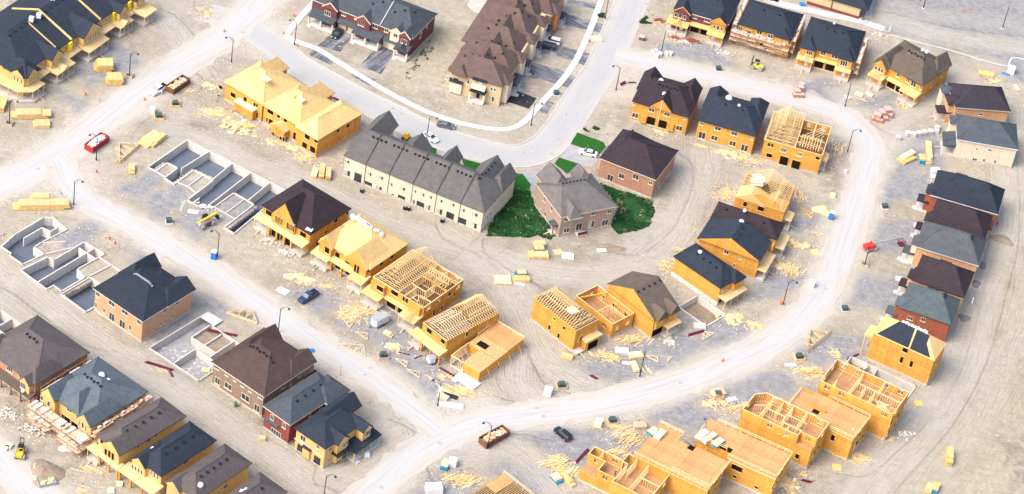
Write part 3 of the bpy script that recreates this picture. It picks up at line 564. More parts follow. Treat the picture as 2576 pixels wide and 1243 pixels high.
for k,(t,x,y,an,L,Wd,rs,ws,zr,lb) in enumerate(g):
    rs_=SH['bluegrey'] if k==2 else SH[rs]
    h=semi('brick_house',lb,'house',t,x,y,6.4,an,L,Wd,rs_,BR[ws],zr,'u',5.2,4.6,0,WHITE if k in(0,2) else None,ge)
    for j in range(5):
        h.vent(5.2+j*.6,6.8) if k!=1 else 0
    for j in range(3): h.vent(L-3.7,4.9+j*.7)
    h.wing('l',1,4.2,1.3,6.3,8.2,2.5,BR[ws] if k!=2 else BR['sand'],rs_,hip=True); h.canopy('l',.6,4,3.2,z=3.1,rise=.4,m=rs_,posts=2,pm=TRIM,sm=SLAB,plank=False); h.canopy('l',4.4,10,1.1,z=3.1,rise=.5,m=rs_,posts=0,slab=False)
    h.garage('l',5.8,2.5); h.garage('l',8.8,2.4); h.wins('r',t,[(x+45,y-95,.8,1)],'glass',mull=0)
    if k==4: h.wins('f','31',[(1072,1155,1.4,1.0),(1170,1165,1.2,1.2)],'cream')
# H31 partly shingled
h=House('detached_house','tall orange sheathed house with patchy navy shingles and bare yellow roof corners','house','32',1255,238,8.2,-23.5,16.2,8,inset=.2); h.walls(OSB)
h.roof([(0,0,16.2,8,8.2,11.6,'u',4,4.2)],OSBR,0)
f=lambda u,v:(u,v)
def slope_patch(h,pts,m,name,zr,ze,Wd,lift=.05):
    mb=MB(); k=(zr-ze)/(Wd/2); vs=[(u,v,ze+k*v+lift) for u,v in pts]; n=len(vs); vs+=[(a,b,c+.03) for a,b,c in vs]; mb.add(vs,[tuple(range(n-1,-1,-1)),tuple(range(n,2*n))]+[(i,(i+1)%n,n+(i+1)%n,n+i) for i in range(n)]); h.part(mb,name,m,parent=h.roofp)
slope_patch(h,[(1.1,.1),(9.3,.1),(8.7,3.9),(4.6,3.9)],SH['navy'],'shingle_field',11.6,8.2,8); slope_patch(h,[(9.7,.1),(15,.1),(12.8,2.2),(12.5,3.8),(9.2,3.9)],SH['navy'],'shingle_field',11.6,8.2,8)
mb=MB(); 
for k in range(9): mb.obox((5.5+k*.75,4.2+.2*(k%2)),k,.7,.5,11.5,11.85)
h.part(mb,'shingle_bundles',WRAP)
h.wins('f','32',[(1035,155,1.2,1.2),(1007,230,.7,1.6),(1080,262,.7,1.6)],'raw',mull=0); h.wins('r','32',[(1275,250,.6,1.2),(1235,305,.5,1.2),(1208,375,.5,1)],'raw',mull=0)
h.canopy('l',.4,5,2.2,z=6.2,rise=.6,m=OSBR,posts=2,plank=False,slab=False)
# ---- SE frames
gf='house frames along the south east curve'
h=House('framed_house','two storey frame with open upper studs, furthest right of the frames','house frame','32',940,640,8.5,-23.7,18.4,9.6,gf,inset=.05)
h.walls(OSB,z1=5.9); h.deck(5.96,[(0.1,.1),(18.3,.1),(18.3,9.5),(.1,9.5)],m=FLB); h.framed(5.96,2.55,inner=[((7,0),(7,9.5)),((7,5),(18.3,5)),((12,0),(12,5)),((12.5,5),(12.5,9.5)),((3,0),(3,3)),((9.5,5),(9.5,2))])
for p in ((3,9),(5.5,9.3),(14,9),(15.5,9.2)): mb=MB(); mb.beam((p[0],p[1],9.4),(p[0]-.8,p[1]-2.6,6.1),.1,.1); h.part(mb,'brace',LUM)
mb=MB(); [mb.obox((13+random.random()*3,2+random.random()*4),random.random()*3,3,.2,6.05+.05*k,6.1+.05*k) for k in range(10)]; h.part(mb,'loose_boards',LUMP)
h.wins('r','32',[(1005,590,.8,1),(975,650,1.2,1.2),(925,700,1.6,1.3),(950,720,1,1.3),(905,775,1.5,1),(865,828,.5,1),(1035,545,.7,1.2)],'raw',mull=0)
h=House('framed_house','plywood deck topped frame with a small stair hole between two open stud frames','house frame','32',640,832,6.6,-24.5,17,9.6,gf,inset=.05)
h.walls(OSB,z1=6.1); h.deck(6.4,[(0,0),(17,0),(17,9.6),(3,9.6),(3,8),(0,8)]); h.rail((0,0),(17,0),6.4); h.rail((17,0),(17,9.6),6.4); h.rail((6.5,9.6),(17,9.6),6.4); h.rail((0,8),(0,0),6.4)
mb=MB().box(5.2,2.6,6.41,6.8,4,6.44); h.part(mb,'stair_opening',VOIDSHADE); mb=MB(); mb.beam((4.2,4.3,6.9),(8,4.1,6.9),.12,.9); h.part(mb,'upright_panel',OSB)  # stair hole is a dark patch, its shade painted on the deck
mb=MB(); mb.cyl((15.6,3.2,6.4),(15.6,3.2,6.8),.2); h.part(mb,'bucket',WHITE)
h.wins('f','32',[(490,815,.8,1.5)],'raw',mull=0); h.wins('r','32',[(705,805,1,1.3),(665,855,1.2,1.3),(690,770,1,1.2)],'raw',mull=0)
h=House('framed_house','two storey frame with open upper studs and notched corner, between the two plywood decks','house frame','32',345,857,8.3,-24,18,8.6,gf,inset=.05)
h.walls(OSB,[(0.05,.05,17.95,8.55)],z1=5.7); h.deck(5.76,[(0.1,.1),(17.9,.1),(17.9,8.5),(.1,8.5)],m=FLB); h.framed(5.76,2.55,poly=[(0,0),(14,0),(14,1.6),(18,1.6),(18,8.6),(2,8.6),(0,6.5)],inner=[((4,0),(4,8)),((4,4),(9,4)),((9,2),(9,8.5)),((9,5),(14,5)),((12.5,2),(12.5,8.5)),((6.5,4),(6.5,8.5)),((1.5,3),(4,5)),((9,2),(14,2)),((11,0),(11,2))])
mb=MB(); [mb.obox((10.5+random.random()*2,.2+random.random()*1.2),.2+random.random()*.4,2.6,.15,5.9+.05*k,5.94+.05*k) for k in range(14)]; h.part(mb,'loose_boards',LUMP)
h.wins('r','32',[(345,930,.9,1.4),(320,1005,.8,1.2),(375,890,.8,1)],'raw',mull=0); h.wins('f','32',[(222,955,.8,1.2)],'raw',mull=0)
h=House('framed_house','deck topped frame with white packs','house frame','32',60,1122,6.5,-21.5,20.4,9.4,gf,inset=.05); h['label']='deck topped frame carrying white wrapped packs and a stair opening in its left edge'
h.walls(OSB,[(.05,1.8,20.35,9.35),(8.6,.05,20.35,2.3)],z1=6.0); h.deck(6.3,[(0,1.8),(4.5,1.8),(4.5,3.4),(8.6,3.4),(8.6,0),(20.4,0),(20.4,9.4),(0,9.4)]); h.rail((0,1.8),(7.5,1.8),6.3); h.rail((8.6,0),(20.4,0),6.3); h.rail((20.4,0),(20.4,9.4),6.3); h.rail((2,9.4),(20.4,9.4),6.3); h.rail((0,1.8),(0,6),6.3)
mb=MB().box(4.6,1.85,5.6,8.5,3.35,6.02); h.part(mb,'stair_opening',VOIDSHADE); mb=MB(); h.fbox(mb,'f',8.6,20.4,5.85,6.2,0,.03); h.part(mb,'wrap_band',WRAP)  # dark block in the notch paints the shade of the stairwell
h.foff['f']=0; h.wins('f','22',[(1697,1045,2.2,1.3),(1680,1108,.8,.6),(1843,1190,.8,.6)],'raw',mull=0); h.wins('r','32',[(105,1060,.9,1.4),(80,1100,1.2,1.3),(60,1150,1.2,1.3),(30,1185,.8,1.2)],'raw',mull=0)
h=House('framed_house','widest bare plywood deck with corner notch and two wrapped packs near its front edge','house frame','22',1475,1212,6.5,-23.5,18.4,11.5,gf,inset=.05)
h.walls(OSB,[(.05,.05,18.35,8.2),(.05,8,5.6,11.4)],z1=6.0); h.deck(6.3,[(0,0),(18.4,0),(18.4,11.4),(10,11.4),(10,9.4),(8.4,9.4),(8.4,10.6),(5.8,10.6),(5.8,12.8),(0,12.8)]); h.rail((0,0),(18.4,0),6.3); h.rail((18.4,0),(18.4,11.4),6.3); h.rail((9,0.9),(18.4,.9),6.3); h.rail((0,12.8),(5.8,12.8),6.3)
mb=MB(); h.part(MB().box(8.5,9.5,5.3,9.9,11.3,6.0),'stair_opening',VOIDSHADE)  # stairwell shade painted as a dark block in the notch
h.wins('r','22',[(1480,1200,1,1.3),(1530,1130,.8,1.3),(1553,1075,.8,1.2),(1575,1100,.6,1),(1520,1200,.6,1)],'raw',mull=0)
h=House('framed_house','roofless room frame with open stud wings left of the widest deck','house frame','22',1050,1260,5.6,-24,17.6,9,gf,inset=.05)
h.walls(OSB,z1=2.9); h.deck(3.0,[(0.1,.1),(17.5,.1),(17.5,8.9),(.1,8.9)],m=FLB); h.framed(3.0,2.6,poly=[(0,3.4),(4.2,3.4),(4.2,0),(8.5,0),(8.5,-1.2),(17.6,-1.2),(17.6,9),(7.2,9),(7.2,6.2),(0,6.2)],inner=[((2.5,3.4),(2.5,6.2)),((8.5,0),(8.5,6)),((8.5,6),(7.2,6)),((12.5,-1.2),(12.5,9)),((12.5,4),(17.5,4)),((9.5,4),(9.5,9))])
# H38 bottom joist frame
h=House('framed_house','floor of bare joists cut by the bottom edge left of the roofless frame','house frame','',1268,1330,3.2,-38,12,12,inset=.05); h.walls(OSB,z1=2.9); h.deck(3.0,[(.2,.2),(11.8,.2),(11.8,11.8),(.2,11.8)],m=SUBSHADE,th=.03,name='joist_gap_shade'); h.joists(0,0,12,12,3.3,'v',m=LUMS); h.deck(3.34,[(0,6.5),(3.2,6.5),(3.2,12),(0,12)]); h.rail((0,12),(12,12),3.3)  # dark sheet below the joists paints the shade between them
# ---- H39..H43 row facing the straight street
gc='houses of the middle row facing the straight dusty street'
h=semi('duplex_house','plum brown hip roofed orange semi with tall twin gable windows, first of its row','duplex','11',410,528,6.2,-31.3,15.7,15.2,SH['dark'],OSB,11.2,'u',6,6,0,None,gc,extra=[(3.5,-.3,11.3,8,6.22,11.4,'v',0,2)])
h.gable('f',3.5,11.3,6.22,11.4,OSB,.72)
mb=MB(); h.fbox(mb,'f',3.9,10.9,3.2,6.3,-.1,.70); h.part(mb,'wall',OSB); h.foff['f']=.72
h.wins('f','11',[(152,405,.55,1.9),(172,412,.55,2.1),(193,425,.55,1.9),(243,455,.8,2),(262,465,.8,2),(280,475,.8,2)],'raw',mull=1,sill=False,hi=True); h.foff['f']=0
h.wins('f','11',[(97,362,1.6,1.2),(355,525,1.6,1.2)],'raw',mull=0); h.wins('r','11',[(602,420,1,.9),(688,365,.7,.8),(462,585,.8,1.5),(525,505,.7,.7)],'raw',mull=0)
h.canopy('f',-.4,4,2.4,z=3.2,rise=.4,m=PLY,posts=2); h.canopy('f',4,11.8,2.3,z=3.2,rise=.4,m=PLY,posts=4,slab=False,pw=.5,pm=OSB); h.canopy('f',11.4,15.4,2.6,z=3.2,rise=.4,m=PLY,posts=2); h.opening('f',6,.1,2.6,2.4,d=1.2); h.opening('f',9.4,.1,2.4,2.4,d=1.2); h.opening('f',1.8,.7,1,1.6,'window_opening')
a,b=14.6,.6; mb=MB().obox((a,b+.2),.3,1.7,1.2,6.75,6.9); h.part(mb,'wrapped_pack',WRAP)
h=semi('duplex_house','bare plywood roofed semi with a row of white shingle packs along its ridge','duplex','11',860,790,6.2,-31.3,15.6,15.0,OSBR,OSB,11.0,'u',5.5,6.5,0,None,gc,extra=[(.2,-1,4.6,8,6.22,9.4,'v',0,3),(8,-.8,15.2,9,6.23,10.4,'v',0,3)])
h.gable('f',.2,4.6,6.22,9.4,OSB,1.45); mb=MB(); h.fbox(mb,'f',.6,4.2,3.2,6.1,-.1,1.2); h.fbox(mb,'f',12,15,3.2,6.1,-.1,1.1); h.fbox(mb,'f',8.4,12,5.2,6.1,-.1,1.1); h.part(mb,'wall',OSB); h.gable('f',8,15.2,6.23,10.4,OSB,1.25)
h.foff['f']=1.2; h.wins('f','11',[(537,632,1.2,1.6),(748,778,.6,2),(770,785,.6,2)],'raw',mull=0); h.foff['f']=0; h.wins('f','11',[(615,680,1.2,1.4),(688,735,1.2,1.4),(851,797,.6,1)],'raw',mull=0); h.wins('r','11',[(1025,690,1,1),(945,742,1,1),(910,860,.6,1.4)],'raw',mull=0)
h.canopy('f',-.6,4.6,2.9,z=3.2,rise=.5,m=PLY,posts=2); h.canopy('f',4.6,11.4,1.8,z=3.2,rise=.5,m=OSBR,posts=3,slab=False,pw=.45,pm=OSB); h.canopy('f',11.4,15.8,3.4,z=3.1,rise=.9,m=OSBR,posts=2); h.opening('f',6.4,.1,2.5,2.4); h.opening('f',9.6,.1,2.4,2.4)
mb=MB()
for k in range(11):
    if k not in (8,9): mb.obox((4.4+k*.62,7.5),.2*k,.55,1.3,10.95+.05*(k%2),11.4)
h.part(mb,'shingle_bundles',WRAP)
H40=h
h=House('duplex_house','orange semi with bare rafters on its left half and open rooms on its right half','duplex','11',1265,1075,6.2,-31,15.4,15.0,gc,inset=.05); h.walls(OSB,z1=3.5); h.deck(3.56,[(.1,.1),(15.3,.1),(15.3,14.9),(.1,14.9)],m=SUBSHADE); h.framed(3.56,2.6,inner=[((7.7,0),(7.7,15)),((7.7,5),(12,5)),((12,5),(12,9)),((9.5,5),(9.5,0)),((7.7,9),(15.4,9)),((11,9),(11,15)),((12,3),(15.4,3))])  # rooms' floor darkened in colour to stand for inside shade
h.trusses(0,0,7.8,15,6.2,9.6,'v',h0=4,h1=0); h.trusses(8.6,9,15,12.6,6.3,8.4,'u'); mb=MB(); mb.beam((8.6,8.8,6.5),(15.8,8.2,6.5),.1,.5); h.part(mb,'leaning_beam',OSB)
for p,q in (((11.2,.8),(13.4,.2)),((13.4,.2),(12,2.4)),((11.5,.1),(11.8,2.2))): mb=MB(); mb.beam((*p,6.4),(*q,6.6),.12,.12); h.part(mb,'loose_truss_board',LUMP)
mb=MB(); h.fbox(mb,'f',.4,4.4,3.2,6.1,-.1,1.2); h.fbox(mb,'f',11.6,15,3.2,5.9,-.1,1.0); h.part(mb,'wall',OSB); h.foff['f']=1.2; h.wins('f','11',[(938,930,1.7,1.2)],'raw',mull=0); h.foff['f']=0; h.wins('f','11',[(1050,950,1.8,1.1),(1118,995,.6,1.2),(1143,1005,.6,1.2),(1165,1055,.6,1.2),(1220,1090,.6,1.2)],'raw',mull=0)
h.wins('r','11',[(1335,1110,.6,1.5),(1490,975,.6,1),(1395,1075,.6,1.2),(1365,1030,.9,.6),(1455,970,.9,1)],'raw',mull=0)
h.canopy('f',-.6,4.6,3.4,z=3.2,rise=.5,m=OSBR,posts=2); h.canopy('f',4.6,10.8,1.2,z=3.2,rise=.5,m=OSBR,posts=0,slab=False); h.canopy('f',10.8,15.6,3.6,z=3.2,rise=.6,m=OSBR,posts=2,gab=True); h.opening('f',6.2,.1,2.6,2.4); h.opening('f',9.2,.1,2,2.4)
h=House('detached_house','narrow orange house with pale low trusses in front and a tall open truss block behind','house','12',1440,90,6.2,-39,8.2,17.2,gc,inset=.05); h.walls(OSB,z1=6.1); h.deck(6.14,[(.3,.3),(7.9,.3),(7.9,16.9),(.3,16.9)],m=SUBSHADE,th=.03,name='ceiling_shade'); h.trusses(0,0,8.2,8.4,6.2,8.2,'v',h0=1.5,h1=0,m=LUMP); h.trusses(0,8.6,8.2,17.2,6.25,10.4,'v',h0=0,h1=2.5)  # dark sheet under both truss blocks carries painted shade
mb=MB(); mb.beam((.1,8.5,6.3),(4.1,8.5,10.5),.1,.1); h.part(mb,'brace',LUM)
h.wins('f','11',[(1315,1218,1.4,1.2)],'raw',mull=0); h.wins('f','12',[(1415,75,1.1,1.1)],'raw',mull=0); h.canopy('f',-1.6,2.2,2.6,z=3.2,rise=.4,m=OSBR,posts=2); h.canopy('f',2.2,8.6,2.4,z=3.1,rise=.5,m=OSBR,posts=3,slab=False,pw=.3,pm=OSB); h.opening('f',4.6,.1,2.6,2.3); h.wins('r','11',[(1600,1180,.6,1.3)],'raw',mull=0)
h=House('framed_house','single storey frame topped by plywood and open floor joists at the street corner','house frame','12',1685,325,3.3,-31,8.2,17,gc,inset=.05); h.walls(OSB,[(3.4,.05,8.15,16.95),(.05,6.5,3.4,16.95)],z1=3.0)
h.deck(3.35,[(0,10.5),(8.2,10.5),(8.2,17),(0,17)]); h.deck(3.04,[(.2,6.7),(3.5,6.7),(3.5,.2),(8,.2),(8,10.4),(.2,10.4)],m=SUBSHADE,th=.03,name='joist_gap_shade'); h.joists(0,6.6,8.2,10.4,3.34,'u',m=LUMS); h.joists(3.4,.2,8.2,6.5,3.34,'u',m=LUMS); mb=MB().box(1.6,7.2,3.35,4.2,9,3.39); h.part(mb,'stair_opening',VOIDSHADE); h.stud((0,0),(0,6.5),.5,2.8); h.stud((0,0),(3.4,0),.5,2.8,gaps=((.3,2),)); mb=MB(); mb.box(0,0,-.1,.25,6.5,.5); mb.box(0,0,-.1,3.4,.25,.5); h.part(mb,'foundation_kerb',CONC)  # dark sheet and stair patch paint in the shade below the joists
for p,q in (((0,3,3.2),(2.4,2.4,.6)),((0,4.8,3.2),(2.6,4.2,.6)),((0,1.4,3.2),(2,1.8,.6))): mb=MB(); mb.beam(p,q,.1,.1); h.part(mb,'brace',LUM)
h.rail((0,17),(8.2,17),3.35,.6); h.rail((0,10),(0,17),3.35,.6); h.wins('r','12',[(1825,285,.6,1.8),(1905,265,1.6,1.4)],'raw',mull=0); h.wins('r','22',[(40,210,.8,1.4)],'raw',mull=0)
h.canopy('f',3.2,9.2,3,z=.2,rise=.02,m=CONC,posts=0,plank=False,name='slab_edge',zs=.5,sm=SLAB)
for k in range(4): mb=MB(); mb.beam((8.2,3+k*4,2.6),(9.6,3.2+k*4,0),.09,.09); h.part(mb,'brace',LUM)
# ---- H4 plywood roofed triplex
g4='joined plywood roofed duplex blocks'
h=semi('row_house','bare plywood roofed orange house, leftmost of three joined blocks behind the dumpster','row house','10',52,790,5.7,-31.5,13.4,14.6,OSBR,OSB,9.6,'u',5.5,6,0,None,g4,extra=[(2,6,7,17.5,5.71,9,'v',0,2.5)],wallb=[(.4,.4,13,14.2),(2.4,8,6.6,17)])
h.wins('f','00',[(1663,658,1,1),(1757,717,1.5,1.2),(1848,748,1,1.2),(1645,733,.6,1.5),(1707,770,.6,1.5)],'raw',mull=0); h.wins('f','00',[(1920,790,.8,1.1)],'raw',mull=0); h.wins('f','10',[(5,870,.8,1.8),(5,795,.7,.9)],'raw',mull=0)
mb=MB().obox((9.5,5),0,2.6,1.6,9.2,9.5); h.part(mb,'roof_cap',LUMP); h.canopy('f',5,11.4,1.9,z=3.1,rise=.1,m=LUMP,posts=0,slab=False); mb=MB(); h.fbox(mb,'f',5,11.4,.4,2.9,0,1.7); h.part(mb,'wall',OSB); h.wins('f','00',[(1745,810,1,1.6),(1795,830,.5,1.6),(1860,870,1.3,1.6)],'raw',d=1.7)
h=semi('row_house','bare plywood roofed orange house, middle of three joined blocks, small gabled entry','row house','10',328,956,5.8,-31.5,12.6,14.6,OSBR,OSB,9.8,'u',5,6,0,None,g4,extra=[(3,5,9,18,5.81,9.2,'v',0,3)],wallb=[(.4,.4,12.2,14.2),(3.4,8,8.6,17.4)])
h.wins('f','10',[(110,843,1.7,1.2),(172,875,.9,1),(222,907,1,1),(302,955,1.1,1),(83,905,.5,1.2),(122,930,1.9,1.7),(292,1025,.9,1.9)],'raw',mull=0)
h.wing('f',4.6,9,1.8,2.9,4.1,.3,OSB,OSBR,OSB); h.wins('f','10',[(165,995,.6,1.5),(222,1028,.7,1.4),(245,1030,.6,1.4)],'raw',d=1.8,mull=0)
mb=MB().obox((8,5.4),0,2,1.4,8.9,9.3); h.part(mb,'roof_cap',LUMP); mb=MB(); h.fbox(mb,'f',5.95,6.1,.5,5.4,0,.1); h.part(mb,'wrap_strip',WRAP)
h=semi('row_house','bare plywood roofed orange house, rightmost of three joined blocks, long blank side wall','row house','10',466,1058,6.0,-32,7.8,17.6,OSBR,OSB,8.8,'v',4,4.4,0,None,g4)
h.wins('f','10',[(387,1030,1.4,1.4),(452,1062,.9,1),(367,1095,1.4,1.5),(428,1128,1.5,1.6)],'raw',mull=0); h.wins('r','10',[(617,985,.9,.8),(693,948,.9,1),(625,1048,.4,1)],'raw',mull=0)
# ---- H1 long NW row
h=House('row_house','long navy roofed row with pale sheathed bays and plywood porches along the top left','row houses','00',205,585,6.4,-24,20,50); h.walls(OSBC,[(-3,.4,17.8,49.6),(13,-.1,19.6,5)])
h.roof([(-3.4,0,18.2,50,6.4,10.8,'v',8,4),(12.6,-.5,20.2,5.4,6.43,9.3,'u',3,3)],SH['navy'],0); h.foff['r']=-1.8
for v0,v1,zr,n in ((10.1,14.4,8.6,2),(23.3,30.4,9.4,6),(38.6,41.8,8,2),(46,49.6,8,1)):
    h.wing('r',v0,v1,2.0,6.4,zr,5,OSBC,SH['navy'],OSBC,z0=3)
    for k in range(n): h.win('r',v0+.8+k*(v1-v0-1.6)/max(1,n-1),4.8,.55,1.5,'lumber',d=2.0,mull=0)
h.wing('r',.3,3.8,2.1,6.4,8.3,2,OSBC,SH['navy'],OSBC,z0=.5)
for k in range(3): h.win('r',.9+k*1.1,4.8,.55,1.5,'lumber',d=2.1,mull=0)
h.wing('f',15.6,19.4,.9,6.4,8.2,2,OSBC,SH['navy'],OSBC,z0=.5)
for k in range(3): h.win('f',16.4+k*1.1,4.8,.55,1.5,'lumber',d=.9,mull=0)
for v in (6.5,8.6,16.2,21.4,33,35.4,43.2): h.win('r',v,4.9,.9,1.3,'lumber')
for v0,v1,dd,gb in ((9.4,16.8,4.6,True),(22.6,31.2,4.6,False),(36.8,42.4,4,True),(45.2,50.6,5.6,False)): h.canopy('r',v0,v1,dd,z=3.2,rise=.7,m=PLY,posts=4,gab=gb,sm=CONC)
for v0,v1 in ((4.2,9.2),(17,22.4),(31.4,36.6),(42.6,45)): h.canopy('r',v0,v1,2.2,z=3.2,rise=.6,m=PLY,posts=0,slab=False); h.opening('r',(v0+v1)/2,.1,2.5,2.3)
for v in (19.0,37.6,44.2): mb=MB(); h.fbox(mb,'r',v,v+1.2,3.7,6.2,0,.9); h.part(mb,'house_wrap_panel',YSH)
for v0 in (20.4,32.6):
    mb=MB(); mb.beam((7.4,v0,10.9),(18.2,v0,6.6),.4,.45); mb.beam((7.4,v0,10.9),(-1,v0,7.4),.4,.45); h.part(mb,'party_parapet',LUM)
mb=MB(); mb.beam((8.5,14.6,10.5),(17.6,14.6,6.9),.2,.3); h.part(mb,'valley_board',LUM)
for u_,v in ((9,18.5),(8.6,16),(7,27)): mb=MB().obox((u_,v),.4,1.2,1.2,10.2,11.4); h.part(mb,'wrapped_pack',WRAP)
for k in range(16): h.vent(8.6,7+k*2.4)
mb=MB().prism([(9,-3.0),(19.6,-3.0),(22.4,-.4),(22.4,4.4),(9,4.4)],3.1,3.35); h.part(mb,'porch_roof',PLY); mb=MB().prism([(7,-3.4),(19.7,-3.4),(22.8,-.5),(22.8,4.4),(7,4.4)],0,.6); h.part(mb,'porch_slab',CONC)
for p in ((10,-2.7),(13,-2.7),(16.3,-2.7),(19.3,-2.7),(22.1,-.3),(22.1,2),(22.1,4.1)): h.part(MB().box(p[0]-.08,p[1]-.08,.6,p[0]+.08,p[1]+.08,3.1),'post',LUM)
for p,q in (((18,-3.3),(17,-5.4)),((22.6,2),(24.6,1.6)),((11,-3.3),(10,-5.4))): mb=MB(); mb.beam((*p,.6),(*q,.05),.35,.06); h.part(mb,'plank_ramp',LUMD)
# ---- H2
h=semi('row_house','red brick row with slate roof, cream gables and stone porches above the black driveways','row houses','10',1185,290,6.4,-19,31,14.6,SH['slate'],BR['maroon'],10.2,'u',5,5.5,0,TRIM)
for a0,a1 in ((4.4,8.4),(14.4,18.4),(27.2,30.4)): h.wing('f',a0,a1,1.0,6.3,8.2,5,BR['maroon'],SH['slate'],BR['red'],trim=TRIM)
h.wing('f',24.4,28,.7,6.3,8.0,5,TRIM,SH['slate'],TRIM,trim=TRIM)
h.wins('f','10',[(553,88,1.8,1.5)],'cream',mull=2,d=1.0); h.wins('f','10',[(806,165,1.8,1.4)],'cream',mull=2,d=1.0); h.wins('f','10',[(1128,300,1.8,1.4)],'cream',mull=2,d=1.0); h.wins('f','10',[(1063,248,1.2,1.3)],'cream',d=.7)
h.wins('f','10',[(665,83,1.2,1.3),(760,105,1,1.1),(897,195,1.6,1.4),(985,212,1.2,1.3)],'cream')
h.canopy('f',1,8.6,3.2,z=3,rise=1,m=SH['slate'],posts=3,pm=TRIM,pw=.4,plank=False,sm=SLAB); h.canopy('f',8.6,14.2,1.2,z=3,rise=.9,m=SH['slate'],posts=0,slab=False); h.canopy('f',14.2,22.4,3.2,z=3,rise=1,m=SH['slate'],posts=3,pm=TRIM,pw=.4,plank=False,sm=SLAB); h.canopy('f',22.4,27,1.2,z=3,rise=.9,m=SH['slate'],posts=0,slab=False); h.canopy('f',26.8,31,3.2,z=3,rise=1.1,m=SH['slate'],posts=2,pm=TRIM,pw=.4,gab=True,plank=False,sm=SLAB)
for a in (10,12.8,23.6,25.9): h.garage('f',a,2.3)
for a in (5.5,16,20,28.6): h.door('f',a,.7,m=WHITE)
h.wins('r','10',[(1238,272,.9,1.2),(1290,195,.9,1.2),(1245,240,.8,1)],'cream',mull=0)
mb=MB(); mb.beam((21,0.1,6.5),(21,7.3,10.3),.3,.3); h.part(mb,'party_ridge',GREYM,parent=h.roofp)
for k in range(12): h.vent(3+k*2.2,4.6+(k%3)*1.4)
# ---- H3
h=House('row_house','tan brick row with stepped brown roofs and flat grey porch roofs over its driveways','row houses','10',1862,658,6.6,-12,15.4,44); h.walls(BR['tan'])
h.roof([(0,0,15.4,9,6.6,10.6,'u',4,5),(0,7,15.4,16.5,6.61,10.9,'u',5.4,5.4),(-1.5,15,14.4,26,6.62,11.2,'u',5,5),(-1.5,24.5,14.4,36,6.63,11.4,'u',5,5),(-1.5,34.5,13.5,44,6.64,11.5,'u',5,5),(4,3,11,40,6.65,10.2,'v',3,3),(1.5,-.9,5.5,4,6.66,8.6,'v',1.5,0)],SH['tan'],0)
for v0,v1 in ((-.0,7),(7,16),(16,25)): pass
for v in (2,13.5,23.5,33):
    h.wing('r',v,v+4.2,1.3,6.55,8.0,3,BR['sand'],SH['tan'],hip=True)
for v in (6.6,9.4,17.4,27,36): 
    h.canopy('r',v,v+3.2,2.4,z=3.3,rise=.05,m=SH['slate'],posts=2,pm=TRIM,sm=SLAB,plank=False,name='flat_porch_roof'); h.garage('r',v+4.8,2.2)
h.wins('f','10',[(1455,590,1.7,1.2)],'curtain'); h.wins('f','10',[(1505,605,1.3,1.2)],'black'); h.wins('f','10',[(1467,672,2.4,1.6)],'curtain',mull=2); h.wins('f','10',[(1600,618,.7,1.2),(1775,672,.6,1.1),(1800,678,.6,1.1),(1458,732,.6,.4),(1510,685,.6,1.2)],'glass',mull=0); h.wins('f','10',[(1775,745,1.5,1.6)],'curtain')
h.canopy('f',.9,4.6,1,z=4.0,rise=.3,m=SH['navy'],posts=0,slab=False,name='bay_roof'); mb=MB(); h.fbox(mb,'f',1.2,4.4,.4,3.8,-.1,.6); h.part(mb,'bay_wall',BR['sand'])
h.canopy('f',6.9,11.2,1.8,z=3.4,rise=.25,m=SH['navy'],posts=2,pm=BR['sand'],pw=.5,sm=SLAB,plank=False); h.door('f',9,.6,m=BLKM); mb=MB(); h.fbox(mb,'f',7.1,11,4.2,5.1,.1,1.7); h.part(mb,'balcony_parapet',TRIM); h.door('f',9.2,4.3,h=1.7); mb=MB(); h.fbox(mb,'f',7,11,6.3,6.9,-.2,.8); h.part(mb,'dormer_fascia',SH['navy'])
for v in (5,15): mb=MB(); mb.box(-1.4,v,2.6,.4,v+2.4,2.8); mb.box(-1.4,v,2.8,-1.3,v+2.4,3.8); mb.box(-1.4,v,0,-1.25,v+.15,2.7); mb.box(-1.4,v+2.25,0,-1.25,v+2.4,2.7); h.part(mb,'rear_deck',LUMD)
for k in range(30): 
    u,v=3.0+(k*1.7)%9.5,4+k*1.25; h.vent(u,v)
h=semi('row_house','orange brick brown roofed house behind the stepped brown roofed row, cut by the top edge','row house','10',2232,120,6.6,-12,17,14,SH['tan'],BR['orange'],10.6,'u',5,5,0,TRIM)
h.wing('r',2,6,1.4,6.5,8,3,BR['orange'],SH['tan'],hip=True); h.canopy('r',5,8.5,2.6,z=3.3,rise=.05,m=SH['slate'],posts=2,pm=TRIM,sm=SLAB,plank=False); h.wins('f','20',[(130,25,1,1)],'glass'); h.garage('r',10)
# ---- west rows
gw='houses of the lower left block'
h=semi('brick_house','navy hip roofed peach brick house beside the grey foundations at the far left','house','01',1075,1182,6.6,-32.5,15.9,16.8,SH['navy'],BR['peach'],9.9,'u',6.2,6.4,0,TRIM,extra=[(-.2,8,5,17.2,6.61,9.3,'v',3,0),(9.8,8,16,17.2,6.62,8.7,'v',3,0),(5.2,9,10.4,16.6,6.615,8.4,'v',2,2.4)])
h['group']=gw
for k in range(11): h.vent(5.2+k*.55,8.0,GREYM,.14)
h.wins('f','01',[(738,975,1.2,1.3),(843,1045,1.9,1.3),(942,1110,1.9,1.3),(1048,1185,1.3,1.2),(722,1055,.8,1.6),(787,1097,.8,1.5),(980,1225,.8,1.6)],'cream'); h.wins('f','01',[(843,1145,1.7,2.2),(922,1200,1.8,2.2)],'cream',mull=1)
h.wins('r','01',[(1240,1098,1.1,1.2),(1335,1038,1.1,1.2),(1212,1195,.7,1.3),(1245,1175,.7,1.3),(1302,1140,.7,1.2)],'cream')
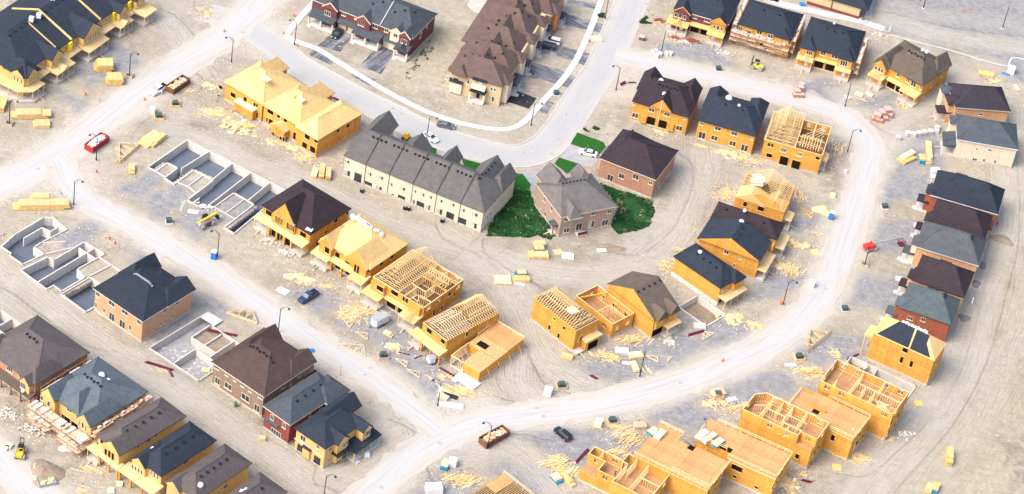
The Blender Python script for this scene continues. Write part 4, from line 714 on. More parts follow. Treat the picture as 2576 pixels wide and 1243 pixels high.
h=semi('brick_house','brown hip roofed taupe brick house between the open foundation and the straight street','house','12',60,512,6.6,-32.3,16,17.4,SH['brown'],BR['brown'],10.6,'u',6.5,6.5,8,TRIM,gw,extra=[(.4,9,5.6,17.6,6.61,9.6,'v',0,0),(10.4,9,16,17.6,6.62,8.8,'v',3,0)],wallb=[(.4,.4,15.6,17.2)])
h.wins('f','02',[(1637,283,1.3,1.2),(1710,335,.9,1.2),(1770,378,.8,1.1),(1828,420,1,1.1),(1887,460,.8,1.1),(1640,390,1.5,1.9),(1720,430,2.2,1.6),(1850,515,2.4,1.7)],'cream'); h.wins('f','12',[(35,500,1.3,1.2)],'cream'); h.wins('f','12',[(8,595,1.6,2)],'cream')
h.wins('r','12',[(205,430,1.1,1.2),(325,345,1,1.1),(262,410,.8,1)],'cream'); h.canopy('r',14,18,2,z=3.2,rise=.4,m=SH['dark'],posts=2,pm=TRIM,plank=False)
h=semi('brick_house','slate grey hip roofed red brick narrow house with a shallow bay roof on its rear','house','12',258,724,6.4,-34,8.4,17.4,SH['slate'],BR['red'],9.0,'v',4.5,4,4,TRIM,gw,extra=[(2.2,11,9.4,18.5,6.41,8.8,'v',2,3)])
h['label']='blue grey hip roofed red brick narrow house with a shallow bay roof on its rear'
h.wins('f','12',[(122,665,1.1,1.5),(212,725,1,1.5)],'cream'); h.wins('f','12',[(150,785,3,1.9)],'cream',mull=3); h.canopy('f',1.2,5,.7,z=3.5,rise=.4,m=SH['slate'],posts=0,slab=False); h.wins('r','12',[(408,640,.7,1.3),(487,582,.7,1.1)],'cream')
h=semi('detached_house','navy roofed cream sheathed corner house with deep side porch at the big junction','house','12',525,905,6.4,-32.5,9.2,13.2,SH['navy'],OSBC,8.6,'v',4.6,3,0,None,gw,extra=[(-.1,7,5.3,16.5,6.41,8.8,'v',0,0)],wallb=[(.4,.4,8.8,12.8),(.3,9,4.9,16.1)])
h.wing('r',3.2,6.6,1.1,6.3,8,3,OSBC,SH['navy'],OSBC,z0=.5); h.wing('r',10.4,13,2.2,6.3,7.8,3,OSBC,SH['navy'],OSBC,z0=.5)
mb=MB(); [h.fbox(mb,f,0 if f=='f' else .0,8.4 if f=='f' else 6.8,3.1,3.3,.0,.06+(1.1 if f=='r' else 0)) for f in ('f',)]; h.part(mb,'belt_board',WHITE)
h.wins('f','12',[(355,823,1.5,1.6),(468,887,1,1)],'cream'); h.wins('f','12',[(335,905,1.8,2.4),(460,985,1.8,1.8)],'black',mull=2); h.wins('r','12',[(558,905,1,1.2),(525,1010,.6,1.4),(547,990,.6,1.4),(568,975,.6,1.4)],'cream'); h.wins('r','12',[(635,855,.8,1.1),(655,840,.8,1.1),(635,935,1.6,1.9)],'cream',d=1.1); h.wins('r','12',[(785,745,1.6,1.6)],'cream',d=2.2,mull=2)
h.canopy('f',2.8,5.2,.6,z=3.0,rise=.4,m=SH['dark'],posts=0,slab=False); mb=MB(); h.fbox(mb,'f',3,5,.3,2.8,-.1,.5); h.part(mb,'bay_wall',OSBC)
h.canopy('r',6.6,15.6,3.6,z=3.1,rise=.5,m=SH['navy'],posts=4,plank=False,d0=0); h.canopy('r',2.8,6.6,2,z=3.1,rise=.5,m=SH['dark'],posts=0,slab=False)
h=semi('brick_house','mushroom roofed brown brick semi at the left edge with rust tinted scaffold side','house','02',265,422,6.4,-33,17,16.4,SH['mush'],BR['rust'],10.8,'u',6,6.5,4,None,gw,extra=[(13,0.01,17.01,9,6.41,8.9,'v',2,3)]); h['label']='mushroom roofed brown brick semi at the left edge beside the teal roofed scaffolded house'
h.wing('f',-.2,4,1,6.3,9.2,4,BR['rust'],SH['mush'],BR['rust']); h.wing('f',13.4,16,1.2,6.3,8,3,OSBC,SH['mush'],OSBC,z0=3); h.wins('f','02',[(75,272,1.8,1.6),(158,315,1.2,1.3)],'cream',mull=2); h.wins('f','02',[(205,408,1.7,1.7)],'cream',mull=2,d=1.2); h.canopy('f',4,17,2,z=3.2,rise=.6,m=SH['umber'],posts=5,pm=BR['rust'],pw=.4,slab=False); h.opening('f',7,.1,2.6,2.4); h.opening('f',10,.1,2.6,2.4); h.wins('r','02',[(500,290,1,1.2),(395,360,1,1.2)],'cream')
h=semi('duplex_house','teal grey roofed yellow semi ringed by messy timber scaffold at lower left','duplex','02',715,724,6.4,-32.5,15.6,16.2,SH['teal'],OSBC,10.4,'u',6,6.4,6,None,gw,extra=[(0,-1.2,4.6,8,6.42,9.2,'v',0,3),(5.4,-.4,11,8,6.415,9.6,'v',2.8,3),(11,-1.2,15.6,9,6.43,8.9,'v',0,3)])
h.foff['f']=0; mb=MB(); h.fbox(mb,'f',.3,4.2,.5,6.2,-.1,1.2); h.fbox(mb,'f',11.4,15.2,.5,6.2,-.1,1.2); h.part(mb,'wall',OSBC); h.gable('f',0,4.6,6.42,9.2,OSBC,1.65); h.gable('f',11,15.6,6.43,8.9,OSBC,1.65)
h.wins('f','02',[(347,500,.8,1.4)],'cream',mull=0,d=1.2);h.wins('f','02',[(398,543,.9,1.6),(628,690,.5,1.7),(655,705,.7,1.9),(678,728,.5,1.7)],'cream',mull=0,d=1.2); h.wins('f','02',[(525,570,1.4,1.5),(592,610,1.3,1.4)],'cream'); h.wins('r','02',[(837,668,1.2,1.2),(938,603,1.2,1.2)],'cream')
h.opening('f',6.6,.1,2.6,2.5); h.opening('f',9.6,.1,2.6,2.5)
scaffold(h,'f',-1,16.2,1.7,4.6,(2.0,3.4),'broad two level scaffold with loose boards before the teal roofed semi',8); scaffold(h,'f',.5,6.5,4.4,6.0,(1.6,2.6),'lower outrigger scaffold at the left porch of the teal roofed semi',9); scaffold(h,'f',9.8,16,4.5,5.8,(1.6,2.8),'lower outrigger scaffold at the right porch of the teal roofed semi',19)
scaffold(h,'r',-1,16.5,.4,1.5,(2,4,5.2),'long narrow scaffold along the gap right of the teal roof',10); scaffold(h,'l',0,15,.3,1.4,(2,4,5.4),'long narrow scaffold between the mushroom roof and the teal roof',11)
h=semi('detached_house','mushroom roofed cream sheathed narrow house right of the teal roofed semi','house','02',915,947,6.4,-35,8,19,SH['mush'],OSBC,9.2,'v',3.5,5,5,None,gw,extra=[(2.4,-.6,8.1,9,6.41,8.9,'v',0,3)])
mb=MB(); h.fbox(mb,'f',2.8,7.7,3.1,6.2,-.1,.8); h.part(mb,'wall',OSBC); h.gable('f',2.4,8.1,6.41,8.9,OSBC,1.05); h.wins('f','02',[(819,912,.7,1.6),(846,928,.7,1.7),(872,948,.7,1.7)],'raw',d=.8,mull=0,hi=True); h.wins('f','02',[(775,835,1.2,1.3)],'raw',mull=0); h.wins('r','02',[(1120,830,1.2,1.3),(1175,797,1,1.1),(1040,880,.8,1.2)],'cream')
h.canopy('f',-1,2.6,2.2,z=3.2,rise=.1,m=PLY,posts=2); h.canopy('f',2.4,8.4,1.8,z=3.1,rise=.5,m=PLY,posts=3,slab=False,pw=.3,pm=OSB); h.opening('f',4,.1,2.4,2.3)
h=semi('detached_house','navy roofed cream sheathed narrow house with four window band, near the bottom left edge','house','02',1215,1112,6.4,-33,8.2,16.8,SH['navy'],OSBC,9.0,'v',3.6,4,4,None,gw,extra=[(-.1,-.8,4.2,8,6.41,8.2,'v',0,3)])
mb=MB(); h.fbox(mb,'f',0,3.9,3.1,6.2,-.1,.9); h.part(mb,'wall',OSBC); h.gable('f',-.1,4.2,6.41,8.2,OSBC,1.25); h.wins('f','02',[(1022,1022,.6,1.4),(1045,1035,.6,1.4),(1068,1050,.6,1.4),(1090,1065,.6,1.4)],'cream',d=.9,mull=0); h.wins('f','02',[(1140,1082,.5,1.5),(1163,1100,.6,1.6),(1187,1115,.5,1.5)],'cream',mull=0); h.wins('r','02',[(1400,998,1.2,1.3),(1323,1048,.8,1),(1543,903,.8,1),(1365,1095,.7,1.3),(1418,1060,.6,1),(1225,1195,.7,1.4)],'cream')
h.canopy('f',-1.8,8.6,3.2,z=3.1,rise=.4,m=PLY,posts=4,pw=.35,pm=OSB,slab=False)
h=semi('detached_house','mushroom roofed narrow house cut by the bottom edge, right of the four window house','house','02',1480,1292,6.4,-33,8.2,17,SH['mush'],OSBC,9.2,'v',3.6,4.5,5,None,gw); h.wins('r','02',[(1650,1225,.8,1),(1697,1185,1.4,1.1)],'cream'); h.wing('f',0,3.6,.8,6.3,8,3,OSBC,SH['mush'],OSBC)
h=semi('detached_house','mushroom roofed house of which only the roof tip shows at the bottom edge','house','',584,1334,6.4,-33,8.2,17,SH['mush'],OSBC,9.2,'v',3.6,4.5,2,None,gw); h.wins('r','12',[(215,1240,1,1)],'cream')
h['label']='last mushroom roofed narrow house, mostly below the bottom edge near the short lamp post'
# bits at far left behind H48
# ---- foundations (walls round a dug pit)
PITS=[]
def foundation(label,t,x,y,ang,L,Wd,walls,rooms,high,group='open concrete foundations',floor=-2.2,outline=None,fm=None):
    h=House('house_foundation',label,'foundation',t,x,y,.35,ang,L,Wd,group,inset=0)
    out=outline or [(0,0),(L,0),(L,Wd),(0,Wd)]
    w3=lambda p:tuple((h.A+h.U*p[0]+h.V*p[1])[:2])
    T=.28
    n=len(out)
    mb=MB()
    for i in range(n):
        p,q=Vector((*out[i],0)),Vector((*out[(i+1)%n],0)); d=(q-p).normalized(); 
        mb.beam(p-d*T/2+Vector((0,0,(floor+.35)/2)),q+d*T/2+Vector((0,0,(floor+.35)/2)),T,.35-floor)
    h.part(mb,'perimeter_wall',CONCW)
    mb=MB()
    for k,(p,q,zt) in enumerate(walls):
        p,q=Vector((*p,0)),Vector((*q,0)); z=zt+.003*k; mb.beam(p+Vector((0,0,(floor+z)/2)),q+Vector((0,0,(floor+z)/2)),T-.02,z-floor)
    if mb.v: h.part(mb,'inner_wall',CONCW)
    mb=MB().prism(out,floor-.2,floor); h.part(mb,'gravel_floor',fm or CGRAV)
    for poly,z,m in rooms: mb=MB().prism(poly,floor+.01,z); h.part(mb,'garage_fill',m)
    PITS.append([w3(p) for p in out])
    return h
f1=foundation('long row of four poured foundation bays with blue grey floors by the yellow telehandler','',372,420,-25,.01,14,
 [((6.5,5),(7.4,15.2),.34),((14.9,6.4),(14.6,15),.35),((20.3,-2),(20.3,15),.33),((26.4,5.6),(26.2,15),.35),((11.8,.5),(12.1,6.4),.1),((25.2,-1),(25.4,5.2),.1),((16.8,-4.2),(16.9,-1.5),.3)],
 [],0,outline=[(0,0),(2.5,0),(2.5,4.6),(5.7,4.6),(5.7,-.8),(9,-1.2),(9.2,6.6),(15.2,6.5),(15.2,-4.2),(18.2,-4.3),(21.7,-2),(22,5.7),(28.4,5.2),(28.2,-7),(31.4,-7.2),(31,15),(.5,15.5)])
mb=MB()
for p,q in (((2.6,0),(5.6,-.3)),((12,.4),(9.2,0)),((12,.4),(15,-.4)),((22,-2),(28.2,-2.4)),((12,.4),(12.1,6.4)),((25.2,-2.2),(25.4,5.2))): mb.beam((*p,.05),(*q,.05),.26,.5)
f1.part(mb,'garage_wall',CONCW)
f2=foundation('weathered poured foundation with angled back corner, leftmost and nearest the long lumber stack','01',10,615,-31.5,.01,14,[((1.2,6),(1.2,12),.3),((1.2,12),(3.6,12.5),.3),((3.6,12.5),(3.6,15),.3)],[],0,outline=[(0,0),(3.4,0),(3.4,-.8),(8,-.9),(8.6,5.4),(5.2,5.5),(5.1,8),(5.6,15.8),(.3,16.6),(-1.3,15),(-1.2,5.4)])
f2b=foundation('weathered poured foundation of two long bays with open soil garages behind','01',10,615,-31.5,.01,14,[((15,-3),(15,15.6),.35),((12.4,13),(15,13),.3),((15.2,13),(17.8,13),.3)],[],0,outline=[(9.3,-2.7),(18.2,-3.2),(18.3,-1),(21,-1.2),(21.1,6.3),(17.8,7.2),(18.1,15.8),(11.7,15.5),(11.7,5.6),(10,5.4)])
f2c=foundation('small square poured foundation bay directly left of the navy hip roofed peach brick house','01',10,615,-31.5,.01,14,[],[],0,outline=[(21.7,-2),(30,-2.4),(30,7),(21.8,7.2)])
mb=MB()
for p,q in (((5.4,8),(8.6,12.3)),((8.8,5.6),(11.4,12)),((18,14),(27,14)),((21.5,7.4),(22,13.8)),((27,7),(27,14))): mb.beam((*p,.05),(*q,.05),.26,.6)
f2b.part(mb,'garage_wall',CONCW)
f3=foundation('debris strewn foundation between the peach brick house and the taupe brick house','02',1125,140,-31.5,.01,15.5,
 [((7.4,0),(7.4,7.4),.35),((7.4,7.4),(15.1,7.4),.3),((4,9.7),(11.4,9.7),.33),((4,9.7),(4,15.9),.33),((11.5,7.4),(11.5,15.9),.3),((7.8,9.7),(7.8,15.9),.1)],
 [([(4.2,9.9),(11.3,9.9),(11.3,15.8),(4.2,15.8)],-.4,SOIL)],0,floor=-1.7,fm=PITG,outline=[(0,0),(15.3,0),(15.3,16),(4.5,16),(4.5,18.7),(.5,18.7)])
mb=MB(); mb.box(.6,16.2,.36,5.0,19,.5); f3.part(mb,'slab_cap',SLAB)
mb=MB(); rr_=random.Random(5)
for q_ in range(60): mb.obox((rr_.uniform(.6,14.6),rr_.uniform(.6,6.8)),rr_.uniform(0,3),rr_.uniform(.2,1),rr_.uniform(.1,.4),-1.66,-1.6)
o_=f3.part(mb,'rubble',BLOCK); o_['kind']='stuff'
f4=foundation('small dark sided foundation pit beside the blank orange wall of the navy hipped house','21',1465,1215,-38,9,7.2,[],[([(.3,.3),(8.7,.3),(8.7,6.9),(.3,6.9)],-1.5,SOIL)],0)
f5=foundation('long foundation pit wedged between the patchy shingled house and the open stud frame','32',1040,530,-23.7,17,6,[((7,0),(7,6),.35)],[([(.3,.3),(6.8,.3),(6.8,5.7),(.3,5.7)],-1.3,SOIL)],0)
f6=foundation('corner of a poured foundation cut off by the left photo edge','01',60,1292,-33,8,5,[((4,0),(4,5),.35)],[],0)
# ================================================================ GROUND
X0,X1,Y0g,Y1=-165,160,-130,185; ST=.5
nx=int((X1-X0)/ST)+1; ny=int((Y1-Y0g)/ST)+1
gx=np.linspace(X0,X1,nx); gy=np.linspace(Y0g,Y1,ny); XX,YY=np.meshgrid(gx,gy)
rng=np.random.RandomState(3)
def vnoise(sc,seed=0,X=XX,Y=YY):
    r=np.random.RandomState(seed).rand(257,257); a=X/sc+1000; b=Y/sc+1000; i=np.floor(a).astype(int); j=np.floor(b).astype(int); fa=a-i; fb=b-j
    fa=fa*fa*(3-2*fa); fb=fb*fb*(3-2*fb); i%=256; j%=256
    return (r[i,j]*(1-fa)+r[i+1,j]*fa)*(1-fb)+(r[i,j+1]*(1-fa)+r[i+1,j+1]*fa)*fb
def fbm(sc,seed=0,X=XX,Y=YY): return (vnoise(sc,seed,X,Y)*.55+vnoise(sc/2.1,seed+1,X,Y)*.28+vnoise(sc/4.3,seed+2,X,Y)*.17)
def pd(pts): return [tuple(G('',x,y))[:2] for x,y in pts]
def smooth(pts,n=6):
    P=[np.array(p) for p in pts]; P=[2*P[0]-P[1]]+P+[2*P[-1]-P[-2]]; out=[]
    for i in range(1,len(P)-2):
        for k in range(n):
            t=k/n; out.append(.5*((2*P[i])+(-P[i-1]+P[i+1])*t+(2*P[i-1]-5*P[i]+4*P[i+1]-P[i+2])*t*t+(-P[i-1]+3*P[i]-3*P[i+1]+P[i+2])*t**3))
    out.append(P[-2]); return [tuple(p) for p in out]
def polydist(pts):
    """distance to a polyline, and signed across / along coordinates"""
    D_=np.full(XX.shape,1e9); AC=np.zeros(XX.shape); AL=np.zeros(XX.shape); acc=0
    for (x0,y0),(x1,y1) in zip(pts,pts[1:]):
        dx,dy=x1-x0,y1-y0; L=math.hypot(dx,dy)
        if L<1e-6: continue
        t=((XX-x0)*dx+(YY-y0)*dy)/(L*L); tc=np.clip(t,0,1); ex=XX-(x0+tc*dx); ey=YY-(y0+tc*dy); d=np.hypot(ex,ey); c=(dx*ey-dy*ex)/L
        m_=d<D_; D_[m_]=d[m_]; AC[m_]=c[m_]; AL[m_]=(acc+tc*L)[m_]; acc+=L
    return D_,AC,AL
def polymask(poly,soft=1.0,wob=1.0,seed=0):
    xs=[p[0] for p in poly]; ys=[p[1] for p in poly]; M=np.zeros(XX.shape); pad=soft+wob+2
    i0,i1=max(0,int((min(xs)-pad-X0)/ST)),min(nx,int((max(xs)+pad-X0)/ST)+1); j0,j1=max(0,int((min(ys)-pad-Y0g)/ST)),min(ny,int((max(ys)+pad-Y0g)/ST)+1)
    if i0>=i1 or j0>=j1: return M
    X,Y=XX[j0:j1,i0:i1],YY[j0:j1,i0:i1]; D_=np.full(X.shape,1e9); ins=np.zeros(X.shape,bool); n=len(poly)
    for k in range(n):
        x0,y0=poly[k];x1,y1=poly[(k+1)%n]; dx,dy=x1-x0,y1-y0; L2=dx*dx+dy*dy+1e-9
        t=np.clip(((X-x0)*dx+(Y-y0)*dy)/L2,0,1); D_=np.minimum(D_,np.hypot(X-x0-t*dx,Y-y0-t*dy))
        c=((y0>Y)!=(y1>Y)); 
        with np.errstate(divide='ignore',invalid='ignore'): xi=(x1-x0)*(Y-y0)/(y1-y0+1e-12)+x0
        ins^=(c&(X<xi))
    s=np.where(ins,D_,-D_)+ (fbm(4,seed,X,Y)-.5)*2*wob*1.6
    M[j0:j1,i0:i1]=np.clip(s/soft+.5,0,1); return M
# roads: centre lines read off the photograph, width in metres, paint
ROADS=[('road',[(900,-200),(760,-80),(655,5),(595,62),(534,110),(440,172),(350,234),(250,307),(150,385),(60,440),(-40,485),(-220,590)],10.2,'dust'),
('road',[(520,30),(610,62),(695,120),(740,160),(850,222),(915,256),(990,292),(1065,330),(1170,368),(1290,393),(1362,375),(1413,326),(1465,245),(1508,185),(1540,120),(1570,50),(1592,0),(1640,-110)],9.0,'paved'),
('road',[(1545,138),(1600,152),(1704,178),(1821,203),(1931,233),(2031,258),(2120,290),(2172,335),(2190,375),(2182,415),(2156,515),(2118,615),(2087,700),(2050,763),(1990,826),(1905,880),(1770,942),(1690,968),(1621,990),(1487,1020),(1354,1038),(1240,1056),(1140,1090),(1040,1145),(950,1220),(860,1300)],8.8,'dust'),
('road',[(150,400),(197,492),(309,555),(415,615),(511,672),(644,757),(740,822),(831,882),(921,938),(994,992),(1060,1045),(1110,1085)],8.0,'dust'),
('road',[(-60,1085),(0,1165),(90,1238),(190,1320)],9,'dust')]
LANES=[[(420,335),(520,360),(640,420),(760,460),(880,525),(1000,575),(1130,615),(1290,665),(1420,690),(1540,690),(1640,650),(1700,590),(1730,500),(1760,430),(1760,390)],
[(1230,640),(1290,740),(1330,830),(1370,900),(1450,960),(1520,985)],[(1130,600),(1200,650),(1290,720),(1330,790)],
[(-60,620),(60,715),(200,830),(330,915),(470,1000),(600,1090),(700,1155),(800,1230)],[(0,760),(170,870),(300,905),(420,960)],
[(2530,300),(2540,560),(2480,720),(2440,900),(2370,1030),(2280,1130),(2150,1260)],[(2500,600),(2420,900),(2300,1080),(2180,1180)],
[(1600,620),(1690,560),(1740,470),(1720,420)],[(1300,880),(1300,960),(1340,1010)],[(1100,1150),(1240,1120),(1330,1160),(1400,1243)],
[(450,20),(520,80),(520,130)],[(420,50),(470,120),(500,160)],[(2220,300),(2320,260),(2420,190)],[(800,1215),(900,1180),(1000,1110)],[(2110,240),(2190,215),(2250,160)],[(2575,380),(2590,700),(2530,900),(2440,1080),(2310,1250)],[(2480,560),(2440,760),(2400,920)],[(2210,10),(2380,45),(2620,70)],[(2240,50),(2400,95),(2620,125)]]
dust=np.zeros(XX.shape); FX=np.zeros(XX.shape); FY=np.zeros(XX.shape); best=np.full(XX.shape,1e9)
wob=(fbm(7,11)-.5)*3.2+(fbm(1.8,15)-.5)*1.3
roadpaths=[]
for nme,pts,wd,kd in ROADS:
    q=smooth(pd(pts)); roadpaths.append((q,wd,kd)); d,ac,al=polydist(q)
    if kd=='dust': dust=np.maximum(dust,np.clip(1-(d+wob-wd/2-.2)/2.6,0,1)); m_=d<best; 
    else: dust=np.maximum(dust,.35*np.clip(1-(d+wob-wd/2)/3,0,1))
    m_=d-wd/2+4<best; best[m_]=(d-wd/2+4)[m_]; FX[m_]=ac[m_]; FY[m_]=al[m_]
track=np.zeros(XX.shape)
for pts in LANES:
    q=smooth(pd(pts)); d,ac,al=polydist(q)
    dust=np.maximum(dust,(.78 if pts[0][1]>40 and pts[0][0]<2560 else .35)*np.clip(1-(d+wob-2.6)/3.2,0,1)); track=np.maximum(track,np.clip(1-(d-5.5)/6,0,1))
    m_=d<best; best[m_]=d[m_]; FX[m_]=ac[m_]; FY[m_]=al[m_]
for c in [(150,440),(1060,1080),(660,90),(1540,200),(1200,1060),(2190,330)]:
    P=G('',*c); dust=np.maximum(dust,np.clip(1-(np.hypot(XX-P.x,YY-P.y)+wob-8)/5,0,1))
GRAV=[[(190,170),(250,120),(300,110),(390,170),(350,205),(300,190),(215,225)],[(135,222),(200,240),(262,275),(205,290),(150,250)],
[(305,478),(395,425),(420,440),(350,500)],[(350,505),(460,455),(500,480),(400,562)],[(440,560),(510,500),(600,520),(500,610)],[(560,470),(620,440),(650,520),(600,580)],
[(135,595),(240,543),(285,570),(180,635)],[(320,625),(350,600),(390,630),(340,660)],[(380,800),(520,780),(560,860),(460,960),(380,880)],[(480,740),(560,750),(600,800),(520,800)],
[(845,800),(960,770),(1040,800),(1085,860),(1000,905),(960,880)],[(960,890),(1010,862),(1120,920),(1035,965)],[(1030,965),(1100,930),(1175,965),(1100,1025)],[(720,740),(800,720),(850,760),(800,790)],
[(1440,925),(1540,880),(1720,830),(1770,875),(1600,965),(1480,945)],[(1740,800),(1900,805),(1935,835),(1870,880),(1760,870)],[(1960,600),(2060,570),(2090,520),(2030,540),(1960,570)],[(1900,700),(1990,660),(2040,700),(1960,750),(1880,760)],
[(1990,872),(2050,830),(2165,850),(2160,905),(2060,915)],[(1840,955),(1960,930),(2040,975),(1900,1005),(1870,1040),(1750,1005)],[(1600,1012),(1720,1000),(1850,1085),(1800,1095),(1640,1055)],
[(1280,1082),(1430,1058),(1610,1105),(1600,1145),(1480,1175),(1360,1135)],[(1060,1205),(1130,1165),(1270,1250),(1040,1250)],
[(2225,430),(2335,440),(2330,510),(2200,505)],[(2200,555),(2310,560),(2290,655),(2175,625)],[(2150,690),(2290,700),(2265,800),(2115,755)],[(2245,345),(2370,325),(2372,430),(2250,440)],
[(2205,-20),(2600,-20),(2600,178),(2485,140),(2235,78)],[(2010,205),(2095,190),(2140,240),(2010,262)],[(2150,255),(2225,225),(2340,270),(2190,300)],[(1650,105),(1800,110),(1840,160),(1660,150)],[(2530,150),(2600,150),(2600,215),(2530,205)],
[(1230,1180),(1300,1150),(1400,1190),(1380,1243),(1250,1243)]]
grav=np.zeros(XX.shape)
for k,p in enumerate(GRAV): grav=np.maximum(grav,polymask(pd(p),3.0,1.6,seed=20+k))
MUD=[[(470,310),(500,300),(540,320),(530,335),(490,330)],[(1560,600),(1640,580),(1660,620),(1600,650),(1560,640)],[(600,380),(650,390),(640,410),(600,400)],[(30,780),(-20,700),(60,760),(200,880),(180,900),(0,830)],[(1140,470),(1200,480),(1240,520),(1180,510)],
[(2060,440),(2100,400),(2150,430),(2120,560),(2085,590),(2100,500)],[(2085,330),(2130,345),(2145,390),(2125,440),(2090,420)],[(0,1110),(60,1130),(160,1180),(150,1243),(60,1200)],[(1290,1120),(1360,1170),(1350,1243),(1290,1200)],[(1700,440),(1720,430),(1720,455)],[(2520,1100),(2600,1060),(2600,1243),(2540,1243)],
[(530,60),(560,110),(520,160),(490,120)],[(1180,10),(1220,0),(1240,40),(1210,50)],[(2240,600),(2260,600),(2300,620)],[(480,110),(400,100),(380,60),(460,40)],[(2380,960),(2420,940),(2440,1010),(2380,1040)],[(1780,1040),(1840,1045),(1860,1090),(1800,1090)]]
mud=np.zeros(XX.shape)
for k,p in enumerate(MUD): mud=np.maximum(mud,polymask(pd(p),5,2.5,seed=60+k))
mud=np.maximum(mud,np.clip((fbm(14,90)-.53)*4,0,.55)*(1-np.clip(dust*2,0,1)))
# churned soil close to each building: darker, unpacked earth
GREEN=[[(2470,600),(2600,380),(2600,1243),(2200,1243),(2380,1060),(2450,860)],[(-20,660),(130,840),(210,940),(-20,860)],[(1030,110),(1140,80),(1110,200),(1020,240),(960,230)],[(-20,580),(60,560),(80,620),(-10,650)],[(1040,0),(1100,60),(1120,100),(1080,130)]]
ol=np.zeros(XX.shape)
for k,p in enumerate(GREEN): ol=np.maximum(ol,polymask(pd(p),10,4,seed=80+k)*(.8 if k!=2 else .5))
me=bpy.data.meshes.new('ground')
Z=(fbm(9,5)-.5)*.0; idx=np.arange(nx*ny).reshape(ny,nx)
co=np.stack([XX.ravel(),YY.ravel(),Z.ravel()],1)
fa=np.stack([idx[:-1,:-1].ravel(),idx[:-1,1:].ravel(),idx[1:,1:].ravel(),idx[1:,:-1].ravel()],1)
# open the ground over each foundation pit; CDT stitches the hole edge to the walls
def inpoly(px_,py_,poly):
    ins=np.zeros(px_.shape,bool); n=len(poly)
    for k in range(n):
        x0,y0=poly[k];x1,y1=poly[(k+1)%n]; c=((y0>py_)!=(y1>py_)); xi=(x1-x0)*(py_-y0)/(y1-y0+1e-12)+x0; ins^=(c&(px_<xi))
    return ins
allv=[tuple(c) for c in co]; keep=np.ones(len(fa),bool); extra=[]
nv=len(co)
for poly in PITS:
    cx,cy=np.mean([p[0] for p in poly]),np.mean([p[1] for p in poly])
    big=[]
    for (x,y) in poly:
        d=math.hypot(x-cx,y-cy); big.append((cx+(x-cx)*(d+1.5)/d,cy+(y-cy)*(d+1.5)/d))
    vin=inpoly(co[:,0],co[:,1],big); rem=vin[fa].any(1)&keep; keep&=~rem
    from collections import Counter
    ed=Counter()
    for f_ in fa[rem]:
        for a,b in zip(f_,np.roll(f_,-1)): ed[(min(a,b),max(a,b))]+=1
    be=[e for e,c in ed.items() if c==1]; vs=sorted({a for e in be for a in e}); mp={a:i for i,a in enumerate(vs)}
    pts=[Vector((co[a][0],co[a][1])) for a in vs]; n0=len(pts); pts+=[Vector(p) for p in poly]
    es=[(mp[a],mp[b]) for a,b in be]+[(n0+i,n0+(i+1)%len(poly)) for i in range(len(poly))]
    r=delaunay_2d_cdt(pts,es,[],0,1e-4)
    outer=None
    m0={}
    for i,v in enumerate(r[0]):
        org=[o for o in r[3][i] if o<n0]
        if org: m0[i]=vs[org[0]]
        else: extra.append((v.x,v.y,0)); m0[i]=nv+len(extra)-1
    xs=np.array([np.mean([r[0][a].x for a in f]) for f in r[2]]); ys=np.array([np.mean([r[0][a].y for a in f]) for f in r[2]])
    ip=inpoly(xs,ys,poly)
    ci=np.round((xs-X0)/ST-.5).astype(int); cj=np.round((ys-Y0g)/ST-.5).astype(int); remg=rem.reshape(ny-1,nx-1)
    for k,f in enumerate(r[2]):
        if not ip[k] and remg[cj[k],ci[k]]: extra_f=globals().setdefault('EF',[]); extra_f.append(tuple(m0[a] for a in f))
faces=[tuple(int(i) for i in f) for f in fa[keep]]+EF
o0=nv+len(extra); Bg=3000
outer=[(-Bg,-Bg,0),(Bg,-Bg,0),(Bg,Bg,0),(-Bg,Bg,0)]
cn=[int(idx[0,0]),int(idx[0,-1]),int(idx[-1,-1]),int(idx[-1,0])]
verts=co.tolist()+extra+outer
faces+=[(o0,o0+1,cn[1],cn[0]),(o0+1,o0+2,cn[2],cn[1]),(o0+2,o0+3,cn[3],cn[2]),(o0+3,o0,cn[0],cn[3])]
me.from_pydata(verts,[],faces)
def attr(name,arr,extra_val=None):
    a=me.attributes.new(name,'FLOAT','POINT'); v=np.zeros(len(verts),np.float32); v[:nv]=arr.ravel()
    for k,e in enumerate(extra):
        i=min(nx-1,max(0,int(round((e[0]-X0)/ST)))); j=min(ny-1,max(0,int(round((e[1]-Y0g)/ST)))); v[nv+k]=arr[j,i]
    a.data.foreach_set('value',v)
for n_,a_ in (('dust',dust),('gravel',grav),('mud',mud),('olive',ol),('track',track),('fx',FX),('fy',FY)): attr(n_,a_)
M=bpy.data.materials.new('ground_dirt'); M.use_nodes=True; n=M.node_tree.nodes; l=M.node_tree.links; bs=n['Principled BSDF']; bs.inputs['Roughness'].default_value=1; bs.inputs['Specular IOR Level'].default_value=.05
tc=n.new('ShaderNodeTexCoord')
def at_(nm): a=n.new('ShaderNodeAttribute'); a.attribute_name=nm; return a.outputs['Fac']
def nz(sc,det=4,vec=None,rough=.6,dist=0): a=n.new('ShaderNodeTexNoise'); a.inputs['Scale'].default_value=sc; a.inputs['Detail'].default_value=det; a.inputs['Roughness'].default_value=rough; a.inputs['Distortion'].default_value=dist; l.new(vec or tc.outputs['Object'],a.inputs[0]); return a.outputs[0]
def mth(op,a,b=None,c=None,cl=False):
    k=n.new('ShaderNodeMath'); k.operation=op; k.use_clamp=cl
    for i,x in enumerate((a,b,c)):
        if x is None: continue
        if isinstance(x,(int,float)): k.inputs[i].default_value=x
        else: l.new(x,k.inputs[i])
    return k.outputs[0]
